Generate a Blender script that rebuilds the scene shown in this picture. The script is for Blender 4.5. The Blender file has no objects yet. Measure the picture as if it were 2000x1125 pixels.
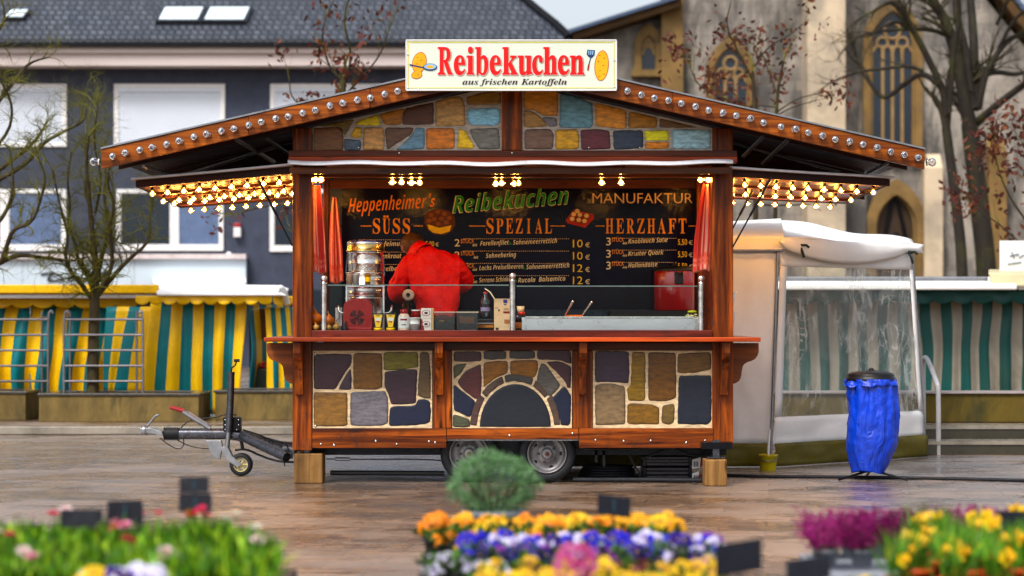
import bpy, bmesh, math, random
from mathutils import Vector, Matrix, noise as mnoise
R = math.radians
S = bpy.context.scene
C = S.collection
# ------------------------------------------------------------------ camera
F = 4300.0; CAMY = -18.7; CAMZ = 1.4
cam = bpy.data.cameras.new("camera")
cam.sensor_width = 36.0
cam.lens = F * 36.0 / 2000.0
cam.shift_y = 60.5 / 2000.0
cam.clip_start = 0.1; cam.clip_end = 1000
cam.dof.use_dof = True
cam.dof.focus_distance = 18.9
cam.dof.aperture_fstop = 1.8
cam_o = bpy.data.objects.new("camera", cam)
cam_o.location = (0, CAMY, CAMZ); cam_o.rotation_euler = (R(90), 0, 0)
C.objects.link(cam_o); S.camera = cam_o
# ------------------------------------------------------------------ sky, sun, exposure
SUN_EL, SUN_AZ = 52, -28          # degrees; azimuth measured from -Y (behind the camera) towards -X
world = bpy.data.worlds.new("World"); S.world = world; world.use_nodes = True
wn = world.node_tree; bg = wn.nodes["Background"]
sky = wn.nodes.new("ShaderNodeTexSky"); sky.sky_type = 'NISHITA'; sky.sun_disc = False
sky.sun_elevation = R(SUN_EL); sky.sun_rotation = R(180 - SUN_AZ)
sky.air_density = 1.0; sky.dust_density = 4.0; sky.ozone_density = 1.0
hsv = wn.nodes.new("ShaderNodeHueSaturation"); hsv.inputs['Saturation'].default_value = 0.42
wn.links.new(sky.outputs[0], hsv.inputs['Color']); wn.links.new(hsv.outputs[0], bg.inputs[0])
bg.inputs[1].default_value = 0.11
sun = bpy.data.lights.new("sun", 'SUN'); sun.energy = 1.5; sun.angle = R(14); sun.color = (1, .95, .88)
sun_o = bpy.data.objects.new("sun", sun); C.objects.link(sun_o)
sd = Vector((math.sin(R(SUN_AZ)) * math.cos(R(SUN_EL)), -math.cos(R(SUN_AZ)) * math.cos(R(SUN_EL)), math.sin(R(SUN_EL))))
sun_o.rotation_euler = sd.to_track_quat('Z', 'Y').to_euler()
sun_o.location = (0, -10, 30)
S.view_settings.view_transform = 'Standard'; S.view_settings.look = 'None'
S.view_settings.exposure = 1.05; S.view_settings.gamma = 1.0
S.render.engine = 'CYCLES'
S.cycles.use_denoising = True
S.cycles.max_bounces = 8; S.cycles.transparent_max_bounces = 16
S.cycles.sample_clamp_indirect = 6.0
S.cycles.caustics_reflective = False; S.cycles.caustics_refractive = False

# ------------------------------------------------------------------ helpers
def at(px, py, Y):
    d = Y - CAMY
    return Vector(((px - 1000) * d / F, Y, CAMZ - (py - 623) * d / F))
def sc(Y): return F / (Y - CAMY)
def on_ground(px, py, z=0.0):
    d = F * (CAMZ - z) / (py - 623)
    return Vector(((px - 1000) * d / F, CAMY + d, z))
WL = {}
def wl(o): return WL.get(o.name, Vector((0, 0, 0))) if o else Vector((0, 0, 0))
def tag(o, label=None, cat=None, group=None, kind=None):
    if label: o['label'] = label
    if cat: o['category'] = cat
    if group: o['group'] = group
    if kind: o['kind'] = kind
    return o
def thing(name, label, cat, loc=(0, 0, 0), group=None, rz=0):
    o = bpy.data.objects.new(name, None); C.objects.link(o)
    o.empty_display_size = .2
    o.location = loc; o.rotation_euler = (0, 0, rz); WL[o.name] = Vector(loc)
    return tag(o, label, cat, group)
def kids(o): return [c for c in bpy.data.objects if c.parent is o]
def copy_tree(o, parent=None, loc=None, label=None, rz=None, scale=None):
    c = o.copy(); C.objects.link(c)
    if parent is not None: c.parent = parent
    if loc is not None: c.location = loc; WL[c.name] = Vector(loc)
    if rz is not None: c.rotation_euler = (0, 0, rz)
    if scale is not None: c.scale = (scale,) * 3
    if label: c['label'] = label
    for ch in list(o.children):
        copy_tree(ch, c)
    return c
ORD = ['first', 'second', 'third', 'fourth', 'fifth', 'sixth', 'seventh', 'eighth', 'ninth', 'tenth', 'eleventh', 'twelfth', 'thirteenth', 'fourteenth']

class MB:
    def __init__(s): s.v = []; s.f = []; s.m = []; s.c = []; s.s = []; s.hc = False
    def add(s, vs, fs, m=0, col=None, sm=False):
        o = len(s.v); vs = [tuple(v) for v in vs]; s.v += vs
        if col is None: s.c += [(1, 1, 1, 1)] * len(vs)
        elif isinstance(col[0], (tuple, list)): s.c += [tuple(c[:3]) + (1,) for c in col]; s.hc = True
        else: s.c += [tuple(col[:3]) + (1,)] * len(vs); s.hc = True
        for f in fs:
            s.f.append([i + o for i in f]); s.m.append(m); s.s.append(sm)
    def box(s, x0, x1, y0, y1, z0, z1, m=0, col=None):
        if x0 > x1: x0, x1 = x1, x0
        if y0 > y1: y0, y1 = y1, y0
        if z0 > z1: z0, z1 = z1, z0
        s.add([(x0, y0, z0), (x1, y0, z0), (x1, y1, z0), (x0, y1, z0), (x0, y0, z1), (x1, y0, z1), (x1, y1, z1), (x0, y1, z1)],
              [(0, 3, 2, 1), (4, 5, 6, 7), (0, 1, 5, 4), (1, 2, 6, 5), (2, 3, 7, 6), (3, 0, 4, 7)], m, col)
    def pbox(s, px0, px1, py0, py1, Y, dep, m=0, col=None):
        a = at(px0, py1, Y); b = at(px1, py0, Y)
        s.box(a.x, b.x, Y, Y + dep, a.z, b.z, m, col)
    def hexa(s, q0, q1, m=0, col=None):
        """q0, q1: matching quads, joined into a solid"""
        n = len(q0)
        s.add(list(q0) + list(q1), [tuple(range(n))[::-1], tuple(range(n, 2 * n))] + [(i, (i + 1) % n, (i + 1) % n + n, i + n) for i in range(n)], m, col)
    def slab(s, quad, t, m=0, col=None):
        q = [Vector(p) for p in quad]
        n = (q[1] - q[0]).cross(q[2] - q[0]).normalized() * t
        s.hexa(q, [p + n for p in q], m, col)
    def prism(s, poly, a, b, plane='xz', m=0, col=None):
        def mk(p, t):
            if plane == 'xz': return (p[0], t, p[1])
            if plane == 'yz': return (t, p[0], p[1])
            return (p[0], p[1], t)
        s.hexa([mk(p, a) for p in poly], [mk(p, b) for p in poly], m, col)
    def tube(s, pts, r, n=8, m=0, col=None, caps=True, sm=True):
        pts = [Vector(p) for p in pts]; k = len(pts)
        rs = r if isinstance(r, (list, tuple)) else [r] * k
        t0 = (pts[1] - pts[0]).normalized()
        up = Vector((0, 0, 1)) if abs(t0.z) < .9 else Vector((1, 0, 0))
        u = t0.cross(up).normalized()
        vs = []
        for i in range(k):
            t = (pts[min(i + 1, k - 1)] - pts[max(i - 1, 0)])
            t = t.normalized() if t.length > 1e-9 else t0
            u = (u - t * u.dot(t))
            u = u.normalized() if u.length > 1e-6 else t.orthogonal().normalized()
            w = t.cross(u)
            for j in range(n):
                a = 2 * math.pi * j / n
                vs.append(pts[i] + (u * math.cos(a) + w * math.sin(a)) * rs[i])
        fs = [(i * n + j, i * n + (j + 1) % n, (i + 1) * n + (j + 1) % n, (i + 1) * n + j) for i in range(k - 1) for j in range(n)]
        s.add(vs, fs, m, col, sm)
        if caps:
            s.add(vs[:n], [tuple(range(n))[::-1]], m, col); s.add(vs[-n:], [tuple(range(n))], m, col)
    def lathe(s, prof, c=(0, 0, 0), n=20, axis='Z', m=0, col=None, sm=True, cap=True):
        vs = []
        for (r, h) in prof:
            for j in range(n):
                a = 2 * math.pi * j / n
                p = (r * math.cos(a), r * math.sin(a), h)
                if axis == 'Y': p = (p[0], h, p[1])
                if axis == 'X': p = (h, p[0], p[1])
                vs.append((c[0] + p[0], c[1] + p[1], c[2] + p[2]))
        k = len(prof)
        fs = [(i * n + j, i * n + (j + 1) % n, (i + 1) * n + (j + 1) % n, (i + 1) * n + j) for i in range(k - 1) for j in range(n)]
        if axis == 'Y': fs = [f[::-1] for f in fs]
        s.add(vs, fs, m, col, sm)
        for idx, rev in ((0, True), (k - 1, False)):
            if cap and prof[idx][0] > 1e-6:
                f = tuple(range(n)); s.add(vs[idx * n:(idx + 1) * n], [f[::-1] if rev != (axis == 'Y') else f], m, col)
    def ball(s, c, r, n=10, m=0, col=None):
        rr = r if isinstance(r, (tuple, list)) else (r, r, r)
        vs = []; k = max(4, n // 2)
        for i in range(k + 1):
            th = math.pi * i / k
            for j in range(n):
                a = 2 * math.pi * j / n
                vs.append((c[0] + rr[0] * math.sin(th) * math.cos(a), c[1] + rr[1] * math.sin(th) * math.sin(a), c[2] - rr[2] * math.cos(th)))
        s.add(vs, [(i * n + j, i * n + (j + 1) % n, (i + 1) * n + (j + 1) % n, (i + 1) * n + j) for i in range(k) for j in range(n)], m, col, True)
    def grid(s, fn, nu, nv, m=0, col=None, sm=True, mfn=None):
        vs = [fn(i / nu, j / nv) for j in range(nv + 1) for i in range(nu + 1)]
        w = nu + 1
        if mfn is None:
            s.add(vs, [(j * w + i, j * w + i + 1, (j + 1) * w + i + 1, (j + 1) * w + i) for j in range(nv) for i in range(nu)], m, col, sm)
        else:
            o = len(s.v); s.add(vs, [], m, col, sm)
            for j in range(nv):
                for i in range(nu):
                    s.f.append([o + j * w + i, o + j * w + i + 1, o + (j + 1) * w + i + 1, o + (j + 1) * w + i]); s.m.append(mfn((i + .5) / nu, (j + .5) / nv)); s.s.append(sm)
    def text(s, body, p, w=None, h=.1, style=None, m=0, col=None, shear=0, bold=0, rot=0, th=.0):
        """letters in the XZ plane facing -Y; p = left end of the baseline, w = full width, h = height of a capital"""
        vs, fs, cap = letters(style_text(body, style), bold)
        if not vs: return
        x0 = min(v[0] for v in vs); x1 = max(v[0] for v in vs)
        kz = h / cap; kx = (w / (x1 - x0)) if w else kz
        c, sn = math.cos(rot), math.sin(rot); out = []
        for v in vs:
            x = (v[0] - x0) * kx; z = v[1] * kz; x += z * shear
            out.append((p[0] + x * c - z * sn, p[1], p[2] + x * sn + z * c))
        s.add(out, fs, m, col)
    def build(s, name, mats, parent=None, bevel=0, org=None, solid=0, seg=2):
        me = bpy.data.meshes.new(name)
        o0 = wl(parent) if org is None else Vector(org)
        me.from_pydata([(v[0] - o0.x, v[1] - o0.y, v[2] - o0.z) for v in s.v], [], s.f)
        if not isinstance(mats, (list, tuple)): mats = [mats]
        for mm in mats: me.materials.append(mm)
        me.polygons.foreach_set('material_index', s.m); me.polygons.foreach_set('use_smooth', s.s)
        if s.hc:
            ca = me.color_attributes.new('Col', 'FLOAT_COLOR', 'POINT')
            flat = [x for c in s.c for x in c]; ca.data.foreach_set('color', flat)
        me.update()
        o = bpy.data.objects.new(name, me); C.objects.link(o)
        if parent is not None: o.parent = parent; WL[o.name] = wl(parent)
        elif org is not None: o.location = o0; WL[o.name] = o0
        if bevel:
            b = o.modifiers.new('edge', 'BEVEL'); b.width = bevel; b.segments = seg; b.limit_method = 'ANGLE'; b.angle_limit = R(50)
        if solid:
            b = o.modifiers.new('thick', 'SOLIDIFY'); b.thickness = solid; b.offset = 0
        return o
def build_each(mb, name, mats, parent=None, bevel=0):
    """one object for every separate piece collected in mb"""
    par = {}
    def find(a):
        while par.setdefault(a, a) != a: par[a] = par[par[a]]; a = par[a]
        return a
    key = lambda i: tuple(round(x, 5) for x in mb.v[i])
    for f in mb.f:
        a = find(key(f[0]))
        for i in f[1:]: par[find(key(i))] = a
    groups = {}
    for k, f in enumerate(mb.f): groups.setdefault(find(key(f[0])), []).append(k)
    out = []
    for fs in groups.values():
        q = MB(); remap = {}
        for k in fs:
            ids = []
            for i in mb.f[k]:
                if i not in remap: remap[i] = len(q.v); q.v.append(mb.v[i]); q.c.append(mb.c[i])
                ids.append(remap[i])
            q.f.append(ids); q.m.append(mb.m[k]); q.s.append(mb.s[k])
        q.hc = mb.hc; out.append(q.build(name, mats, parent, bevel))
    return out
def mesh_obj(name, me, parent, loc=(0, 0, 0), rot=(0, 0, 0), scale=1):
    o = bpy.data.objects.new(name, me); C.objects.link(o); o.parent = parent
    o.location = loc; o.rotation_euler = rot; o.scale = (scale,) * 3 if not isinstance(scale, tuple) else scale
    return o
STY = {'serif': (0x1D400, 0x1D41A), 'serif_it': (0x1D468, 0x1D482), 'script': (0x1D4D0, 0x1D4EA), 'sans_it': (0x1D63C, 0x1D656), 'sans_b': (0x1D5D4, 0x1D5EE), 'sans_i': (0x1D608, 0x1D622)}
def style_text(t, st):
    if not st: return t
    U, L = STY[st]
    return ''.join(chr(U + ord(c) - 65) if 'A' <= c <= 'Z' else chr(L + ord(c) - 97) if 'a' <= c <= 'z' else c for c in t)
_cap = {}
def letters(t, bold=0):
    def conv(b):
        cu = bpy.data.curves.new('letters', 'FONT'); cu.body = b; cu.resolution_u = 3; cu.offset = bold
        o = bpy.data.objects.new('letters', cu); C.objects.link(o)
        bpy.context.view_layer.update()
        me = bpy.data.meshes.new_from_object(o.evaluated_get(bpy.context.evaluated_depsgraph_get()))
        vs = [tuple(v.co) for v in me.vertices]; fs = [tuple(p.vertices) for p in me.polygons]
        bpy.data.objects.remove(o); bpy.data.curves.remove(cu); bpy.data.meshes.remove(me)
        return vs, fs
    vs, fs = conv(t)
    k = 'E'
    for ch in t:
        if 0x1D400 <= ord(ch) <= 0x1D7FF: k = chr(ord(ch) - (ord(ch) - 0x1D400) % 52 + 4); break
    if k not in _cap:
        e, _ = conv(k); _cap[k] = max(v[1] for v in e)
    return vs, fs, _cap[k]
def chaikin(p, it=2, closed=True):
    for _ in range(it):
        q = []
        n = len(p)
        for i in range(n if closed else n - 1):
            a = p[i]; b = p[(i + 1) % n]
            q += [tuple(a[k] * .75 + b[k] * .25 for k in range(len(a))), tuple(a[k] * .25 + b[k] * .75 for k in range(len(a)))]
        if not closed: q = [p[0]] + q + [p[-1]]
        p = q
    return p
def smooth_path(p, it=2): return [Vector(q) for q in chaikin([tuple(x) for x in p], it, False)]

# ------------------------------------------------------------------ materials
class NT:
    def __init__(s, name):
        s.m = bpy.data.materials.new(name); s.m.use_nodes = True
        s.t = s.m.node_tree; s.b = s.t.nodes['Principled BSDF']; s.o = s.t.nodes['Material Output']
    def n(s, typ, **kw):
        nd = s.t.nodes.new('ShaderNode' + typ)
        for k, v in kw.items():
            if k.startswith('i_'): nd.inputs[k[2:].replace('_', ' ')].default_value = v
            else: setattr(nd, k, v)
        return nd
    def l(s, a, b): s.t.links.new(a, b)
    def coords(s, scale=(1, 1, 1), world=False, rot=(0, 0, 0)):
        mp = s.n('Mapping'); mp.inputs['Scale'].default_value = scale; mp.inputs['Rotation'].default_value = rot
        if world: s.l(s.n('NewGeometry').outputs['Position'], mp.inputs[0])
        else: s.l(s.n('TexCoord').outputs['Object'], mp.inputs[0])
        return mp.outputs[0]
    def noise(s, vec, scale, detail=4, rough=.55, dist=0):
        nd = s.n('TexNoise'); nd.inputs['Scale'].default_value = scale; nd.inputs['Detail'].default_value = detail
        nd.inputs['Roughness'].default_value = rough; nd.inputs['Distortion'].default_value = dist
        s.l(vec, nd.inputs['Vector']); return nd.outputs['Fac']
    def rng(s, val, a, b, c, d):
        nd = s.n('MapRange'); s.l(val, nd.inputs[0])
        for i, x in enumerate((a, b, c, d)): nd.inputs[i + 1].default_value = x
        return nd.outputs[0]
    def mix(s, fac, a, b, mode='MIX'):
        nd = s.n('Mix', data_type='RGBA', blend_type=mode)
        for sock, v in ((nd.inputs[0], fac), (nd.inputs[6], a), (nd.inputs[7], b)):
            if hasattr(v, 'links') or hasattr(v, 'is_linked'): s.l(v, sock)
            elif isinstance(v, (int, float)): sock.default_value = v
            else: sock.default_value = tuple(v[:3]) + (1,)
        return nd.outputs[2]
    def math(s, op, a, b):
        nd = s.n('Math', operation=op)
        for i, v in enumerate((a, b)):
            if isinstance(v, (int, float)): nd.inputs[i].default_value = v
            else: s.l(v, nd.inputs[i])
        return nd.outputs[0]
    def bump(s, h, st=.3, dist=.01, prev=None):
        nd = s.n('Bump'); nd.inputs['Strength'].default_value = st; nd.inputs['Distance'].default_value = dist
        s.l(h, nd.inputs['Height'])
        if prev is not None: s.l(prev, nd.inputs['Normal'])
        return nd.outputs[0]
    def set(s, **kw):
        for k, v in kw.items():
            key = {'col': 'Base Color', 'rough': 'Roughness', 'metal': 'Metallic', 'coat': 'Coat Weight', 'coatr': 'Coat Roughness', 'spec': 'Specular IOR Level', 'trans': 'Transmission Weight', 'ior': 'IOR', 'normal': 'Normal', 'alpha': 'Alpha', 'ecol': 'Emission Color', 'estr': 'Emission Strength', 'sss': 'Subsurface Weight', 'sheen': 'Sheen Weight'}[k]
            sk = s.b.inputs[key]
            if hasattr(v, 'is_linked'): s.l(v, sk)
            elif isinstance(v, (tuple, list)): sk.default_value = tuple(v[:3]) + (1,)
            else: sk.default_value = v
        return s

def rich(c):
    l = .2126 * c[0] + .7152 * c[1] + .0722 * c[2]
    c = [max(.0015, l + (x - l) * 1.22) for x in c]
    return tuple(min(.92, .55 * (x / .55) ** 1.22) for x in c)
def mat(name, col=None, rough=.5, metal=0, var=.25, vs=5, bump=0, bs=60, bd=.004, coat=0, stretch=(1, 1, 1), world=False, spec=.3, rvar=.12, dirt=None, dirt_amt=.5, ds=3, sss=0, trans=0, tilt=0):
    t = NT(name); v = t.coords(stretch, world, (0, R(tilt), 0))
    base = t.n('Attribute', attribute_name='Col').outputs['Color'] if col is None else rich(col)
    if col is None and name in ('painted_stone',):
        gm = t.n('Gamma'); gm.inputs[1].default_value = 1.2; t.l(base, gm.inputs[0]); hs = t.n('HueSaturation'); hs.inputs['Saturation'].default_value = 1.15; hs.inputs['Value'].default_value = 1.15; t.l(gm.outputs[0], hs.inputs['Color']); base = hs.outputs[0]
    n1 = t.noise(v, vs, 6, .6)
    f = t.rng(n1, .25, .75, 1 - var, 1 + var)
    comb = t.n('CombineColor'); [t.l(f, comb.inputs[i]) for i in range(3)]
    c = t.mix(1.0, base, comb.outputs[0], 'MULTIPLY')
    if dirt is not None:
        n3 = t.noise(v, ds, 7, .65, .4)
        c = t.mix(t.rng(n3, .52, .7, 0, dirt_amt), c, dirt)
    n2 = t.noise(v, vs * 2.7, 4)
    t.set(col=c, rough=t.rng(n2, .3, .7, max(.02, rough - rvar), min(1, rough + rvar)), metal=metal, coat=coat, coatr=.12, spec=spec)
    if bump: t.set(normal=t.bump(t.noise(v, bs, 4), bump, bd))
    if sss: t.set(sss=sss); t.b.inputs['Subsurface Radius'].default_value = (.02, .02, .01)
    if trans:
        tr = t.n('BsdfTranslucent'); t.l(c, tr.inputs[0]); ms = t.n('MixShader'); ms.inputs[0].default_value = trans
        t.l(t.b.outputs[0], ms.inputs[1]); t.l(tr.outputs[0], ms.inputs[2]); t.l(ms.outputs[0], t.o.inputs[0])
    return t.m
def wood(name, axis, light, dark, rough=.38, worn=.7, coat=.06, k=1.0):
    t = NT(name)
    sv = {'x': (1.1, 22, 22), 'y': (22, 1.1, 22), 'z': (22, 22, 1.1)}[axis]
    v = t.coords(tuple(a * k for a in sv), True)
    g = t.noise(v, 1.6, 7, .62, .35)
    v2 = t.coords(tuple(a * k * .28 for a in sv), True)
    g2 = t.noise(v2, 1.3, 3, .5, .8)
    c = t.mix(t.rng(g, .36, .62, 0, 1), dark, light)
    c = t.mix(t.rng(g2, .38, .6, .8, 0), c, tuple(x * .4 for x in dark), 'MIX')
    # knots
    kv = t.coords({'x': (2.2, 9, 9), 'y': (9, 2.2, 9), 'z': (9, 9, 2.2)}[axis], True)
    vo = t.n('TexVoronoi'); vo.inputs['Scale'].default_value = .9; t.l(kv, vo.inputs['Vector'])
    c = t.mix(t.rng(vo.outputs['Distance'], .05, .16, .85, 0), c, tuple(x * .12 for x in dark))
    # weathered darker patches
    w = t.noise(t.coords((2.5, 2.5, 2.5), True), 1.7, 8, .7, .6)
    c = t.mix(t.rng(w, .55, .72, 0, worn), c, (.022, .012, .009))
    oi = t.n('ObjectInfo'); tone = t.rng(oi.outputs['Random'], 0, 1, .72, 1.22); cc_ = t.n('CombineColor'); [t.l(tone, cc_.inputs[i]) for i in range(3)]
    c = t.mix(1.0, c, cc_.outputs[0], 'MULTIPLY')
    # scuffs where the varnish has worn pale
    sc_ = t.noise(t.coords((6, 6, 6), True), 2.2, 6, .7)
    c = t.mix(t.rng(sc_, .64, .74, 0, .35), c, (.34, .17, .07))
    t.set(col=c, spec=.14, rough=t.rng(g2, .3, .7, rough - .12, rough + .15), coat=coat, coatr=.18, normal=t.bump(g, .25, .003))
    return t.m

RED_L, RED_D = (.44, .092, .005), (.075, .009, .001)
W_X = wood('red_wood_lengthwise', 'x', RED_L, RED_D)
W_Z = wood('red_wood_upright', 'z', RED_L, RED_D)
W_Y = wood('red_wood_crosswise', 'y', RED_L, RED_D)
W_FASCIA = wood('fascia_wood', 'x', (.42, .105, .006), (.17, .032, .003), .36, .35, .06)
W_SHELF = wood('shelf_wood', 'x', (.52, .07, .008), (.25, .03, .004), .3, .15, .15)
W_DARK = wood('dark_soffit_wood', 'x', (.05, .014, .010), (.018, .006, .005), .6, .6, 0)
W_BLOCK = wood('raw_block_wood', 'z', (.36, .19, .06), (.17, .08, .022), .65, .4, 0, .7)
W_SLAT = wood('slat_wood', 'x', (.20, .036, .007), (.10, .018, .004), .4, .2)
M_STONE = mat('painted_stone', None, .38, var=.55, vs=9, stretch=(1.2, 1, 4.5), tilt=38, bump=.5, bs=55, bd=.004, coat=.12)
M_PAINT = mat('paint_attr', None, .35, var=.06, vs=20, coat=.1)
M_MATTE = mat('matte_attr', None, .7, var=.15, vs=10)
M_BLACKM = mat('black_metal', (.012, .013, .017), .35, .6, .3, 9)
M_BLACKP = mat('black_plastic', (.012, .012, .014), .42, 0, .3, 14)
M_RUBBER = mat('black_rubber', (.014, .015, .02), .62, 0, .35, 18, .3, 120)
M_STEEL = mat('steel', (.62, .61, .6), .22, 1, .08, 6)
M_STEELB = mat('brushed_steel', (.56, .56, .58), .36, 1, .05, 4)
M_GALV = mat('galvanised_steel', (.27, .275, .29), .38, .85, .25, 12, .1, 60)
M_DKGALV = mat('dark_wet_steel', (.10, .105, .12), .3, .8, .3, 14, .1, 60, dirt=(.03, .02, .015), ds=8)
M_RIM = mat('grey_rim', (.21, .205, .21), .4, .4, .25, 12, dirt=(.05, .035, .025), ds=9)
M_WHITEP = mat('white_paint', (.66, .66, .66), .45, 0, .08, 6)
M_CANVAS = mat('white_canvas', (.84, .87, .92), .6, 0, .05, 4, .35, 9, .01, dirt=(.55, .52, .48), dirt_amt=.15, ds=2.0, trans=.15)
M_OLIVE = mat('olive_tarp', (.135, .115, .022), .5, 0, .25, 5, .3, 14, .01, dirt=(.06, .05, .02), ds=3)
M_REDPL = mat('red_plastic', (.26, .006, .016), .3, 0, .1, 6, coat=.3)
M_REDGLOSS = mat('red_enamel', (.33, .006, .02), .15, 0, .1, 6, coat=.8)
M_JACKET = mat('red_jacket', (.62, .008, .006), .62, 0, .22, 7, .9, 18, .02)
M_SKIN = mat('skin', (.45, .22, .14), .5, 0, .1, 14)
M_HAIR = mat('brown_hair', (.13, .065, .032), .45, 0, .5, 60, .5, 160, .004)
M_DENIM = mat('dark_trousers', (.02, .022, .03), .8)
M_NAVY = None
def glass(name, tint=(1, 1, 1), ior=1.45, rough=.02, amount=1.0):
    t = NT(name); tr = t.n('BsdfTransparent'); tr.inputs[0].default_value = tint + (1,)
    gl = t.n('BsdfGlossy'); gl.inputs['Roughness'].default_value = rough
    fr = t.n('Fresnel'); fr.inputs[0].default_value = ior
    ms = t.n('MixShader'); f = t.math('MULTIPLY', fr.outputs[0], amount); t.l(f, ms.inputs[0])
    t.l(tr.outputs[0], ms.inputs[1]); t.l(gl.outputs[0], ms.inputs[2]); t.l(ms.outputs[0], t.o.inputs[0])
    return t.m
M_GLASS = glass('clear_glass', (.95, .98, .97), 1.4, .02, .4)
M_PLASTIC = glass('clear_plastic_box', (.86, .88, .9), 1.5, .08, 2.0)
M_WINDOW = mat('window_glass', (.02, .03, .045), .06, 0, .3, .6, spec=.4)
def emit(name, col, st):
    t = NT(name); t.set(col=(0, 0, 0), ecol=col, estr=st); return t.m
M_FILAMENT = emit('bulb_core_glow', (1, .60, .20), 260)
def bulb_shell():
    t = NT('amber_bulb_glass'); tr = t.n('BsdfTransparent'); tr.inputs[0].default_value = (1, .72, .32, 1)
    e = t.n('Emission'); e.inputs[0].default_value = (1, .42, .06, 1); e.inputs[1].default_value = 3.0
    gl = t.n('BsdfGlossy'); gl.inputs['Roughness'].default_value = .05
    m1 = t.n('MixShader'); m1.inputs[0].default_value = .42; t.l(tr.outputs[0], m1.inputs[1]); t.l(e.outputs[0], m1.inputs[2])
    fr = t.n('Fresnel'); fr.inputs[0].default_value = 1.4
    m2 = t.n('MixShader'); t.l(fr.outputs[0], m2.inputs[0]); t.l(m1.outputs[0], m2.inputs[1]); t.l(gl.outputs[0], m2.inputs[2])
    t.l(m2.outputs[0], t.o.inputs[0]); return t.m
M_SHELL = bulb_shell()
M_CLEARBULB = glass('clear_bulb_glass', (.72, .72, .76), 1.5, .06, 1.3)
# ================================================================== THE GROUND
def wet_paving():
    t = NT('wet_paving')
    v = t.coords((1, 1, 1), True, (0, 0, R(7)))
    br = t.n('TexBrick'); br.offset = .5; br.inputs['Scale'].default_value = 1.0
    br.inputs['Brick Width'].default_value = .62; br.inputs['Row Height'].default_value = .36
    br.inputs['Mortar Size'].default_value = .010; br.inputs['Mortar Smooth'].default_value = .3
    br.inputs['Color1'].default_value = (.30, .18, .10, 1); br.inputs['Color2'].default_value = (.08, .05, .03, 1); br.inputs['Mortar'].default_value = (.02, .017, .014, 1)
    t.l(v, br.inputs['Vector'])
    n1 = t.noise(v, .9, 6, .65); n2 = t.noise(v, 14, 5, .6)
    st_ = t.noise(t.coords((1.1, 4.5, 1), True, (0, 0, R(4))), 1.5, 5, .6)
    c = t.mix(t.rng(n1, .4, .7, 0, .5), br.outputs['Color'], (.26, .135, .06))
    c = t.mix(t.rng(st_, .5, .66, 0, .4), c, (.26, .19, .13)); c = t.mix(t.rng(st_, .33, .47, .55, 0), c, (.03, .022, .016))
    c = t.mix(t.rng(n2, .3, .75, .5, 0), c, (.035, .028, .022))
    pud = t.noise(t.coords((.9, 1.2, 1), True), .8, 5, .6)
    r = t.rng(pud, .40, .62, .12, .40)
    r = t.math('ADD', r, t.rng(st_, .4, .6, -.08, .1)); r = t.math('ADD', r, t.rng(n2, .3, .7, -.04, .06))
    r = t.math('ADD', r, t.math('MULTIPLY', br.outputs['Fac'], .2))
    h = t.math('ADD', t.math('MULTIPLY', br.outputs['Fac'], -1.0), t.math('MULTIPLY', n2, .5))
    b1 = t.bump(h, .35, .004)
    # every flag lies at a slightly different tilt, and the water film ripples
    b2 = t.bump(t.noise(t.coords((2.6, 6.5, 1), True), 1.5, 5, .6), .6, .10, b1)
    t.set(col=c, rough=r, normal=b2, spec=1.0, coat=1.0, coatr=t.rng(pud, .40, .58, .06, .46)); t.b.inputs['Coat IOR'].default_value = 2.6; t.l(b2, t.b.inputs['Coat Normal'])
    return t.m
M_PAVE = wet_paving()
g = MB(); g.add([(-120, -40, 0), (120, -40, 0), (120, 260, 0), (-120, 260, 0)], [(0, 1, 2, 3)])
tag(g.build('ground', M_PAVE), kind='structure')
M_KERB = mat('kerb_stone', (.26, .24, .21), .3, 0, .3, 4, .2, 40, dirt=(.05, .05, .03), coat=.3, world=True)
M_STEP = mat('step_stone', (.05, .045, .03), .35, 0, .35, 4, .2, 40, dirt=(.03, .03, .02), coat=.3, world=True)
# raised pavement behind the stall, left
p = MB(); p.box(-60, -1.9, 8.06, 70, .004, .085); p.box(-1.9, 2.2, 9.5, 70, .004, .085)
tag(p.build('pavement', M_PAVE), kind='structure')
k = MB(); k.box(-60, -1.9, 7.9, 8.06, .004, .1); tag(k.build('kerb', M_KERB, bevel=.01), kind='structure')
# the terrace to the right with its two steps
te = MB(); te.box(2.2, 60, 4.8, 70, .004, .28); tag(te.build('terrace', M_PAVE), kind='structure')
st = MB()
st.box(4.25, 60, 4.0, 4.42, .004, .105, 0); st.box(4.25, 60, 3.985, 4.42, .105, .14, 1)
st.box(4.25, 60, 4.42, 4.8, .004, .245, 0); st.box(4.25, 60, 4.405, 4.82, .245, .284, 1)
tag(st.build('steps', [M_STEP, M_KERB]), kind='structure')

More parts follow.
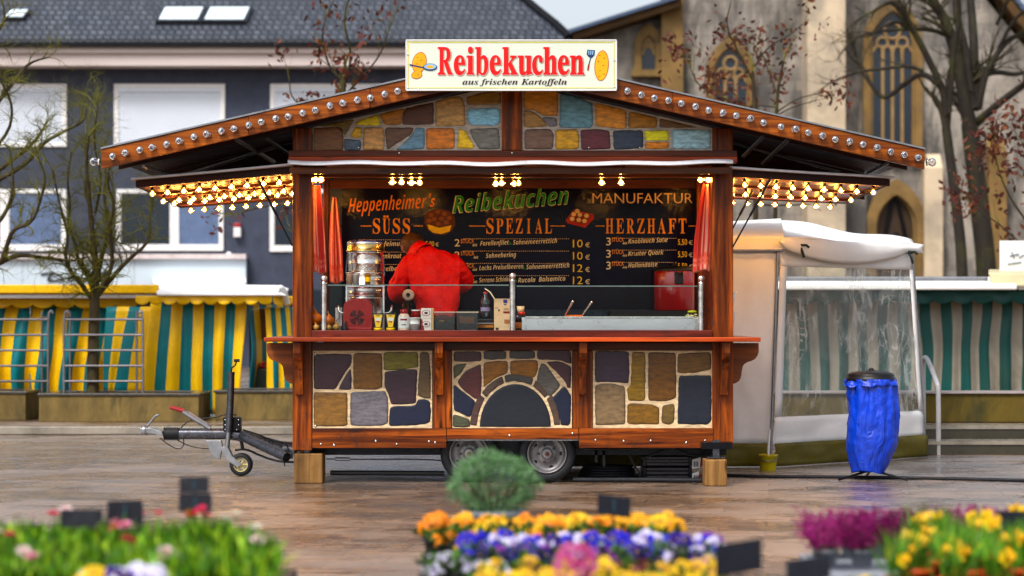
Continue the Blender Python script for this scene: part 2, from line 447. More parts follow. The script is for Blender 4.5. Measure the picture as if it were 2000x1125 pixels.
# ================================================================== SHOP BUILDING (left, behind)
BY = 41.3
M_FACADE = mat('slate_blue_render', (.058, .067, .096), .7, 0, .22, 3, .2, 50, dirt=(.025, .03, .045), dirt_amt=.5, ds=.5, world=True)
M_EAVE = mat('eave_boards', (.52, .47, .46), .5, 0, .1, 1.5, dirt=(.3, .22, .18), dirt_amt=.4, ds=.8, stretch=(.3, 1, 2), world=True)
def roof_tiles():
    t = NT('slate_roof_tiles'); tc = t.coords((1, 1, 1), True)
    sp = t.n('SeparateXYZ'); t.l(tc, sp.inputs[0]); cb = t.n('CombineXYZ')
    t.l(t.math('ADD', sp.outputs[0], t.math('MULTIPLY', sp.outputs[2], .35)), cb.inputs[0]); t.l(t.math('MULTIPLY', sp.outputs[2], 1.45), cb.inputs[1])
    br = t.n('TexBrick'); br.inputs['Scale'].default_value = 1; br.offset = .36; br.inputs['Brick Width'].default_value = .21; br.inputs['Row Height'].default_value = .23
    br.inputs['Mortar Size'].default_value = .035; br.inputs['Mortar Smooth'].default_value = .6
    br.inputs['Color1'].default_value = (.035, .045, .065, 1); br.inputs['Color2'].default_value = (.085, .098, .125, 1); br.inputs['Mortar'].default_value = (.012, .015, .022, 1)
    t.l(cb.outputs[0], br.inputs['Vector'])
    n = t.noise(tc, .35, 5, .6)
    c = t.mix(t.rng(n, .4, .7, 0, .6), br.outputs['Color'], (.04, .045, .055))
    t.set(col=c, rough=.28, spec=.6, normal=t.bump(t.math('MULTIPLY', br.outputs['Fac'], -1), .9, .05)); return t.m
M_TILES = roof_tiles()
M_SHUT = mat('white_roller_shutter', (.62, .66, .72), .4, 0, .04, 1)
M_CURTAIN = mat('blue_net_curtain', (.13, .17, .26), .3, 0, .2, 3)
shop = thing('shop_building', 'slate blue rendered shop building with white windows and a tiled roof', 'building', (-6, BY, 0))
w = MB(); w.box(-21, 1.75, BY, BY + 9, .09, 8.3); w.build('wall', M_FACADE, shop)
e = MB(); e.box(-21.4, 2.2, BY - .75, BY + .02, 8.22, 8.55, 0); e.box(-21.4, 2.25, BY - .85, BY + .02, 8.552, 8.75, 0)
e.box(-21.4, 2.3, BY - .97, BY - .80, 8.70, 8.83, 1); e.build('eave', [M_EAVE, M_BLACKM], shop)
rf = MB()
q = [at(-560, 98, BY - .9), at(1112, 96, BY - .9), at(1060, 40, BY + 2.5), at(1020, 0, BY + 4.6), at(960, -90, BY + 8.0), at(-560, -90, BY + 8.0)]
# front plane: keep it planar in x/slope
def rz_(Y): return 8.78 + (Y - (BY - .9)) * .86
def rp(px, Y, lift=0):
    d = Y - CAMY; return Vector(((px - 1000) * d / F, Y, rz_(Y) + lift))
sxx = lambda p: (p - 1012) * (BY + 9.5 - CAMY) / F
ys = [BY - .9, BY - .4, BY + .1, BY + .75, BY + 3.0, BY + 9.0]; ex = [1112, 1085, 1052, 1012, 930, 760]
for i in range(5):
    rf.hexa([rp(-560, ys[i]), rp(ex[i], ys[i]), rp(ex[i + 1], ys[i + 1]), rp(-560, ys[i + 1])],
            [rp(-560, ys[i], .16), rp(ex[i], ys[i], .16), rp(ex[i + 1], ys[i + 1], .16), rp(-560, ys[i + 1], .16)], 0)
    a, b = rp(ex[i], ys[i], .17), rp(ex[i + 1], ys[i + 1], .17); rf.tube([a, b], .13, 8, 1)
    rf.hexa([rp(ex[i], ys[i]), (sxx(ex[i]), BY + 9.5, rz_(ys[i])), (sxx(ex[i + 1]), BY + 9.6, rz_(ys[i + 1])), rp(ex[i + 1], ys[i + 1])],
            [rp(ex[i], ys[i], -.1), (sxx(ex[i]), BY + 9.5, rz_(ys[i]) - .1), (sxx(ex[i + 1]), BY + 9.6, rz_(ys[i + 1]) - .1), rp(ex[i + 1], ys[i + 1], -.1)], 0)
roof = rf.build('roof', [M_TILES, M_BLACKM], shop)
M_SKYL = mat('skylight_glass', (.6, .68, .72), .06, 0, .05, 1, spec=1.0)
for (a, b, y0, y1) in ((6, 47, 42, 26), (304, 391, 48, 20), (393, 482, 48, 20)):
    def Yof(py):  # solve the roof plane for a pixel row
        Y = BY
        for _ in range(40): Y = BY - .9 + ((CAMZ - (py - 623) * (Y - CAMY) / F) - 8.94) / .86
        return Y
    Y0, Y1 = Yof(y0), Yof(y1); x0 = at(a, y0, Y0).x; x1 = at(b, y0, Y0).x
    nrm = Vector((0, -.86, 1)).normalized()
    m = MB(); q0 = [Vector((x0, Y0, rz_(Y0) + .16)), Vector((x1, Y0, rz_(Y0) + .16)), Vector((x1 + .12, Y1, rz_(Y1) + .16)), Vector((x0 + .12, Y1, rz_(Y1) + .16))]
    m.hexa(q0, [p_ + nrm * .12 for p_ in q0], 0)
    sl = m.build('skylight', M_DKGALV, roof)
    cc = sum(q0, Vector()) / 4; qi = [cc + (p_ - cc) * .86 + nrm * .125 for p_ in q0]
    m = MB(); m.hexa(qi, [p_ + nrm * .02 for p_ in qi]); m.build('pane', M_SKYL, sl)
def shop_window(px0, px1, py0, py1, mode):
    a = at(px0, py1, BY); b = at(px1, py0, BY); f = MB(); t = .11
    f.box(a.x, b.x, BY - .06, BY - .002, b.z - t, b.z); f.box(a.x, b.x, BY - .06, BY - .002, a.z, a.z + t * (1 if mode == 'shut' else 1.6))
    f.box(a.x, a.x + t * 1.2, BY - .06, BY - .002, a.z + t * (1 if mode == 'shut' else 1.6), b.z - t); f.box(b.x - t * 1.2, b.x, BY - .06, BY - .002, a.z + t * (1 if mode == 'shut' else 1.6), b.z - t)
    if mode != 'shut':
        c = (a.x + b.x) / 2 + (.12 if mode == 'two' else 0); f.box(c - .13, c + .13, BY - .055, BY - .002, a.z + t, b.z - t)
    wn_ = f.build('window', M_WHITEP, shop, bevel=.015)
    if mode == 'shut':
        s_ = MB(); n = 26; x0, x1, z0, z1 = a.x + t * 1.2, b.x - t * 1.2, a.z + t, b.z - t - .12
        for i in range(n):
            h = (z1 - z0) / n; s_.box(x0, x1, BY - .03, BY - .001, z0 + i * h, z0 + (i + 1) * h - .008)
        s_.box(x0, x1, BY - .05, BY - .001, z1 + .01, b.z - t)
        s_.build('roller_shutter', M_SHUT, wn_)
    else:
        s_ = MB(); s_.box(a.x + .1, c - .1, BY - .02, BY - .001, a.z + .1, b.z - .1, 0); s_.box(c + .1, b.x - .1, BY - .02, BY - .001, a.z + .1, b.z - .1, 1)
        s_.box(a.x + .13, c - .14, BY - .03, BY - .021, a.z + .9, b.z - .12, 2) if mode == 'one' else None
        s_.build('pane', [M_WINDOW, M_CURTAIN, mat('pale_blind', (.4, .42, .45), .5)], wn_)
shop_window(-420, -215, 164, 287, 'shut'); shop_window(-110, 131, 164, 287, 'shut'); shop_window(223, 440, 164, 300, 'shut'); shop_window(528, 745, 164, 300, 'shut')
shop_window(-110, 130, 370, 490, 'one'); shop_window(228, 437, 370, 490, 'two'); shop_window(527, 745, 370, 492, 'two')
sg = MB(); sg.pbox(-260, 480, 506, 562, BY - .3, .298, 0); sg.pbox(-260, 480, 496, 505.5, BY - .45, .448, 1); 
for px in (43, 262): sg.pbox(px, px + 1, 507, 561, BY - .303, .003, 2)
sb = sg.build('shop_sign', [mat('white_sign_panel', (.50, .56, .61), .4, 0, .05, 1, world=True), mat('pale_trim', (.55, .5, .5), .5), M_GALV], shop)
sgt = MB()
def stroke(pts, r): sgt.tube(smooth_path([at(a, b, BY - .33) for a, b in pts], 2), r, 6)
stroke([(79, 536), (95, 533), (112, 534), (124, 543), (122, 547), (104, 548), (91, 548), (98, 540), (100, 532)], .028)
stroke([(133, 540), (132, 547), (138, 549), (146, 540), (146, 548), (152, 549)], .025)
stroke([(156, 540), (158, 548), (164, 548), (168, 540), (171, 547)], .025)
stroke([(176, 543), (180, 533), (186, 530), (189, 536), (182, 541), (186, 547), (178, 549)], .025)
stroke([(196, 536), (205, 528), (210, 531), (202, 543), (198, 540), (204, 534)], .025)
sgt.build('lettering', M_BLACKM, sb)
aw = MB(); aw.slab([at(300, 556, BY - 1.2), at(480, 556, BY - 1.2), at(480, 546, BY - .3), at(300, 546, BY - .3)], .05, 0); aw.build('awning', M_CANVAS, shop)
al = MB(); al.pbox(456, 470, 444, 463, BY - .2, .198, 0); al.pbox(456, 470, 435, 443.5, BY - .2, .198, 1); al.build('alarm_box', [M_WHITEP, M_REDPL], shop, bevel=.02)
la = MB(); la.ball(at(447, 497, BY - .3), .08, 10); la.build('wall_lamp', M_WHITEP, shop)
lo = MB(); lo.pbox(-200, 300, 566, 640, BY - .02, .018, 0); lo.pbox(484, 760, 566, 640, BY - .02, .018, 0); lo.build('shop_front', M_WINDOW, shop)

# ================================================================== CHURCH (right, behind)
CY = 56.0
def ashlar():
    t = NT('weathered_ashlar'); tc = t.coords((1, 1, 1), True)
    sp = t.n('SeparateXYZ'); t.l(tc, sp.inputs[0]); cb = t.n('CombineXYZ'); t.l(t.math('ADD', sp.outputs[0], sp.outputs[1]), cb.inputs[0]); t.l(sp.outputs[2], cb.inputs[1])
    br = t.n('TexBrick'); br.inputs['Scale'].default_value = 1; br.inputs['Brick Width'].default_value = .75; br.inputs['Row Height'].default_value = .38; br.inputs['Mortar Size'].default_value = .015
    br.inputs['Color1'].default_value = (.27, .24, .20, 1); br.inputs['Color2'].default_value = (.15, .135, .125, 1); br.inputs['Mortar'].default_value = (.14, .12, .1, 1)
    t.l(cb.outputs[0], br.inputs['Vector'])
    c = t.mix(t.rng(t.noise(tc, .35, 7, .65, .5), .42, .66, 0, .75), br.outputs['Color'], (.42, .37, .31))
    c = t.mix(t.rng(t.noise(t.coords((1, 1, .3), True), .8, 8, .7, .4), .44, .6, 0, .9), c, (.04, .038, .036))
    t.set(col=c, rough=.85, normal=t.bump(t.noise(tc, 3, 6), .5, .05)); return t.m
M_ASHLAR = ashlar()
M_OCHRE = mat('ochre_sandstone', (.20, .14, .07), .8, 0, .45, 1.2, .4, 8, .03, dirt=(.07, .05, .03), ds=.7, dirt_amt=.7, world=True)
M_PALEST = mat('pale_stone', (.50, .43, .34), .8, 0, .25, .8, .4, 6, .03, dirt=(.2, .18, .15), ds=.5, dirt_amt=.7, world=True)
M_TRAC = mat('brown_tracery', (.26, .19, .11), .8, 0, .3, 2, world=True)
church = thing('church', 'weathered stone church with pointed gothic windows and ochre trim', 'church', (8, CY, 0))
def cxz(px, py, Y=CY): a = at(px, py, Y); return (a.x, a.z)
wp = [cxz(980, 660), cxz(1000, 118), cxz(1090, 96), cxz(1325, 22), cxz(1325, -240), cxz(1860, -110), cxz(1925, -2), cxz(1992, 80), cxz(2090, 190), cxz(2090, 660)]
w = MB(); w.prism(wp, CY, CY + 9, 'xz'); w.build('wall', M_ASHLAR, church)
r_ = MB()
def verge(a, b, t0, t1, Y0, Y1, mb, m=0):
    p0, p1 = cxz(*a), cxz(*b); d = Vector((p1[0] - p0[0], p1[1] - p0[1])).normalized(); n = Vector((-d.y, d.x))
    poly = [(p0[0] + n.x * t0, p0[1] + n.y * t0), (p1[0] + n.x * t0, p1[1] + n.y * t0), (p1[0] + n.x * t1, p1[1] + n.y * t1), (p0[0] + n.x * t1, p0[1] + n.y * t1)]
    mb.prism(poly, Y0, Y1, 'xz', m)
verge((1040, 110), (1330, 19), .02, .26, CY - .9, CY + 9, r_, 0); verge((1040, 110), (1330, 19), .265, .38, CY - 1.1, CY + 9, r_, 1)
verge((1840, -140), (2080, 178), .02, .3, CY - .5, CY + 9, r_, 0); verge((1840, -144), (2080, 174), .305, .45, CY - .6, CY + 9, r_, 1)
r_.build('roof', [mat('brown_verge_board', (.10, .06, .025), .7, 0, .3, 2, world=True), mat('wet_lead', (.10, .13, .19), .25, .3, .2, 1, world=True)], church)
for (px0, px1, py, dep, mm) in ((1290, 1332, -200, .5, M_OCHRE), (1567, 1640, -200, 1.3, M_PALEST), (1330, 1372, 330, .35, M_PALEST), (1640, 1690, 300, .4, M_ASHLAR), (1800, 1836, 330, .5, M_PALEST), (1925, 1960, 300, .5, M_OCHRE)):  # the wide pale one has its lit look put into the stone colour
    b = MB(); a = at(px0, 660, CY); c = at(px1, py, CY); b.box(a.x, c.x, CY - dep, CY - .003, 0, c.z)
    b.hexa([(a.x, CY - dep, c.z), (c.x, CY - dep, c.z), (c.x, CY - .003, c.z), (a.x, CY - .003, c.z)], [(a.x, CY - .02, c.z + dep), (c.x, CY - .02, c.z + dep), (c.x, CY - .003, c.z + dep), (a.x, CY - .003, c.z + dep)])
    b.build('buttress', mm, church)
def arch_pts(cx, hw, zs, n=8):
    """pointed arch from the left spring over the point to the right spring"""
    Rr = hw * 1.75; pts = []
    a1 = math.acos((Rr - hw) / Rr)
    for i in range(n + 1): a = a1 * i / n; pts.append((cx - hw + Rr - Rr * math.cos(a), zs + Rr * math.sin(a)))
    return pts + [(2 * cx - x, z) for x, z in pts[-2::-1]]
def gothic(px0, px1, py_top, py_bot, lancets, fw=.28, deep=.22, frame_m=M_OCHRE, label=None, door=False):
    a = at(px0, py_bot, CY); b = at(px1, py_top, CY); cx = (a.x + b.x) / 2; hw = (b.x - a.x) / 2
    h = hw * 1.75 * math.sin(math.acos((1.75 - 1) / 1.75)); zs = b.z - h
    outer = [(a.x, a.z)] + arch_pts(cx, hw, zs) + [(b.x, a.z)]
    hi = hw - fw; hh = hi * 1.75 * math.sin(math.acos(.75 / 1.75))
    inner = [(a.x + fw, a.z)] + arch_pts(cx, hi, zs) + [(b.x - fw, a.z)]
    f = MB(); n = len(outer)
    for i in range(n - 1):
        q = [outer[i], outer[i + 1], inner[i + 1], inner[i]]
        f.prism(q, CY - deep, CY - .002, 'xz')
        q2 = [inner[i], inner[i + 1], tuple(cx + (inner[i + 1][0] - cx) * .88 if k == 0 else inner[i + 1][1] - .05 for k in (0, 1)), tuple(cx + (inner[i][0] - cx) * .88 if k == 0 else inner[i][1] - .05 for k in (0, 1))]
        f.prism(q2, CY - deep * .55, CY - .003, 'xz')
    f.box(a.x - .1, b.x + .1, CY - deep - .1, CY - .001, a.z - .22, a.z)
    wn_ = f.build('door' if door else 'window', frame_m, church)
    gmb = MB(); gmb.prism(inner, CY - .03, CY - .0015, 'xz'); gmb.build('door_leaf' if door else 'glass', mat('dark_oak_door', (.05, .03, .015), .6) if door else M_WINDOW, wn_)
    mm = MB()
    if lancets:
        iw = 2 * hi * .88; lw = iw / lancets
        for i in range(1, lancets): x = cx - iw / 2 + i * lw; mm.box(x - .05, x + .05, CY - .12, CY - .031, a.z, zs)
        for i in range(lancets):
            x = cx - iw / 2 + (i + .5) * lw; ap = arch_pts(x, lw / 2, zs - lw * .6, 5); ap2 = arch_pts(x, lw / 2 - .06, zs - lw * .6, 5)
            for j in range(len(ap) - 1): mm.prism([ap[j], ap[j + 1], ap2[j + 1], ap2[j]], CY - .11, CY - .032, 'xz')
        mm.tube([(cx + .36 * hi * math.cos(t_ * math.pi / 8), CY - .08, zs + hh * .42 + .36 * hi * math.sin(t_ * math.pi / 8)) for t_ in range(17)], .06, 6)
        for sx in (-1, 1): mm.tube([(cx + sx * hi * .45 + .25 * hi * math.cos(t_ * math.pi / 6), CY - .08, zs + hh * .08 + .25 * hi * math.sin(t_ * math.pi / 6)) for t_ in range(13)], .05, 6)
    else:
        for sx in (-1, 1): mm.tube([(cx + sx * hi, CY - .1, a.z), (cx, CY - .1, b.z - fw)], .07, 6)
        mm.tube([(x, CY - .1, z) for x, z in arch_pts(cx, hi * .55, a.z + 1.0, 6)], .07, 6)
    mm.build('tracery', M_TRAC if lancets else M_BLACKM, wn_)
gothic(1684, 1800, -2, 300, 4, .26); gothic(1378, 1474, 72, 300, 3, .22); gothic(1238, 1294, 48, 138, 1, .24); gothic(1688, 1806, 350, 548, 0, .34, .4, door=True)

# ================================================================== TREES
def bark(name, col, moss, amt):
    return mat(name, col, .75, 0, .35, 8, .6, 20, .02, dirt=moss, dirt_amt=amt, ds=2.5, stretch=(1, 1, .35))
M_BARK_W = bark('willow_bark', (.055, .042, .02), (.10, .11, .012), .8)
M_TWIG_W = bark('willow_twig', (.12, .115, .015), (.2, .2, .02), .9)
M_BARK_B = bark('lime_bark', (.026, .020, .014), (.05, .055, .006), .75)
M_TWIG_B = bark('lime_twig', (.035, .028, .013), (.06, .062, .01), .8)
M_BARK_R = bark('young_bark', (.04, .03, .015), (.10, .10, .015), .6)
M_DEAD = mat('dead_leaves', None, .7, 0, .4, 9, trans=.3)
def grow(mb, rng, p, d, ln, r, depth, curl, up, spread, tips, seg=5, m=0):
    pts = [Vector(p)]; d = Vector(d).normalized(); ax = Vector((rng.uniform(-1, 1), rng.uniform(-1, 1), rng.uniform(-1, 1)))
    for i in range(seg):
        ax = (ax + Vector((rng.uniform(-1, 1), rng.uniform(-1, 1), rng.uniform(-1, 1))) * .7).normalized()
        d = (d + d.cross(ax) * curl + Vector((0, 0, up))).normalized()
        pts.append(pts[-1] + d * ln / seg)
    rs = [r * (1 - .6 * i / seg) for i in range(seg + 1)]
    mb.tube(pts, rs, 5 if r < .02 else 7, m, caps=False)
    tips.append(pts[-1])
    if depth > 0:
        for i in range(1, seg + 1):
            for _ in range(2 if rng.random() < spread else 1):
                if rng.random() < .82:
                    nd = (pts[i] - pts[i - 1]).normalized(); nd = (nd + Vector((rng.uniform(-1, 1), rng.uniform(-1, 1), rng.uniform(-.5, .9))) * .85).normalized()
                    grow(mb, rng, pts[i], nd, ln * rng.uniform(.45, .75), rs[i] * .6, depth - 1, curl, up, spread, tips, seg, m)
def limb_tree(root, Y, limbs, mats, seed, depth, ln, tw, curl=.25, up=.05, spread=.3, ydev=.6, start=1, scale_r=1.0):
    """limbs: (list of pixel points, r0, r1) laid out at distance Y; each limb swings in depth"""
    rng = random.Random(seed); tr = MB(); cr = MB(); tips = []
    for li, (px, r0, r1) in enumerate(limbs):
        sw = 0 if li == 0 else rng.uniform(-ydev, ydev); pts = []
        for i, (a, b) in enumerate(px):
            q = at(a, b, Y); q.y += sw * (i / max(1, len(px) - 1)) ** 1.2; pts.append(q)
        pts = smooth_path(pts, 2); n = len(pts)
        rs = [(r0 + (r1 - r0) * i / (n - 1)) * scale_r for i in range(n)]
        tr.tube(pts, rs, 9, 0)
        for i in range(start if li else int(n * .6), n):
            if rng.random() < tw:
                d = (pts[i] - pts[i - 1]).normalized(); d = (d + Vector((rng.uniform(-1, 1), rng.uniform(-1, 1), rng.uniform(-.2, 1))) * .8).normalized()
                grow(cr, rng, pts[i], d, ln * rng.uniform(.5, 1.1), max(rs[i] * .45, .006), depth, curl, up, spread, tips)
        grow(cr, rng, pts[-1], (pts[-1] - pts[-2]), ln * .8, r1 * .8, depth, curl, up, spread, tips)
    tr.build('trunk', mats[0], root); cr.build('crown', mats[1], root)
    return tips
def leaf_clumps(root, tips, rng, frac, n, size, rad, cols, name='leaf', hang=.5):
    lb = MB()
    for t_ in tips:
        if rng.random() > frac: continue
        for _ in range(rng.randint(n[0], n[1])):
            c = t_ + Vector((rng.gauss(0, rad), rng.gauss(0, rad), rng.gauss(-hang * rad, rad)))
            a = Vector((rng.uniform(-1, 1), rng.uniform(-1, 1), rng.uniform(-1.4, .2))).normalized(); b = a.orthogonal().normalized(); b.rotate(Matrix.Rotation(rng.uniform(0, 6.28), 3, a))
            s_ = size * rng.uniform(.6, 1.3); col = cols[rng.randrange(len(cols))]; f = rng.uniform(.6, 1.3)
            lb.add([c - a * s_, c + b * s_ * .5 + a * .1 * s_, c + a * s_, c - b * s_ * .5], [(0, 1, 2, 3)], 0, tuple(x * f for x in col))
    return lb.build(name, M_DEAD, root)
def zz(l, ox, oy, s): return [(ox + a / s, oy + b / s) for a, b in l]
# corkscrew willow in the stone planter
WY = 9.95
will = thing('willow_tree', 'bare twisted willow tree growing from the stone planter beside the metal racks', 'tree', at(178, 768, WY))
z2 = lambda l: zz(l, 0, 320, 3.125)
tips = limb_tree(will, WY, [
    (z2([(565, 1400), (568, 1125), (575, 900), (580, 780)]), .085, .06),
    (z2([(572, 830), (545, 800), (510, 740), (440, 650), (420, 560), (450, 450), (430, 350), (400, 200), (380, 60)]), .036, .010),
    (z2([(575, 800), (540, 680), (480, 600), (470, 500), (420, 380), (440, 250), (420, 100), (450, -60)]), .032, .010),
    (z2([(580, 800), (585, 550), (570, 350), (565, 150), (560, 0), (590, -150)]), .045, .012),
    (z2([(585, 790), (610, 600), (640, 480), (660, 330), (620, 200), (640, 60), (610, -80)]), .034, .010),
    (z2([(590, 800), (690, 650), (700, 520), (690, 400), (740, 250), (700, 150), (730, 20)]), .034, .010),
    (z2([(595, 810), (690, 690), (790, 580), (880, 510), (920, 440), (910, 330), (940, 220), (930, 120)]), .032, .009),
    (z2([(560, 300), (500, 150), (520, 0), (480, -180), (500, -330)]), .02, .007),
    (z2([(580, 300), (640, 100), (600, -100), (640, -300)]), .02, .007)],
    (M_BARK_W, M_TWIG_W), 5, 2, .55, .6, .55, .10, .35, .8, 2)
lw = thing('willow_tree', 'bare branching willow tree at the left edge reaching in over the striped stall', 'tree', at(-120, 768, 9.2))
z1 = lambda l: zz(l, 0, 0, 3.308)
limb_tree(lw, 9.2, [
    ([(-120, 768), (-115, 640), (-100, 560)], .10, .07),
    (z2([(-310, 760), (0, 600), (80, 550), (250, 570), (400, 590), (470, 560)]), .04, .010),
    (z2([(-310, 760), (0, 640), (60, 490), (100, 400), (230, 370), (290, 220), (330, 100), (300, 0)]), .038, .010),
    (z2([(-310, 740), (-60, 420), (50, 300), (100, 150), (90, 0)]), .038, .012),
    (z2([(-310, 740), (-200, 200), (0, 0), (150, -120), (220, -250)]), .045, .012),
    (z1([(-300, 1300), (150, 1080), (250, 920), (400, 830), (520, 760), (500, 620)]), .036, .009),
    (z1([(-300, 1100), (0, 620), (80, 510), (125, 420), (180, 370), (260, 340)]), .036, .008),
    (z1([(-300, 1200), (60, 900), (120, 700), (60, 560)]), .03, .008),
    (z1([(-330, 800), (-100, 300), (40, 150), (30, 40)]), .035, .009)],
    (M_BARK_W, M_TWIG_W), 11, 2, .5, .5, .45, .05, .25, .7, 3)
# young trees with brown leaves behind the stall
BROWN = [(.10, .022, .014), (.07, .018, .012), (.16, .05, .02), (.12, .03, .02)]
def brown_tree(label, Y, limbs, seed, tw=.3, ln=.45, frac=.3, rad=.09, size=.055):
    r = thing('young_tree', label, 'tree', on_ground(limbs[0][0][0][0], 623 + F * CAMZ / (Y - CAMY)) if False else at(limbs[0][0][0][0], 623 + F * (CAMZ - .09) / (Y - CAMY), Y))
    tips = limb_tree(r, Y, limbs, (M_BARK_R, M_TWIG_W), seed, 1, ln, tw, .22, .08, .2, .5, 3)
    leaf_clumps(r, tips, random.Random(seed + 1), frac, (4, 13), size, rad, BROWN, 'leaves')
brown_tree('young tree with clinging brown leaves behind the left half of the stall roof', 12.5,
    [([(668, 745), (665, 400), (668, 200), (672, 150)], .06, .035), ([(672, 160), (640, 130), (625, 60), (650, 0)], .02, .008), ([(672, 170), (690, 110), (670, 40), (700, -30)], .022, .008),
     ([(670, 190), (710, 150), (745, 110), (760, 70)], .018, .007), ([(668, 260), (610, 220), (565, 190), (560, 150)], .018, .007), ([(667, 420), (600, 400), (540, 400), (470, 420)], .018, .007), ([(667, 470), (600, 480), (560, 440)], .016, .006)], 21)
brown_tree('young tree with brown seed clusters in front of the smaller church window', 14.0,
    [([(1478, 740), (1476, 400), (1474, 220), (1470, 140)], .05, .022), ([(1472, 160), (1440, 100), (1415, 50), (1425, 10)], .016, .007), ([(1474, 130), (1500, 90), (1540, 70), (1570, 45)], .015, .006),
     ([(1475, 240), (1420, 190), (1370, 170), (1350, 120)], .016, .007), ([(1476, 400), (1540, 400), (1600, 395)], .016, .006), ([(1476, 260), (1530, 215), (1590, 200)], .014, .006)], 33, .3, .42, .5, .10)
brown_tree('slim young tree with reddish leaves right of the smaller church window', 15.5,
    [([(1512, 735), (1515, 400), (1515, 200), (1530, 120)], .04, .02), ([(1520, 190), (1500, 130), (1490, 90)], .013, .006), ([(1515, 220), (1560, 190), (1610, 180)], .014, .006), ([(1516, 210), (1480, 205), (1445, 215)], .013, .006)], 34, .3, .4, .6, .10)
brown_tree('young tree with hanging brown leaves at the right edge of the square', 13.0,
    [([(2060, 745), (2050, 500), (2040, 300)], .06, .03), ([(2048, 480), (1990, 420), (1950, 360), (1930, 300)], .02, .008), ([(2045, 400), (2000, 330), (1985, 270)], .02, .008), ([(2048, 520), (2000, 480), (1960, 440), (1905, 400)], .018, .007)], 41, .5, .45, .8, .13, .06)
# the two large bare trees before the church
z7 = lambda l: zz(l, 1600, 0, 3.75)
big = thing('lime_tree', 'large bare mossy tree with a thick forked trunk in front of the church', 'tree', at(1932, 623 + F * 1.12 / 48.7, 30))
limb_tree(big, 30, [
    ([(1934, 730), (1928, 523), (1913, 398), (1899, 280), (1893, 240)], .30, .22),
    (z7([(1110, 930), (1050, 650), (1000, 400), (950, 250), (900, 120), (810, 0), (760, -120)]), .20, .10),
    (z7([(1120, 800), (1100, 600), (1080, 350), (1030, 150), (1020, -100)]), .16, .09),
    (z7([(1140, 800), (1150, 580), (1170, 300), (1160, -100)]), .17, .10),
    (z7([(1160, 800), (1200, 600), (1230, 500), (1350, 320), (1420, 270), (1520, 255)]), .12, .05),
    (z7([(1150, 900), (1190, 860), (1300, 750), (1500, 600), (1600, 560)]), .13, .07),
    (z7([(1190, 640), (1220, 540), (1350, 500), (1500, 510), (1600, 480)]), .09, .06),
    (z7([(1080, 800), (1030, 750), (930, 660), (830, 550), (760, 520), (650, 600), (560, 680), (500, 690), (420, 560), (380, 490)]), .10, .05),
    (z7([(760, 520), (650, 470), (480, 490), (370, 490), (250, 520)]), .06, .03),
    (z7([(960, 290), (930, 260), (800, 225), (650, 230), (480, 240), (300, 280)]), .08, .035),
    (z7([(1300, 180), (1340, 60), (1390, -60)]), .05, .03), (z7([(1280, 430), (1400, 140), (1520, 80)]), .06, .03)],
    (M_BARK_B, M_TWIG_B), 51, 2, 1.1, .16, .25, .03, .2, 1.5, 4, .82)
big2 = thing('lime_tree', 'slender dark bare tree leaning left of the thick forked trunk', 'tree', at(1884, 623 + F * 1.12 / 47.7, 29))
limb_tree(big2, 29, [
    ([(1884, 735), (1880, 523), (1873, 438), (1858, 324), (1848, 250)], .17, .12),
    (z7([(935, 960), (920, 700), (830, 520), (700, 280), (640, 210), (560, 90), (490, 40), (430, 70)]), .11, .05),
    (z7([(935, 960), (960, 600), (960, 400), (1000, 150), (960, -60)]), .09, .05),
    (z7([(640, 210), (560, 160), (420, 230), (330, 300)]), .05, .025)],
    (M_BARK_B, M_TWIG_B), 61, 2, 1.0, .16, .25, .02, .2, 1.2, 4, .82)
# ================================================================== MARKET STALLS BEHIND
def tarp(name, col, dirt=None):
    return mat(name, col, .42, 0, .16, 2.5, .35, 7, .012, dirt=dirt, dirt_amt=.5, ds=1.2, trans=.18)
M_YEL = tarp('yellow_tarp', (.95, .56, .004), (.55, .30, .02)); M_TEAL = tarp('teal_tarp', (.002, .20, .22), (.01, .09, .10)); M_GRN = tarp('dark_green_tarp', (.006, .085, .078), (.02, .03, .015)); M_GREY = tarp('grey_white_tarp', (.32, .30, .26), (.10, .08, .05))
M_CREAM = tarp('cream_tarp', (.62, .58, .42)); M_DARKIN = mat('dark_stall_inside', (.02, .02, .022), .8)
def curtain(mb, P0, P1, zt, zb, nst, ms, shear=0, amp=.05, waves=None, seed=1, belly=0.1, flip=0):
    """striped sheet hung between two ground points; stripes wander and fold"""
    P0, P1 = Vector(P0), Vector(P1); L = (P1 - P0).length; t = (P1 - P0).normalized(); nrm = Vector((t.y, -t.x, 0))
    waves = waves or nst * .5; k = 8
    def fn(u, v):
        x = u + shear * (1 - v) * (.6 + .4 * math.sin(u * 5 + seed)) + .012 * mnoise.noise(Vector((u * 6, v * 2, seed)))
        w = amp * (.35 + .65 * (1 - v)) * (math.sin(u * waves * 6.283 + seed + 1.5 * mnoise.noise(Vector((u * 3, v * 1.5, seed)))) + .8 * mnoise.noise(Vector((u * nst * .8, v * 2.5, seed + 4))))
        p = P0 + t * (x * L) + nrm * (w + belly * math.sin(v * 3.1) * .5)
        return (p.x, p.y, zb + (zt - zb) * v)
    mb.grid(fn, nst * k, 14, mfn=lambda u, v: ms[(int(u * nst) + flip) % 2])
def valance(mb, P0, P1, zt, h, n, m, drop=.06, seed=0):
    P0, P1 = Vector(P0), Vector(P1); t = (P1 - P0)
    def fn(u, v):
        w = abs(math.sin(u * n * math.pi)) ** .6
        z = zt - (1 - v) * (h + drop * w); p = P0 + t * u; nrm = Vector((t.y, -t.x, 0)).normalized()
        p = p + nrm * (.03 * (1 - v) * math.sin(u * n * 6.283 * .5 + seed) + .02)
        return (p.x, p.y, z)
    mb.grid(fn, n * 10, 4, m)
SY = 11.6
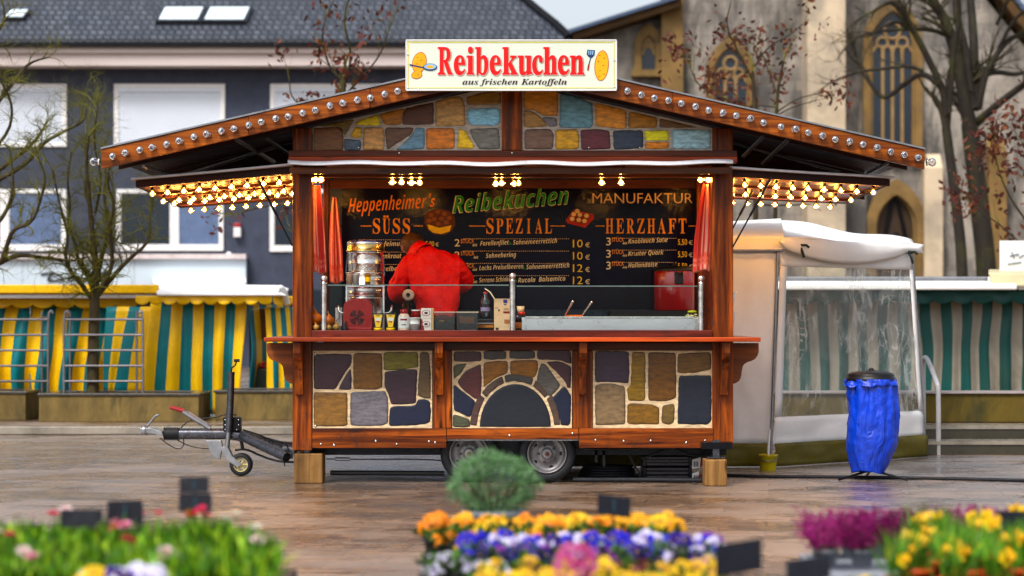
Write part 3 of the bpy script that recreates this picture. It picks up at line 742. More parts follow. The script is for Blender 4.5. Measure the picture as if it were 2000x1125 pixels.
# stall one: long yellow and teal stall
s1 = thing('market_stall', 'long yellow and teal striped market stall closed up behind the metal racks', 'market stall', (at(80, 700, SY).x, SY, .085))
a = at(-340, 600, SY); b = at(312, 600, SY)
m = MB(); zt = at(0, 588, SY).z
curtain(m, (a.x, SY + .12, 0), (b.x - .35, SY + .12, 0), zt - .02, .15, 24, (0, 1), shear=-.055, amp=.085, seed=3, belly=.35); m.build('side_curtain', [M_YEL, M_TEAL], s1, solid=.01)
m = MB(); m.box(a.x, at(310, 0, SY - .35).x, SY - .42, SY - .30, at(0, 573, SY - .4).z, at(0, 556, SY - .4).z, 0); m.box(a.x, at(305, 0, SY - .3).x, SY - .36, SY - .26, at(0, 583, SY - .3).z, at(0, 574.5, SY - .3).z, 1); m.build('awning_rail', [M_YEL, M_WHITEP], s1, bevel=.015)
m = MB(); valance(m, (a.x, SY - .1, 0), (at(272, 0, SY).x, SY - .1, 0), at(0, 583, SY - .1).z, .08, 15, 0, .055); m.build('valance', M_YEL, s1, solid=.008)
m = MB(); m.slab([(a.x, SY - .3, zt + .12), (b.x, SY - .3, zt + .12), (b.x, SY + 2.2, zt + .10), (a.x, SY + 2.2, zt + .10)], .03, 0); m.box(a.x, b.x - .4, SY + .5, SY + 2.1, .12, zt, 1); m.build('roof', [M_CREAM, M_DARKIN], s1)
m = MB()
for px in (-200, 60, 300): m.tube([at(px, 588, SY + .05), (at(px, 588, SY + .05).x, SY + .05, .09)], .022, 8)
build_each(m, 'frame_pole', M_GALV, s1)
# stall two: yellow and teal stall with a white roof, open at its right end
S2Y = 11.0
s2 = thing('market_stall', 'yellow and teal striped market stall with a white roof and an open right end', 'market stall', (at(430, 700, S2Y).x, S2Y, .085))
xa, xb, xc = at(292, 0, S2Y).x, at(480, 0, S2Y).x, at(580, 0, S2Y + .6).x
zt2 = at(0, 596, S2Y).z
m = MB(); curtain(m, (xa, S2Y + .12, 0), (xb, S2Y + .12, 0), zt2 + .03, .11, 9, (0, 1), shear=-.10, amp=.07, seed=8, belly=.15, flip=0, waves=4); m.build('front_curtain', [M_YEL, M_TEAL], s2, solid=.01)
m = MB(); curtain(m, (at(205, 0, S2Y + .1).x, S2Y + .2, 0), (xa + .02, S2Y + .1, 0), zt2 - .02, .4, 4, (0, 1), shear=-.35, amp=.03, seed=5, flip=1); m.build('drawn_curtain', [M_YEL, M_TEAL], s2, solid=.01)
m = MB(); curtain(m, (xb, S2Y + .12, 0), (xb + .42, S2Y + 1.5, 0), zt2 + .02, .3, 7, (0, 1), amp=.03, seed=2, flip=1, waves=2); m.build('side_curtain', [M_YEL, M_TEAL], s2, solid=.01)
m = MB(); curtain(m, (at(516, 0, S2Y).x, S2Y + .1, 0), (at(600, 0, S2Y).x, S2Y + .3, 0), zt2 - .03, .2, 9, (0, 1), shear=.12, amp=.03, seed=6, waves=3); m.build('end_curtain', [M_YEL, M_TEAL], s2, solid=.01)
m = MB()
m.hexa([at(306, 578, S2Y - .3), at(560, 578, S2Y - .3), at(565, 564, S2Y + 1.8), at(306, 562, S2Y + 1.8)], [at(306, 571, S2Y - .3), at(548, 570, S2Y - .3), at(548, 557, S2Y + 1.8), at(306, 553, S2Y + 1.8)], 0)
m.tube(smooth_path([at(540, 565, S2Y - .3), at(552, 562, S2Y - .2), at(560, 590, S2Y)], 2), .05, 7, 0)
m.build('roof', M_CANVAS, s2, bevel=.03)
m = MB(); valance(m, (at(270, 0, S2Y).x, S2Y - .2, 0), (at(535, 0, S2Y).x, S2Y - .2, 0), at(0, 578, S2Y - .2).z, .07, 10, 0, .05); valance(m, (at(535, 0, S2Y).x, S2Y - .2, 0), (at(585, 0, S2Y).x, S2Y + .3, 0), at(0, 578, S2Y - .2).z, .08, 3, 0, .06); m.build('valance', M_YEL, s2, solid=.008)
m = MB(); m.box(at(487, 0, S2Y + 1.6).x, at(600, 0, S2Y + 1.6).x, S2Y + 1.6, S2Y + 1.7, .1, zt2 - .2, 0); m.box(at(492, 0, S2Y + .6).x, at(530, 0, S2Y + .6).x, S2Y + .5, S2Y + .7, zt2 - .45, zt2 - .05, 1); build_each(m, 'back_panel', [mat('blue_grey_back', (.10, .11, .19), .5), mat('brown_board', (.12, .045, .012), .6)], s2)
cr_ = MB(); c0 = at(505, 715, S2Y + .5); cr_.box(c0.x - .05, c0.x + .35, S2Y + .4, S2Y + .8, .1, .72); tag(cr_.build('crate', mat('dark_green_crate', (.01, .03, .015), .5), org=(c0.x + .15, S2Y + .6, .09), bevel=.01), 'dark green crate of red flowers standing inside the open stall end', 'crate')
fl_ = MB(); rng = random.Random(4)
for i in range(60): fl_.ball((c0.x + rng.uniform(-.03, .33), S2Y + rng.uniform(.4, .8), .72 + rng.uniform(0, .08)), rng.uniform(.018, .035), 6, 0 if rng.random() < .6 else 1)
tag(fl_.build('potted_flowers', [mat('red_petals', (.5, .03, .01), .5), mat('dark_leaf', (.02, .06, .015), .5)], org=(c0.x + .15, S2Y + .6, .72)), 'bunch of small red flowers in the dark green crate', 'flowers')
# green and grey striped stall on the terrace
S3Y = 11.8
s3 = thing('market_stall', 'green and grey striped market stall with a cream roof behind the clear tent window', 'market stall', (at(1750, 700, S3Y).x, S3Y, .28))
x0, x1 = at(1400, 0, S3Y).x, at(2120, 0, S3Y).x; zt3 = at(0, 596, S3Y).z
m = MB(); curtain(m, (x0, S3Y + .12, 0), (x1, S3Y + .12, 0), zt3 + .12, .3, 36, (0, 1), amp=.03, seed=9, belly=.05, waves=20); m.build('front_curtain', [M_GRN, M_GREY], s3, solid=.01)
m = MB(); m.slab([at(1380, 556, S3Y - .5), at(1938, 556, S3Y - .5), at(1938, 546, S3Y + 1.0), at(1380, 546, S3Y + 1.0)], .04, 0)
m.box(at(1380, 0, S3Y - .5).x, at(1985, 0, S3Y - .5).x, S3Y - .56, S3Y - .42, at(0, 566, S3Y - .5).z, at(0, 554, S3Y - .5).z, 0)
m.box(at(1380, 0, S3Y - .3).x, at(1930, 0, S3Y - .3).x, S3Y - .3, S3Y - .2, at(0, 552, S3Y - .3).z, at(0, 540, S3Y - .3).z, 2)
m.hexa([at(1938, 558, S3Y - .55), at(2120, 562, S3Y - .55), at(2120, 545, S3Y + 1.5), at(1938, 540, S3Y + 1.5)], [at(1930, 532, S3Y - .5), at(2120, 538, S3Y - .5), at(2120, 530, S3Y + 1.5), at(1930, 526, S3Y + 1.5)], 1); m.build('roof', [M_CANVAS, M_CREAM, M_GALV], s3, bevel=.02)
m = MB(); valance(m, (x0, S3Y - .25, 0), (x1, S3Y - .25, 0), at(0, 566, S3Y - .25).z, .14, 19, 0, .055); m.build('valance', M_GRN, s3, solid=.008)
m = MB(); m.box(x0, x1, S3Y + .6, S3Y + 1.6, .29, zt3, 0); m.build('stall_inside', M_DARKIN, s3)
# low mossy wall in front of it
M_MOSSY = mat('mossy_sandstone', (.13, .10, .028), .75, 0, .35, 3, .4, 25, .02, dirt=(.025, .025, .006), dirt_amt=.95, ds=2.2, world=True, stretch=(1, 1, .5))
M_COPE = mat('stone_coping', (.30, .27, .26), .4, 0, .2, 3, coat=.2, world=True)
WY2 = 5.05
wlo = thing('garden_wall', 'low mossy stone wall below the green and grey striped stall', 'wall', (at(1800, 800, WY2).x, WY2, .28))
m = MB(); m.box(at(1380, 0, WY2).x, 30, WY2, WY2 + .4, .284, at(0, 770, WY2).z); m.build('wall_body', M_MOSSY, wlo, bevel=.01)
m = MB(); m.box(at(1380, 0, WY2).x - .03, 30, WY2 - .03, WY2 + .44, at(0, 769.5, WY2).z, at(0, 765, WY2).z); m.build('coping', M_COPE, wlo, bevel=.008)
# placard
pl = thing('placard', 'white placard with faint handwriting above the cream stall roof', 'sign', at(1985, 532, 12.6))
m = MB(); m.pbox(1953, 2040, 470, 529, 12.6, .03); m.build('board', M_WHITEP, pl)
m = MB()
for a_, b_ in (((1972, 500), (1990, 496)), ((1976, 492), (1981, 505)), ((1990, 503), (2000, 498)), ((1968, 516), (1995, 512))): m.tube([at(*a_, 12.585), at(*b_, 12.585)], .008, 5)
m.build('lettering', mat('grey_ink', (.15, .17, .22), .6), pl)
m = MB(); m.tube([(at(1985, 0, 12.66).x, 12.66, at(0, 500, 12.66).z), (at(1985, 0, 12.66).x, 12.66, .28)], .02, 8); m.build('post', M_GALV, pl)

# ================================================================== PLANTERS, RACKS
M_PLANT = mat('mossy_concrete', (.17, .13, .06), .7, 0, .5, 5, .5, 30, .02, dirt=(.03, .028, .01), dirt_amt=.95, ds=3.2, world=True, stretch=(1, 1, .4))
M_SOIL = mat('soil', (.02, .014, .009), .9, 0, .4, 12, .8, 30, .02)
M_PCOPE = mat('dark_wet_coping', (.05, .045, .04), .25, 0, .3, 4, coat=.3, world=True)
def planter(label, px0, px1, pyt, pyb, Y, dep):
    z0 = .085; x0, x1 = at(px0, 0, Y).x, at(px1, 0, Y).x; zt = at(0, pyt, Y).z
    r = thing('stone_planter', label, 'planter', ((x0 + x1) / 2, Y + dep / 2, z0), 'stone planters along the square')
    m = MB(); m.box(x0, x1, Y, Y + .12, z0, zt - .035); m.box(x0, x1, Y + dep - .12, Y + dep, z0, zt - .035); m.box(x0, x0 + .12, Y + .12, Y + dep - .12, z0, zt - .035); m.box(x1 - .12, x1, Y + .12, Y + dep - .12, z0, zt - .035)
    m.build('trough', M_PLANT, r, bevel=.008)
    m = MB(); m.box(x0 - .02, x1 + .02, Y - .02, Y + .15, zt - .034, zt); m.box(x0 - .02, x1 + .02, Y + dep - .15, Y + dep + .02, zt - .034, zt); m.box(x0 - .02, x0 + .15, Y + .15, Y + dep - .15, zt - .034, zt); m.box(x1 - .15, x1 + .02, Y + .15, Y + dep - .15, zt - .034, zt)
    m.build('coping', M_PCOPE, r, bevel=.008)
    m = MB(); m.box(x0 + .121, x1 - .121, Y + .121, Y + dep - .121, z0 + .1, zt - .05); m.build('soil', M_SOIL, r)
planter('long stone planter holding the twisted willow', 76, 388, 768, 833, 9.4, 1.1)
planter('stone planter cut off by the left edge of the picture', -200, 50, 764, 812, 9.9, 1.0)
planter('stone planter between the drawbar and the striped stall', 420, 640, 762, 814, 9.9, 1.0)
M_RACK = mat('dull_rack_metal', (.20, .19, .2), .45, .5, .2, 8)
def rack(label, px0, px1, pyt, pyb, Y, hook):
    r = thing('metal_rack', label, 'rack', ((at(px0, 0, Y).x + at(px1, 0, Y).x) / 2, Y, .3)); m = MB()
    for px in (px0, px1):
        m.tube(smooth_path([at(px, pyb, Y), at(px, pyt + 8, Y), at(px + (6 if px == hook else -4), pyt, Y), at(px + (10 if px == hook else -8), pyt + 6, Y)], 2), .018, 7)
        m.tube([at(px + (12 if px == px0 else -12), pyb, Y + .3), at(px + (12 if px == px0 else -12), pyt + 2, Y + .3)], .016, 7); m.tube([at(px, pyt + 14, Y), at(px + (12 if px == px0 else -12), pyt + 14, Y + .3)], .012, 6)
    build_each(m, 'upright', M_RACK, r)
    m = MB()
    for i in range(5):
        py = pyt + 18 + i * (pyb - pyt - 40) / 4 * .99
        m.tube([at(px0 - 2, py, Y), at(px1 + 2, py, Y)], .016, 7)
    build_each(m, 'shelf_bar', M_RACK, r)
rack('galvanised metal rack standing at the willow trunk', 125, 279, 606, 768, 9.85, 125)
rack('galvanised metal rack left of the willow, cut by the picture edge', -60, 94, 606, 768, 10.3, 94)

# ================================================================== WHITE TENT
TA = on_ground(1508, 913); TB = on_ground(1808, 893); tyl = TA.y + .02
tent = thing('market_tent', 'white canvas market tent with a clear wrinkled plastic side window', 'tent', (TA.x, TA.y, 0))
zA = at(0, 487, TA.y).z
def wr(u, v, s, amp, f=3.0): return amp * (mnoise.noise(Vector((u * f, v * f * .7, s))) + .6 * mnoise.noise(Vector((u * f * 2.7 + v * 2, v * f * 1.9, s + 3))))
xl = .45
def lw_fn(z0, z1, off=0.):
    def fn(u, v):
        x = xl + (TA.x + .07 * (v if z1 > 1 else 0) - xl) * u
        return (x, tyl + off + wr(u * 2, v, 1, .035), z0 + (z1 - z0) * v)
    return fn
zsk = at(0, 866, TA.y).z
m = MB(); m.grid(lw_fn(zsk - .02, zA + .02), 40, 24); m.build('front_wall', M_CANVAS, tent, solid=.01)
m = MB(); m.grid(lw_fn(.01, zsk, -.02), 40, 6); 
def sideP(u, z, off=0):
    top = at(1524, 487, TA.y + .02); lean = (z / zA)
    bx = TA.x + (TB.x - TA.x) * u; by = TA.y + (TB.y - TA.y) * u
    tx = top.x + (at(1782, 500, TB.y).x - top.x) * u; ty = top.y + (TB.y - TA.y) * u
    n = Vector((TB.y - TA.y, -(TB.x - TA.x), 0)).normalized()
    return Vector((bx + (tx - bx) * lean, by + (ty - by) * lean, z)) + n * off
m.grid(lambda u, v: sideP(u, .01 + (at(0, 866, TA.y).z - .01) * v, .03 + wr(u * 2, v, 5, .03)), 30, 6)
m.build('skirt', M_OLIVE, tent, solid=.01)
zb0, zb1 = at(0, 866, TA.y).z, at(0, 815, TA.y).z
m = MB(); m.grid(lambda u, v: sideP(u, zb0 - .02 + (zb1 - zb0 + .02) * v, wr(u * 2, v, 6, .025)), 30, 5)
zw = at(0, 520, TA.y).z
m.grid(lambda u, v: sideP(u, zw + (zA - zw) * v, wr(u * 2, v, 7, .02)), 30, 4)
m.grid(lambda u, v: sideP(u * .045, zb1 + (zw - zb1) * v, .006), 2, 10); m.grid(lambda u, v: sideP(.97 + u * .03, zb1 + (zw - zb1) * v, .004), 2, 10)
m.build('side_wall', M_CANVAS, tent, solid=.008)
def pvc():
    t = NT('clear_wrinkled_plastic'); tr = t.n('BsdfTransparent'); tr.inputs[0].default_value = (.86, .9, .88, 1)
    gl = t.n('BsdfGlossy'); gl.inputs['Roughness'].default_value = .07
    v = t.coords((5, 5, 1.6)); n = t.noise(v, 1.4, 6, .65, 1.6); bp = t.bump(n, 1.0, .3); t.l(bp, gl.inputs['Normal'])
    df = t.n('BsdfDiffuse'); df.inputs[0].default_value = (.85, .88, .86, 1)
    fr = t.n('Fresnel'); fr.inputs[0].default_value = 1.6; t.l(bp, fr.inputs['Normal'])
    m1 = t.n('MixShader'); t.l(t.math('ADD', t.math('MULTIPLY', fr.outputs[0], .45), .0), m1.inputs[0]); t.l(tr.outputs[0], m1.inputs[1]); t.l(gl.outputs[0], m1.inputs[2])
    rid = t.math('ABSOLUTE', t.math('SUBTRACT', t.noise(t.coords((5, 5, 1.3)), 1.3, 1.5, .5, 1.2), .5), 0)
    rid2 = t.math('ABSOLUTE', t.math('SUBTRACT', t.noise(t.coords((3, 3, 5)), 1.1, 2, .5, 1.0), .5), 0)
    painted_glint = t.math('MAXIMUM', t.rng(rid, .0, .075, .42, 0), t.rng(rid2, .0, .012, .5, 0))  # white lines along the creases: wrinkle highlights painted into the plastic
    painted_glint = t.math('MULTIPLY', painted_glint, t.rng(t.noise(t.coords((2, 2, 2)), 1.2, 3), .4, .62, .05, 1))
    m2 = t.n('MixShader'); t.l(t.math('ADD', painted_glint, .10), m2.inputs[0]); t.l(m1.outputs[0], m2.inputs[1]); t.l(df.outputs[0], m2.inputs[2])  # painted highlights over an even milky haze, both as diffuse white
    t.l(m2.outputs[0], t.o.inputs[0]); return t.m
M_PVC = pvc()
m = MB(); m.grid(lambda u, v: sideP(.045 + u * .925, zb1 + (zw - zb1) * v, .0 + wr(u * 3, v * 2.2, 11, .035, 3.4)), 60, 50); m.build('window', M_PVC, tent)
m = MB()
m.hexa([at(1380, 486, tyl - .08), at(1527, 486, tyl - .08), at(1532, 455, tyl + 1.1), at(1380, 460, tyl + 1.1)], [at(1380, 462, tyl - .08), at(1530, 464, tyl - .08), at(1524, 428, tyl + 1.1), at(1380, 436, tyl + 1.1)])
# side canopy, drooping hem
P = [at(1527, 466, tyl - .1), at(1803, 481, TB.y + .1)]; Q = [at(1524, 432, tyl + 1.2), at(1780, 470, TB.y + 1.4)]
def cano(u, v):
    p = P[0].lerp(P[1], u); q = Q[0].lerp(Q[1], u); r = p.lerp(q, v); return (r.x, r.y, r.z - .06 * math.sin(v * 3.14) + .02 * math.sin(u * 9))
m.grid(cano, 20, 8)
def hem(u, v):
    p = P[0].lerp(P[1], u); d = .05 + .14 * max(0, math.sin(min(1, u * 1.15) * 3.14)) ** .7 + .02
    return (p.x - .03 * math.sin(v * 3.1), p.y - .06 * math.sin(v * 3.14) - .01, p.z - d * v + .004)
m.grid(hem, 30, 6)
m.build('roof', M_CANVAS, tent, solid=.02)
m = MB()
m.tube([(TA.x - .02, TA.y - .02, .02), at(1520, 480, TA.y)], .014, 8); m.tube([at(1380, 489, tyl - .06), at(1528, 488, tyl - .06)], .018, 8); m.tube([sideP(1, .02), sideP(1, zA)], .018, 8)
build_each(m, 'frame_pole', M_GALV, tent)
m = MB()
for (a_, yy) in (((1562, 484), tyl + .2), ((1775, 497), TB.y)):
    c = at(*a_, yy - .12)
    m.tube(smooth_path([c + Vector((-.03, 0, .05)), c + Vector((.02, -.02, .02)), c + Vector((.06, 0, .03)), c + Vector((.09, 0, 0))], 2), .012, 6); m.tube(smooth_path([c + Vector((-.01, 0, .04)), c + Vector((.02, -.02, -.03)), c + Vector((.04, 0, -.09))], 2), .013, 6)
build_each(m, 'tie', mat('dark_cord', (.015, .03, .03), .6), tent)
bk = on_ground(1500, 919)
bu = thing('bucket', 'small yellow weight bucket at the foot of the tent corner', 'bucket', bk)
M_YB = mat('yellow_bucket', (.42, .36, .01), .4, 0, .3, 8, dirt=(.12, .1, .02))
m = MB(); m.lathe([(.072, 0), (.086, .13), (.09, .135), (.09, .15), (.082, .15), (.075, .12), (.0, .115)], bk, 20); m.build('body', M_YB, bu)
m = MB(); m.tube([bk + Vector((0, 0, .11)), bk + Vector((.02, .05, .38))], .012, 8); m.build('rod', M_WHITEP, bu)
m = MB(); m.tube([bk + Vector((.09 * math.cos(t_ / 10 * math.pi), -.09 * math.sin(t_ / 10 * math.pi), .14 - .05 * math.sin(t_ / 10 * math.pi))) for t_ in range(11)], .004, 6); m.build('handle', M_GALV, bu)
# handrail at the steps
hr = on_ground(1833, 888)
rl = thing('handrail', 'pale metal handrail beside the stone steps', 'railing', hr)
m = MB(); m.tube(smooth_path([hr, at(1833, 760, hr.y), at(1830, 748, hr.y), at(1812, 702, hr.y + .75), at(1806, 697, hr.y + .8), at(1803, 706, hr.y + .85), (at(1804, 720, hr.y + .85).x, hr.y + .85, .28)], 2), .026, 10); m.build('rail', mat('pale_grey_rail', (.42, .42, .43), .4), rl)

# ================================================================== BIN BAG STAND
bb = on_ground(1701, 937)
bn = thing('bin_bag_stand', 'blue rubbish bag hanging in a stand with a round black lid', 'bin', bb)
def blue():
    t = NT('blue_bag_plastic'); v = t.coords((1, 1, 1)); n = t.noise(t.coords((6, 6, 2.2)), 1.6, 3.5, .55, 1.5)
    t.set(col=t.mix(t.rng(t.noise(v, 3, 3), .3, .7, 0, 1), (.001, .034, .42), (.001, .055, .70)), rough=.27, spec=.35, coat=.12, coatr=.15, normal=t.bump(n, .8, .04)); return t.m
zt_ = at(0, 742, bb.y).z
def bag(u, v):
    a = u * 2 * math.pi; z = .07 + (zt_ - .07) * v
    rad = .213 * (min(1, (.5 + 1.6 * v)) ** .6) * (1 - .05 * v); rad *= 1 + .06 * math.sin(v * 3.0)
    pl = (.5 + .5 * v) * .018 * math.sin(a * 13 + 3 * mnoise.noise(Vector((math.cos(a) * 2, math.sin(a) * 2, v * 1.5)))) * v ** 1.5 + .011 * mnoise.noise(Vector((math.cos(a) * 2.4, math.sin(a) * 2.4, v * 5))) + .009 * mnoise.noise(Vector((math.cos(a) * 6, math.sin(a) * 6, v * 14 + 5)))
    rad += pl; sway = -.03 * (1 - v) ** 2 + .028 * math.sin(v * 3)
    return (bb.x + rad * math.cos(a) + sway, bb.y + rad * .95 * math.sin(a), z - .03 * (1 - v) * math.cos(a * 2 + 1) * 0.6)
m = MB(); m.grid(bag, 72, 46); m.add([], [])
def cuff(u, v):
    a = u * 2 * math.pi; rr = .214 + .010 * math.sin(a * 9) * v + .014 * v + .02 * mnoise.noise(Vector((math.cos(a) * 3, math.sin(a) * 3, v * 2)))
    return (bb.x + rr * math.cos(a), bb.y + rr * math.sin(a), zt_ + .01 - v * (.06 + .035 * mnoise.noise(Vector((math.cos(a) * 3, math.sin(a) * 3, 7)))))
m.grid(cuff, 72, 5)
m.lathe([(0, .075), (.11, .072), (.13, .08)], (bb.x - .03, bb.y, 0), 24)
m.build('bag', blue(), bn)
m = MB(); m.lathe([(.0, .058), (.06, .055), (.16, .04), (.195, .028), (.205, .012), (.2, -.0), (.215, -.006), (.215, -.04), (.2, -.045)], (bb.x, bb.y, zt_ + .028), 32); m.ball((bb.x, bb.y - .02, zt_ + .085), (.028, .028, .022), 10); m.build('lid', M_BLACKP, bn)
m = MB()
for k_ in range(3):
    a = R(195 + 120 * k_ + 12); m.tube([(bb.x, bb.y, .085), (bb.x + .34 * math.cos(a), bb.y + .34 * math.sin(a), .012)], .011, 7)
m.tube([(bb.x, bb.y + .2, .05), (bb.x, bb.y + .2, zt_)], .012, 7)
for k_ in range(5): pass
m.build('stand', M_BLACKM, bn)
# the long cable on the wet flags
cb = MB(); cp = [on_ground(1421, 931), on_ground(1500, 934), on_ground(1620, 934), on_ground(1760, 936), on_ground(1900, 939), on_ground(2100, 943)]
cb.tube(smooth_path([p_ + Vector((0, 0, .014)) for p_ in cp], 2), .014, 8); tag(cb.build('cable', M_RUBBER, org=cp[2]), 'black cable lying across the wet paving past the blue bag', 'cable')
# ================================================================== THE FOOD STALL TRAILER
KD = 1.96                         # depth of the body
ks = thing('food_stall', 'red brown wooden potato pancake stall on a trailer with painted stones and rows of bulbs', 'food stall', (0, 1.0, 0))
X0, X1 = -1.865, 1.88; I0, I1 = -1.70, 1.70
def Z(py, Y=0): return CAMZ - (py - 623) * (Y - CAMY) / F
def PX(px, Y=0): return (px - 1000) * (Y - CAMY) / F
def kpart(name, mt, bevel=.006, parent=None): return lambda mb: mb.build(name, mt, parent or ks, bevel=bevel)
# corner posts
def post(x0, x1, y0, y1, z0, z1, name='corner_post', mt=W_Z):
    m = MB(); m.box(x0, x1, y0, y1, z0, z1); return m.build(name, mt, ks, bevel=.008)
post(X0, I0, 0, .16, Z(880), Z(323)); post(I1, X1, 0, .16, Z(875), Z(323))
post(X0, I0, 0, .14, Z(306), Z(250)); post(I1, X1, 0, .14, Z(306), Z(250))
post(-1.765, -1.715, KD - .08, KD, .3, 2.85); post(1.72, 1.88, KD - .16, KD, .3, 2.85)
# gable: king post, panels behind, lower beams
m = MB(); m.box(PX(980), PX(1020), -.012, .05, Z(293.5), Z(165)); m.build('gable_post', W_Z, ks, bevel=.006)
m = MB(); m.box(X0 - .03, X1 + .03, -.02, .1, Z(306), Z(294)); m.build('tie_beam', wood('dark_red_wood', 'x', (.14, .03, .012), (.07, .015, .006)), ks, bevel=.004)
m = MB(); m.box(X0 - .03, X1 + .03, -.035, .1, Z(318), Z(306.3)); m.build('tie_beam', W_SHELF, ks, bevel=.004)
m = MB(); m.box(I0, I1, .004, .12, Z(346), Z(330)); m.build('header_beam', W_X, ks, bevel=.005)
# raised front hatch: board edge and the white sheet over it
m = MB(); m.box(PX(566, -.18), PX(1430, -.18), -.2, -.16, Z(340, -.18), Z(327, -.18)); m.box(PX(566, -.18), PX(1430, -.18), -.16, .0, Z(331, -.1), Z(327.5, -.1)); m.build('front_hatch', wood('hatch_wood', 'x', (.12, .035, .01), (.06, .016, .005)), ks, bevel=.004)
m = MB(); n = 40
def sheet(u, v):
    px = 562 + (1432 - 562) * u; w = 2.2 * math.sin(u * 19) * .3 + 3.0 * (abs(u - .5) * 2) ** 3 * -1
    py = 322.5 + w + 1.5 * math.sin(u * 31); Y = -.27 + .3 * v
    return (PX(px, Y), Y, Z(py, -.27) + .010 * v + .028 * (v > .15) - .0)
m.grid(sheet, 60, 6); m.build('rain_sheet', mat('white_rain_sheet', (.62, .62, .66), .35, 0, .2, 3, .3, 30, dirt=(.2, .17, .12)), ks, solid=.012)
# ---- painted stones
def soften(p):
    out = []; n = len(p)
    for i in range(n):
        a, b, c = Vector(p[i - 1]), Vector(p[i]), Vector(p[(i + 1) % n])
        d1, d2 = (a - b), (c - b); r = min(5.5, d1.length * .33, d2.length * .33)
        s_, e_ = b + d1.normalized() * r, b + d2.normalized() * r
        for t in (0, .33, .67, 1): out.append(tuple((1 - t) ** 2 * s_ + 2 * t * (1 - t) * b + t * t * e_))
    # hand painted edges wander a little
    fine = []
    for i in range(len(out)):
        a, b = Vector(out[i]), Vector(out[(i + 1) % len(out)]); k = max(1, int((b - a).length / 5))
        for j in range(k):
            q = a.lerp(b, j / k); w = mnoise.noise(Vector((q.x * .09, q.y * .09, 3))); fine.append((q.x + w * 1.2, q.y + 1.2 * mnoise.noise(Vector((q.y * .09, q.x * .09, 8)))))
    return fine
def stone_panel(name, frame, grout, stones, Y, gc, lift=1.0):
    """frame and stones as pixel polygons; painted stones stand 4 mm proud of the board"""
    m = MB()
    m.prism([(PX(a, Y), Z(b, Y)) for a, b in frame], Y, Y + .03, 'xz', 0, gc)
    rng = random.Random(name + str(frame[0][0]))
    for k, (poly, col) in enumerate(stones):
        col = tuple(min(.85, c * lift) for c in col)
        q = soften(poly) if len(poly) < 40 else poly
        cx = sum(a for a, b in q) / len(q); cy = sum(b for a, b in q) / len(q); n = len(q)
        rings = []
        for ins, cm in ((-1.0, .45), (.8, .75), (4.5, 1.0)):
            r = []
            for a, b in q:
                dx, dy = cx - a, cy - b; L = math.hypot(dx, dy) or 1; f = min(.7, ins / max(L, 3)); r.append((a + dx * f, b + dy * f))
            rings.append((r, cm))
        vs = []; cs = []
        for ri, (r, cm) in enumerate(rings):
            for i, (a, b) in enumerate(r):
                j = 1 + .10 * math.sin(i * 1.7 + k); vs.append((PX(a, Y), Y - (.002, .005, .006)[ri], Z(b, Y))); cs.append(tuple(c * cm * j for c in col))
        fs = [(ri * n + i, ri * n + (i + 1) % n, (ri + 1) * n + (i + 1) % n, (ri + 1) * n + i) for ri in range(2) for i in range(n)]
        vs.append((PX(cx, Y), Y - .006, Z(cy, Y))); cs.append(tuple(c * 1.08 for c in col))
        fs += [(2 * n + i, 2 * n + (i + 1) % n, 3 * n) for i in range(n)]
        m.add(vs, fs, 0, cs)
    return m.build('stone_panel', M_STONE, ks)
z6 = lambda l: zz(l, 500, 640, 3.516)
z7b = lambda l: zz(l, 980, 640, 3.41)
CREAM = (.62, .50, .35); GROUT2 = (.46, .41, .36)
MAR = (.045, .014, .022); OCH = (.17, .085, .022); TAN = (.215, .125, .05); GRY = (.15, .14, .155); NAV = (.009, .014, .04); OLV = (.17, .15, .018); BRN = (.11, .075, .04); PUR = (.05, .03, .045); DGR = (.06, .055, .05)
PY = .012
stone_panel('a', [(611, 685), (844, 685), (844, 836), (611, 836)], 0, [
    (z6([(400, 185), (525, 183), (655, 185), (650, 250), (600, 320), (545, 420), (400, 420)]), MAR), (z6([(650, 280), (655, 425), (565, 422), (610, 340)]), PUR),
    (z6([(672, 178), (865, 178), (865, 405), (830, 420), (672, 420)]), OCH), (z6([(880, 170), (1110, 170), (1112, 270), (1000, 285), (880, 292)]), OLV),
    (z6([(1125, 172), (1190, 172), (1195, 330), (1200, 485), (1150, 480), (1108, 460), (1125, 300)]), BRN), (z6([(885, 305), (1000, 290), (1108, 288), (1100, 400), (1095, 520), (930, 525), (915, 460), (885, 400)]), (.04, .018, .028)),
    (z6([(398, 445), (625, 448), (625, 665), (590, 675), (400, 672)]), TAN), (z6([(650, 445), (880, 435), (905, 480), (905, 650), (870, 670), (650, 670)]), GRY),
    (z6([(925, 545), (1095, 535), (1110, 495), (1160, 492), (1195, 510), (1195, 650), (1100, 665), (915, 675)]), NAV)], PY, CREAM)
cxA, cyA = 1006.5, 834.0
def arc(t0, t1, k0, k1, n=9):
    o = [(cxA + 69 * k1 * math.cos(R(t0 + (t1 - t0) * i / n)), cyA - 83 * k1 * math.sin(R(t0 + (t1 - t0) * i / n))) for i in range(n + 1)]
    return o + [(cxA + 69 * k0 * math.cos(R(t1 + (t0 - t1) * i / n)), cyA - 83 * k0 * math.sin(R(t1 + (t0 - t1) * i / n))) for i in range(n + 1)]
half = [(cxA + 68.5 * math.cos(R(180 * i / 30)), cyA - 1 - 82 * math.sin(R(180 * i / 30))) for i in range(31)]
half = half + [(cxA - 68.5 + 137 * i / 14, cyA - 1) for i in range(1, 14)]
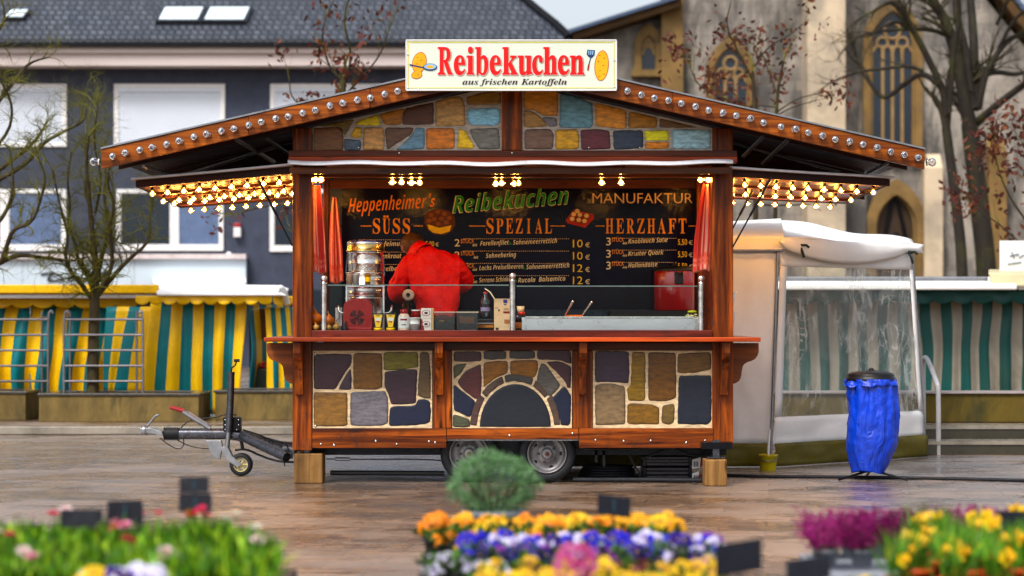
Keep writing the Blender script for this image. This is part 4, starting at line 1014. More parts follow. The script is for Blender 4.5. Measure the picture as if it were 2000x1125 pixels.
stone_panel('b', [(883, 685), (1117, 685), (1117, 836), (883, 836)], 0, [
    ([(887, 687), (939.5, 686.5), (939.5, 705), (887, 706)], (.06, .022, .025)), ([(945, 685.5), (988, 685.5), (988, 701), (945, 702)], DGR), ([(995, 685.5), (1044, 685.5), (1044, 700), (995, 700)], DGR), ([(1050, 684.5), (1114, 684.5), (1115, 710), (1106, 709), (1094, 703), (1050, 702)], MAR),
    (z6([(1360, 260), (1450, 245), (1405, 310), (1360, 355)]), (.08, .08, .04)), (z6([(1380, 375), (1440, 300), (1545, 250), (1545, 370), (1540, 490), (1500, 485), (1430, 430)]), (.09, .03, .03)),
    (z6([(1565, 240), (1725, 228), (1728, 310), (1640, 345), (1565, 410)]), (.24, .12, .035)), (z7b([(60, 220), (235, 218), (238, 280), (215, 335), (60, 310)]), (.24, .12, .035)),
    (z7b([(265, 238), (290, 245), (320, 290), (385, 375), (380, 400), (325, 455), (295, 440), (235, 365), (245, 290)]), (.11, .10, .09)), (z7b([(295, 230), (390, 228), (460, 260), (458, 400), (435, 395), (415, 345), (340, 270)]), (.06, .022, .028)),
    (z7b([(415, 390), (435, 420), (460, 450), (455, 635), (440, 648), (395, 645), (385, 580), (335, 470)]), NAV), (z6([(1358, 390), (1430, 450), (1505, 505), (1470, 615), (1360, 565)]), NAV), (z6([(1355, 595), (1465, 630), (1470, 680), (1355, 680)]), (.08, .08, .05)),
    (arc(3, 36, 1.09, 1.27), (.09, .06, .045)), (arc(40, 62, 1.08, 1.24), (.09, .06, .045)), (arc(66, 104, 1.08, 1.24), DGR), (arc(108, 139, 1.08, 1.24), (.09, .06, .045)), (arc(143, 177, 1.09, 1.27), (.08, .045, .04)), (half, (.011, .015, .024))], PY, CREAM)
stone_panel('c', [(1158, 685), (1393, 685), (1393, 836), (1158, 836)], 0, [
    (z7b([(625, 160), (735, 158), (845, 160), (845, 370), (720, 358), (625, 362)]), (.045, .025, .045)), (z7b([(625, 380), (720, 372), (820, 395), (820, 640), (625, 645)]), (.20, .145, .09)),
    (z7b([(868, 165), (955, 165), (952, 485), (840, 485), (838, 400), (862, 380)]), (.22, .14, .035)), (z7b([(978, 165), (1158, 172), (1158, 465), (1100, 485), (978, 485)]), (.15, .075, .022)),
    (z7b([(1175, 175), (1390, 165), (1393, 275), (1280, 298), (1172, 300)]), (.16, .09, .03)), (z7b([(1182, 322), (1395, 320), (1393, 620), (1360, 642), (1172, 640)]), (.012, .016, .03)),
    (z7b([(838, 505), (1000, 512), (1045, 530), (1045, 640), (838, 640)]), (.19, .11, .035)), (z7b([(1070, 522), (1150, 505), (1145, 630), (1110, 642), (1068, 630)]), (.15, .10, .04))], PY, CREAM)
zg1 = lambda l: zz(l, 180, 60, 3.126)
zg2 = lambda l: zz(l, 760, 60, 4.1667)
zg4 = lambda l: zz(l, 1000, 0, 3.308)
stone_panel('d', [(611, 249), (980, 166), (980, 295), (611, 295)], 0, [
    (zg1([(1355, 595), (1500, 592), (1530, 620), (1532, 730), (1352, 735)]), (.13, .065, .03)), (zg1([(1540, 660), (1640, 670), (1640, 728), (1540, 728)]), (.07, .09, .12)), (zg1([(1575, 645), (1610, 592), (1645, 595), (1640, 655)]), (.55, .30, .02)),
    (zg1([(1380, 585), (1490, 560), (1600, 540), (1560, 610), (1540, 645), (1535, 605), (1490, 585)]), (.12, .08, .025)), (zg1([(1660, 595), (1775, 592), (1785, 640), (1780, 728), (1655, 728)]), (.36, .22, .11)),
    ([(752.6, 250), (808, 250), (803, 262), (780, 276), (760, 290), (756, 290)], (.10, .055, .035)), (zg2([(215, 790), (285, 795), (285, 960), (50, 968), (120, 920), (190, 850)]), (.12, .19, .24)), (zg2([(305, 795), (530, 795), (530, 955), (305, 965)]), (.38, .15, .045)),
    (zg2([(570, 798), (620, 815), (700, 955), (555, 955)]), (.55, .34, .06)), (zg2([(655, 800), (890, 795), (900, 960), (735, 962), (680, 870)]), (.12, .115, .10)), (zg1([(1620, 555), (1745, 515), (1762, 575), (1735, 580), (1615, 575)]), (.55, .40, .05)),
    (zg1([(1755, 510), (1905, 475), (1885, 570), (1790, 575)]), (.28, .14, .045)), (zg2([(125, 640), (360, 585), (360, 760), (110, 765)]), (.07, .028, .012)), (zg2([(380, 580), (520, 540), (590, 540), (610, 600), (620, 770), (380, 775)]), (.33, .22, .11)),
    (zg2([(630, 540), (780, 505), (905, 490), (905, 600), (640, 605)]), (.18, .10, .022)), (zg2([(640, 640), (880, 630), (900, 650), (900, 740), (870, 770), (660, 765), (635, 710)]), (.22, .38, .47))], PY, GROUT2, 1.75)
stone_panel('e', [(1020, 166), (1391, 250), (1391, 295), (1020, 295)], 0, [
    (zg2([(1100, 470), (1370, 490), (1370, 690), (1250, 690), (1180, 640), (1100, 640)]), (.34, .17, .055)), (zg2([(1100, 645), (1160, 655), (1230, 700), (1290, 780), (1100, 785)]), (.24, .15, .065)), (zg2([(1240, 705), (1360, 712), (1365, 780), (1305, 780)]), (.13, .12, .125)),
    (zg2([(1395, 510), (1560, 555), (1650, 590), (1655, 770), (1630, 790), (1390, 785)]), (.12, .21, .25)), (zg4([(540, 665), (735, 715), (738, 815), (725, 830), (545, 815)]), (.42, .22, .085)), (zg4([(758, 720), (940, 765), (930, 825), (752, 825)]), (.26, .13, .022)), (zg4([(955, 765), (1080, 795), (1200, 825), (955, 825)]), (.11, .065, .03)),
    (zg2([(1105, 805), (1310, 805), (1335, 840), (1330, 960), (1105, 962)]), (.12, .075, .055)), (zg2([(1355, 810), (1530, 805), (1545, 870), (1540, 960), (1355, 965)]), (.36, .22, .06)), (zg2([(1560, 810), (1680, 805), (1790, 815), (1800, 960), (1565, 965)]), (.085, .022, .03)),
    (zg4([(655, 845), (845, 845), (845, 955), (660, 965)]), (.025, .035, .055)), (zg4([(855, 845), (1008, 845), (1012, 905), (860, 905)]), (.70, .46, .005)), (zg4([(860, 918), (1012, 918), (1010, 960), (862, 960)]), (.42, .19, .07)), (zg4([(1035, 840), (1280, 840), (1280, 960), (1040, 960)]), (.25, .36, .40))], PY, GROUT2, 1.75)
# wall boards behind and round the panels
m = MB(); m.box(I0, I1, .05, .09, Z(838), Z(684)); m.build('front_wall', W_X, ks, bevel=0)
m = MB(); m.prism([(I0, Z(294)), (I1, Z(294)), (I1, Z(262)), (.09, Z(158)), (-.09, Z(158)), (I0, Z(262))], .046, .08, 'xz'); m.build('gable_wall', W_DARK, ks)
for a, b in ((846, 882), (1119, 1157)):
    m = MB(); m.box(PX(a), PX(b), -.006, .05, Z(836.5), Z(684.5)); m.build('panel_post', W_Z, ks, bevel=.005)
m = MB(); m.box(I0, I1, -.004, .05, Z(684), Z(669)); m.build('top_rail', wood('rail_wood', 'x', (.17, .04, .012), (.085, .02, .006)), ks, bevel=.004)
for a, b in ((610, 872), (1131, 1393)):
    m = MB(); m.box(PX(a), PX(b), -.012, .06, Z(875), Z(836.5)); m.build('bottom_rail', W_X, ks, bevel=.005)
m = MB(); m.box(PX(873), PX(1130), -.01, .06, Z(858), Z(837)); m.build('bottom_rail', W_X, ks, bevel=.005)
m = MB()
for px, py in ((627, 867), (653, 869), (734, 861), (775, 867), (838, 862), (850, 864), (995, 850), (1118, 846), (1163, 859), (1218, 861), (1271, 860), (1340, 864), (1377, 860), (616, 690), (616, 832), (700, 288), (1150, 288), (1250, 288), (780, 299), (1000, 299), (1330, 288)):
    c = (PX(px), -.014 if py > 838 else (-.024 if py > 293 and py < 310 else .008), Z(py)); m.ball(c, (.010, .007, .010), 8)
build_each(m, 'bolt', M_STEEL, ks)
# counter shelf, brackets, corbels, sill
m = MB(); m.box(PX(515, -.3), PX(1486, -.3), -.3, .0, Z(667.5, -.3), Z(659, -.3)); m.box(PX(515, -.3), X0 - .002, .0, 1.7, Z(667.5, -.3), Z(659, -.3)); m.box(X1 + .002, PX(1486, -.3), .0, 1.7, Z(667.5, -.3), Z(659, -.3)); m.build('counter_shelf', W_SHELF, ks, bevel=.006)
m = MB(); m.box(I0, I1, -.03, .06, Z(667), Z(645)); m.build('sill', wood('sill_wood', 'x', (.17, .022, .012), (.08, .012, .006), .3), ks, bevel=.005)
zs = Z(668, -.3) - .002
for px in (586, 859, 1137, 1413):
    x = PX(px); m = MB(); prof = [(0, zs), (-.26, zs), (-.26, zs - .09), (-.235, zs - .13), (-.17, zs - .17), (-.12, zs - .235), (-.105, zs - .30), (-.09, zs - .36), (-.07, zs - .45), (0, zs - .45)]
    m.prism(prof, x - .033, x + .033, 'yz'); m.build('shelf_bracket', W_Z, ks, bevel=.005)
cl = z6([(75, 105), (75, 165), (85, 195), (100, 215), (125, 228), (150, 235), (172, 248), (185, 265), (192, 300), (195, 330), (203, 355), (215, 370), (235, 380), (256, 387), (256, 105)])
for sx in (-1, 1):
    m = MB(); pts = []
    for a, b in cl:
        x = PX(a, .06); pts.append((x if sx < 0 else -x + .012, Z(b, .06)))
    m.prism(pts, .03, .08, 'xz'); m.build('corbel', wood('corbel_wood', 'x', (.33, .085, .018), (.2, .05, .012)) if sx < 0 else bpy.data.materials['corbel_wood'], ks, bevel=.005)
# side walls (lower halves), floor, ceiling, back wall, inner counter
m = MB(); m.box(X0 + .01, X0 + .05, .16, KD - .08, .38, 1.28); m.box(X1 - .05, X1 - .01, .16, KD - .16, .38, 1.28); build_each(m, 'side_wall', W_Y, ks)
m = MB(); m.box(X0 + .05, X1 - .05, .09, KD - .05, .36, .42); m.build('floor', M_GALV, ks)
m = MB(); m.box(X0 + .01, X1 - .01, .05, KD, 2.73, 2.77); 
for i in range(14): m.box(X0 + .05, X1 - .05, .15 + i * .128, .15 + i * .128 + .118, 2.715, 2.729)
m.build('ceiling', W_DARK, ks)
m = MB(); m.box(-1.7, 1.72, KD - .1, KD - .06, 2.62, 2.70); m.build('ceiling_rail', W_SLAT, ks, bevel=.004)
m = MB(); m.box(-1.715, 1.72, KD - .05, KD, .42, 2.73); m.build('back_wall', mat('dark_teal_wall', (.004, .026, .05), .3, 0, .35, 3, coat=.2), ks)
m = MB(); m.box(I0 - .1, I1 + .1, .1, .68, 1.262, 1.30); m.build('inner_counter', W_SLAT, ks, bevel=.004)
m = MB(); m.box(-1.0, 1.7, 1.35, KD - .052, 1.24, 1.30); m.build('back_counter', M_STEELB, ks, bevel=.004); m = MB(); m.box(.9, 1.6, 1.42, KD - .08, 1.302, 1.475); m.build('hot_plate', M_BLACKP, ks, bevel=.004)
# ---- menu board
def board_mat():
    t = NT('black_menu_board'); v = t.coords((1, 1, 1), True)
    hn = t.noise(t.coords((6, 1, 150), True), 1.6, 2, .5)
    t.set(col=t.mix(t.rng(t.noise(v, 1.2, 5), .35, .65, 0, 1), (.006, .004, .012), (.004, .006, .030)), rough=.03, spec=.10, normal=t.bump(hn, .5, .0009)); return t.m
BYD = KD - .075
m = MB(); m.pbox(668, 1362, 352, 604, BYD, .02); menu = m.build('menu_board', board_mat(), ks)
TY = BYD - .004
M_ORANGE = mat('orange_chalk', (.90, .30, .05), .6, 0, .2, 30); M_PALE = mat('cream_chalk', (.85, .75, .52), .6, 0, .15, 30); M_GREEN = mat('green_paint', (.006, .30, .06), .5, 0, .2, 20); M_OCHT = mat('ochre_chalk', (.85, .36, .05), .6, 0, .2, 30); M_YT = mat('yellow_chalk', (.88, .58, .05), .6, 0, .15, 30); M_PEACH = mat('peach_chalk', (.88, .60, .36), .6)
def T(mb, body, px, py, wpx, hpx, style=None, m=0, shear=0, bold=0, rot=0, Y=TY):
    k = (Y - CAMY) / F; mb.text(body, at(px, py, Y), wpx * k if wpx else None, hpx * k, style, m, None, shear, bold, rot)
MM = [M_ORANGE, M_PALE, M_GREEN, M_OCHT, M_YT, M_PEACH]
m = MB()
T(m, 'Heppenheimer', 680, 415, 152, 27, 'sans_it', 0, .12, -.012, R(3.2)); T(m, "'s", 834, 404, 14, 25, None, 0, .2, .01)
T(m, 'MANUFAKTUR', 1157, 397, 196, 20, None, 5, 0, -.004)
k_ = (TY - CAMY) / F
T(m, 'Reibekuchen', 883, 417, 228, 33, 'sans_it', 1, .1, .006, R(4.6), TY + .0015); T(m, 'Reibekuchen', 885, 416, 225, 32, 'sans_it', 2, .1, -.004, R(4.6), TY - .001)
for body, px, w in (('SÜSS', 728, 78), ('SPEZIAL', 950, 133), ('HERZHAFT', 1183, 163)):
    n_ = len(body)
    for i, ch in enumerate(body):
        cw = w / n_; st_ = 'serif' if ch not in 'Ü' else None
        T(m, 'U' if ch == 'Ü' else ch, px + i * cw + (cw * .16 if ch == 'I' else 0), 456, cw * (.74 if ch != 'I' else .38), 29, 'serif', 3, 0, .0)
        if ch == 'Ü':
            for q in (.18, .48): m.ball(at(px + (i + q) * cw, 423, TY), (.013, .002, .013), 8, 3)
for a, b in ((705, 726), (808, 826), (916, 948), (1075, 1104), (1163, 1181), (1345, 1362)):
    m.box(at(a, 0, TY).x, at(b, 0, TY).x, TY - .001, TY, at(0, 442.2, TY).z, at(0, 440.6, TY).z, 3)
rows = [(476, 'Forellenfilet', ' Sahnemeerrettich', '10'), (500, 'Sahnehering', '', '10'), (524, 'Lachs Preiselbeeren', ' Sahnemeerrettich', '12'), (548, 'Serrano Schinken', ' Rucola  Balsamico', '12')]
wid = {'Forellenfilet': (932, 62, 1002, 86), 'Sahnehering': (943, 65, 0, 0), 'Lachs Preiselbeeren': (930, 92, 1028, 84), 'Serrano Schinken': (930, 72, 1012, 92)}
for i, (py, a, b, pr) in enumerate(rows):
    T(m, '2', 888 if i < 3 else 888, py + 5, 10, 14, None, 1); T(m, 'STÜCK', 900, py - 1, 27, 8, None, 3, 0, .008); T(m, 'mit', 927 - (4 if i != 1 else 2), py + 5, 9, 5, 'sans_it', 1)
    x, w, x2, w2 = wid[a]; x += 6
    T(m, a, x, py + 4, w - 6, 9, 'sans_it', 1, .05, -.012, R(2.5))
    if b: T(m, b.strip(), x2, py + (2 if i != 3 else 4), w2, 9, 'sans_it', 1, .05, -.012, R(2.5)); T(m, '&', x2 - 8, py + 2, 6, 6, None, 2)
    T(m, pr, 1119, py + 7, 19, 15, 'sans_b', 4); T(m, '€', 1143, py + 7, 9, 9, None, 1)
for i, (py, a, w) in enumerate(((472, 'Knoblauch Soße', 77), (496, 'Kräuter Quark', 69), (519, 'Hollandaise', 57))):
    T(m, '3', 1184, py + 7, 9, 15, None, 1); T(m, 'STÜCK', 1195, py, 24, 8, None, 3, 0, .008); T(m, 'mit', 1216, py + 5, 9, 4, 'sans_it', 1)
    T(m, a, 1227, py + 4, w, 9, 'sans_it', 1, .05, -.012, R(2.5)); T(m, '5,50', 1324, py + 6, 18, 11, None, 4, 0, .008); T(m, '€', 1345, py + 6, 8, 8, None, 1)
for i, (py, a, px, w, pr) in enumerate(((477, 'Apfelmus', 735, 51, '5,00'), (501, 'Rübenkraut', 728, 56, '5,00'), (526, 'Preiselbeeren', 726, 74, '5,50'))):
    T(m, '3', 690, py + 7, 9, 15, None, 1); T(m, 'STÜCK', 701, py, 24, 8, None, 3, 0, .008); T(m, a, px, py + 4, w, 9, 'sans_it', 1, .05, -.012, R(1)); T(m, pr, 831, py + 4, 17, 10, None, 4, 0, .008); T(m, '€', 850, py + 4, 7, 7, None, 1)
for a, b, rws in ((905, 1112, (466, 490, 514, 538)), (1195, 1322, (465, 488, 512)), (700, 828, (468, 492, 516))):
    for py in rws:
        for px in range(a, b, 4): m.box(at(px, 0, TY).x, at(px + 2.2, 0, TY).x, TY - .001, TY, at(0, py + .9, TY).z, at(0, py, TY).z, 5)
m.build('lettering', MM, menu)
# two painted dishes on the board
PD = [mat('painted_brown', (.28, .11, .03), .6), mat('painted_dark', (.13, .045, .015), .6), mat('painted_red', (.42, .05, .012), .6), mat('painted_dkred', (.2, .02, .01), .6), M_YT, M_PEACH, mat('painted_grass', (.05, .05, .02), .6)]
m = MB(); rng = random.Random(2)
def blob(px, py, rx, ry, mi, n=14, lift=.001): 
    vs = [at(px + rx * math.cos(6.283 * i / n), py + ry * math.sin(6.283 * i / n), TY - lift) for i in range(n)]; m.add(vs, [tuple(range(n))], mi)
pn = at(0, 0, TY)
def poly(pts, mi, lift=.001): m.add([at(a, b, TY - lift) for a, b in pts], [tuple(range(len(pts)))[::-1]], mi)
poly([(829, 420), (840, 411), (858, 407), (878, 412), (888, 424), (889, 440), (882, 452), (868, 459), (850, 458), (836, 450), (829, 436)], 1, .0008)
poly([(835, 438), (858, 445), (882, 440), (878, 452), (862, 457), (845, 454), (837, 447)], 4, .0012)
for x_, y_ in ((842, 420), (855, 414), (868, 418), (878, 426), (848, 428), (862, 427), (872, 434), (838, 431), (856, 437)): blob(x_, y_, 6.2, 5.4, 1, lift=.0016); blob(x_, y_, 5, 4.2, 0, lift=.002)
m.build('painted_dish', PD, menu); m = MB()
poly([(1105, 430), (1120, 410), (1158, 418), (1161, 426), (1143, 445), (1108, 436)], 2, .0008); poly([(1109, 428), (1121, 413), (1155, 420), (1141, 438)], 3, .0012)
for x_, y_ in ((1120, 419), (1132, 420), (1145, 422), (1117, 428), (1130, 430), (1141, 432), (1127, 413)): blob(x_, y_, 6, 5.6, 0, lift=.0016); blob(x_ + .6, y_ - .6, 4.6, 4.2, 5, lift=.002)
for a, b, c, d in ((1100, 440, 1098, 416), (1103, 438, 1106, 420), (1097, 440, 1092, 424), (824, 450, 818, 430), (826, 448, 826, 428)): m.tube([at(a, b, TY - .002), at(c, d, TY - .002)], .002, 5, 6)
m.build('painted_dish', PD, menu)

# ---- roof
FY = -.5
A0, A1, B1, B0 = at(198, 292, FY), at(1000, 109, FY), at(1000, 147, FY), at(206, 331, FY)
C0, C1 = at(1806, 297, FY), at(1798, 334, FY)
def rz(x, Y=0): return A1.z - abs(x) * (A1.z - A0.z) / abs(A0.x)
RB = KD + .45
for sx in (-1, 1):
    xe = A0.x if sx < 0 else C0.x
    m = MB(); t_ = .055
    m.hexa([(0, FY + .04, A1.z - .03), (xe, FY + .04, rz(xe) - .03), (xe, RB, rz(xe) - .03), (0, RB, A1.z - .03)], [(0, FY + .04, A1.z + .012), (xe, FY + .04, rz(xe) + .012), (xe, RB, rz(xe) + .012), (0, RB, A1.z + .012)], 0)
    for i in range(16):   # soffit boards
        y0 = FY + .06 + i * (RB - FY - .08) / 16; y1 = y0 + (RB - FY - .08) / 16 - .012
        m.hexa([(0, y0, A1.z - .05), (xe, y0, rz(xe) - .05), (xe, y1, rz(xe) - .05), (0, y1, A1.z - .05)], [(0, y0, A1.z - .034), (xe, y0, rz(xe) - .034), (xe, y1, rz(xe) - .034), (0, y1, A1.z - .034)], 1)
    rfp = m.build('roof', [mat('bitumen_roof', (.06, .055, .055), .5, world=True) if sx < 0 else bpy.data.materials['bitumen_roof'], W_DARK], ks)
    # front fascia board with clear bulbs
    m = MB(); segs = [0, .36, .40, .7, 1] if sx < 0 else [0, .395, .405, .8, 1]
    lo = (B1.z, B0.z)
    top = lambda s_: Vector((xe * s_, 0, A1.z + (rz(xe) - A1.z) * s_)); hgt = A1.z - B1.z
    for a, b in ((0, .345), (.3455, .641), (.6415, 1)) if sx < 0 else ((0, .390), (.3905, .70), (.7005, 1)):
        p, q = top(a), top(b); dz = .006 * (1 if a == 0 else -1)
        yo = FY - (.004 if a > .3 and a < .6 else 0)
        m.hexa([(p.x, yo, p.z), (q.x, yo, q.z), (q.x, yo, q.z - hgt), (p.x, yo, p.z - hgt)], [(p.x, FY + .035, p.z), (q.x, FY + .035, q.z), (q.x, FY + .035, q.z - hgt), (p.x, FY + .035, p.z - hgt)])
    fa = m.build('roof_fascia', W_FASCIA, ks, bevel=.005)
    m = MB(); p, q = top(0), top(1.001); m.hexa([(p.x, FY - .012, p.z + .004), (q.x, FY - .012, q.z + .004), (q.x, FY + .06, q.z + .004), (p.x, FY + .06, p.z + .004)], [(p.x, FY - .012, p.z + .018), (q.x, FY - .012, q.z + .018), (q.x, FY + .06, q.z + .018), (p.x, FY + .06, p.z + .018)]); m.build('roof_edge', M_GALV, fa)
    if sx < 0:
        cm = MB(); cm.lathe([(.018, 0), (.018, -.016), (.026, -.02), (.034, -.036), (.036, -.05), (.030, -.066), (.016, -.078), (.0, -.08)], (0, 0, 0), 16, 'Y', 0); cm.lathe([(.030, .002), (.032, -.006), (.021, -.012)], (0, 0, 0), 14, 'Y', 1)
        cm.tube([(-.006, -.01, 0), (-.008, -.045, .008)], .003, 5, 1); cm.tube([(.006, -.01, 0), (.008, -.045, .008)], .003, 5, 1); cm.ball((0, -.045, .006), (.012, .006, .006), 6, 2)
        o_ = cm.build('clear_bulb', [M_CLEARBULB, M_STEEL, M_BLACKP]); CLEAR = o_.data; bpy.data.objects.remove(o_)
    pxs = [218 + i * 26.6 for i in range(22)] if sx < 0 else [1225 + i * 26.65 for i in range(11)] + [1526 + i * 26.7 for i in range(11)]
    for px in pxs:
        x = at(px, 0, FY - .05).x; zc = rz(x) - hgt * .5
        mesh_obj('clear_bulb', CLEAR, fa, Vector((x, FY - .001, zc + .004 * math.sin(px * 1.7))) - wl(fa), (R(7) * math.sin(px * .9), R(px * 31 % 360), R(7) * math.sin(px * 1.3)), .88)
    mesh_obj('clear_bulb', CLEAR, fa, Vector((xe - sx * -.02, FY + .02, rz(xe) - hgt * .62)) - wl(fa), (0, 0, R(90) * sx))
    # rafters (front one a dark strip put in for the shade behind the fascia), rear gable board and struts under the wing
    m = MB()
    for y in (.02, RB - .1):
        m.hexa([(0, y, A1.z - .052), (xe * .985, y, rz(xe * .985) - .052), (xe * .985, y, rz(xe * .985) - .14), (0, y, A1.z - .14)], [(0, y + .05, A1.z - .052), (xe * .985, y + .05, rz(xe * .985) - .052), (xe * .985, y + .05, rz(xe * .985) - .14), (0, y + .05, A1.z - .14)])
    m.hexa([(1.9 * sx, KD, 2.70), (xe * .97, KD, 2.52), (xe * .97, KD, rz(xe * .97) - .055), (1.9 * sx, KD, rz(1.9) - .055)], [(1.9 * sx, KD + .03, 2.70), (xe * .97, KD + .03, 2.52), (xe * .97, KD + .03, rz(xe * .97) - .055), (1.9 * sx, KD + .03, rz(1.9) - .055)])
    build_each(m, 'rafter', W_DARK, ks)
    m = MB()
    for (a, b, Ya, c, d, Yb, w_) in (((462, 272, -.3, 535, 316, 1.2, .02), (520, 270, 0, 575, 308, .6, .016), (545, 283, .3, 350, 344, 1.2, .022), (280, 325, -.4, 330, 340, .6, .014)) if sx < 0 else ((1490, 268, -.2, 1452, 305, .5, .018), (1540, 272, -.2, 1490, 320, .7, .02), (1430, 278, .8, 1640, 335, 1.2, .016), (1735, 318, -.3, 1695, 338, .5, .014))):
        m.tube([at(a, b, Ya), at(c, d, Yb)], w_, 6)
    build_each(m, 'roof_strut', mat('grey_strut', (.16, .15, .15), .4, .5, .3, 10) if sx < 0 else bpy.data.materials['grey_strut'], ks)

# ---- lit bulbs
bm_ = MB()
bm_.lathe([(.0, 0), (.014, 0), (.015, -.026), (.013, -.032)], (0, 0, 0), 10, 'Z', 0)
bm_.lathe([(.013, -.030), (.018, -.036), (.030, -.052), (.034, -.068), (.030, -.085), (.017, -.097), (.0, -.1)], (0, 0, 0), 12, 'Z', 1)
bm_.ball((0, 0, -.066), (.012, .012, .020), 8, 2)
LIT = bm_.build('lit_bulb', [mat('brass_socket', (.05, .03, .012), .4, .6), M_SHELL, M_FILAMENT]); LITM = LIT.data; bpy.data.objects.remove(LIT)
for sx in (-1, 1):
    if sx < 0:
        F1, F2, Bk1, Bk2 = at(265, 353, .0), at(568, 326, .0), at(352, 396, 1.88), Vector((X0 - .005, 1.88, Z(377, 1.88)))
    else:
        F1, F2, Bk1, Bk2 = at(1738, 350, .0), at(1430, 332, .0), at(1650, 388, 1.88), Vector((X1 + .005, 1.88, Z(377, 1.88)))
    fp = lambda u, v, dz=0: (F1.lerp(F2, u)).lerp(Bk1.lerp(Bk2, u), v) + Vector((0, 0, dz))
    m = MB()
    def fbar(u0, v0, u1, v1, dz0, dz1, mi=0): m.hexa([fp(u0, v0, dz0), fp(u1, v0, dz0), fp(u1, v1, dz0), fp(u0, v1, dz0)], [fp(u0, v0, dz1), fp(u1, v0, dz1), fp(u1, v1, dz1), fp(u0, v1, dz1)], mi)
    fbar(0, 0, 1, .022, -.058, .0); fbar(0, .975, 1, 1, -.05, .0); fbar(0, .0225, .03, .9745, -.05, .0); fbar(.985, .0225, 1, .9745, -.05, .0)
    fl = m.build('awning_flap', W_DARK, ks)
    m = MB()
    for i in range(11): fbar(.031, .03 + i * .086, .984, .03 + i * .086 + .08, -.03, -.012)
    m.build('slat', W_SLAT, fl)
    m = MB()
    for v_ in (.07, .40, .52, .88) if sx < 0 else (.07, .48, .88): fbar(.032, v_ - .03, .983, v_ + .03, -.052, -.031)
    build_each(m, 'bulb_batten', W_SLAT, fl, .003)
    m = MB(); fbar(-.02, -.03, 1.02, 1.01, .004, .016); m.tube([fp(-.02, -.03, .012), fp(.5, -.035, .008), fp(1.02, -.03, .014)], .012, 6); m.build('cover_sheet', bpy.data.materials['white_rain_sheet'], fl)
    for v_, off in ((.07, .0), (.40, -.02), (.52, .02), (.88, .03)) if sx < 0 else ((.07, .0), (.48, .03), (.88, .06)):
        for i in range(9):
            q = fp(.085 + off + i * .1035, v_, -.05); mesh_obj('lit_bulb', LITM, fl, q - wl(fl), (R(5) * math.sin(i * 7.1 + v_ * 30), R(6) * math.sin(i * 4.3 + v_ * 50), i * 1.3), .86)
    m = MB()
    if sx < 0: st_ = [(at(505, 352, -.02), at(571, 480, -.02))]
    else: st_ = [(at(1506, 347, -.02), at(1431, 483, -.02)), (at(1470, 372, 1.0), at(1424, 460, 1.0))]
    for a, b in st_: m.tube([a, a.lerp(b, .55)], .011, 8); m.tube([a.lerp(b, .55), b], .007, 8)
    build_each(m, 'gas_strut', M_BLACKM, ks)
m = MB(); m.tube([(PX(609.5, .3), .3, Z(360, .3)), (PX(610, .3), .3, Z(512, .3))], .010, 7); m.tube([(PX(1390, .3), .3, Z(355, .3)), (PX(1391, .3), .3, Z(512, .3))], .010, 7); build_each(m, 'gas_strut', M_BLACKM, ks)
# lamps inside: along the front lintel
for px, Y, py in ((602, .10, 336), (614, .13, 336), (626, .16, 336), (768, .25, 341), (783, .3, 341), (805, .25, 342), (820, .3, 342), (967, .2, 344), (978, .28, 343), (1003, .22, 344), (1014, .3, 343), (1173, .2, 342), (1211, .2, 342), (1367, .2, 336), (1381, .24, 336)):
    q = at(px, py, Y); mesh_obj('lit_bulb', LITM, ks, q - wl(ks), (R(8), 0, px))
m = MB()
for px, py, Y in ((608, 333, .13), (790, 338, .27), (990, 341, .25), (1190, 339, .2), (1373, 333, .22)):
    c = at(px, py, Y); m.box(c.x - .13, c.x + .13, Y - .04, Y + .06, c.z - .004, 2.714)
build_each(m, 'lamp_batten', W_SLAT, ks)

# ---- sign board
SGY = -.56
m = MB(); m.pbox(793, 1204, 78, 176, SGY, .03, 0); sgn = m.build('sign_board', mat('cream_sign', (.60, .635, .57), .3, 0, .03, 1.5, coat=.3), ks, bevel=.004)
m = MB()
for a, b, c, d in ((793, 1204, 77, 79.2), (793, 1204, 174.5, 177)): m.pbox(a, b, c, d, SGY - .006, .04, 0)
for a, b in ((792, 794.2), (1202.5, 1205)): m.pbox(a, b, 79.3, 174.4, SGY - .006, .04, 0)
m.build('sign_frame', M_WHITEP, sgn)
m = MB(); SY_ = SGY - .003
M_YLINE = mat('yellow_line', (.62, .56, .10), .4)
for a, b, c, d in ((799, 1198, 82, 83.2), (799, 1198, 171, 172.2)): m.pbox(a, b, c, d, SY_, .002, 3)
for a, b in ((797, 798.2), (1199, 1200.2)): m.pbox(a, b, 82, 172, SY_, .002, 3)
def TS(body, px, py, w, h, st_, mi, Y, bold=0, shear=0): T(m, body, px, py, w, h, st_, mi, shear, bold, 0, Y)
lt = [('R', 855, 29), ('e', 886, 23), ('i', 911, 15), ('b', 928, 26), ('e', 956, 23), ('k', 981, 30), ('u', 1011, 29), ('c', 1039, 22), ('h', 1061, 28), ('e', 1089, 23), ('n', 1113, 28)]
for ch, px, w in lt:
    h = 52 if ch in 'R' else 52
    TS(ch, px + 1.8, 147.5, w + .6, 54, 'serif', 2, SY_ + .0012, .012)
for ch, px, w in lt: TS(ch, px - 1, 145.5, w + 1.5, 54, 'serif', 1, SY_ - .0005, .016)
for ch, px, w in lt: TS(ch, px, 145, w, 52.5, 'serif', 0, SY_ - .002, .012)
TS('aus frischen Kartoffeln', 903, 165, 204, 11, 'serif_it', 4, SY_ - .001)
m.build('lettering', [mat('sign_red', (.56, .004, .006), .35), M_WHITEP, mat('sign_shadow', (.42, .36, .28), .5), M_YLINE, mat('sign_plum', (.045, .008, .018), .4)], sgn)
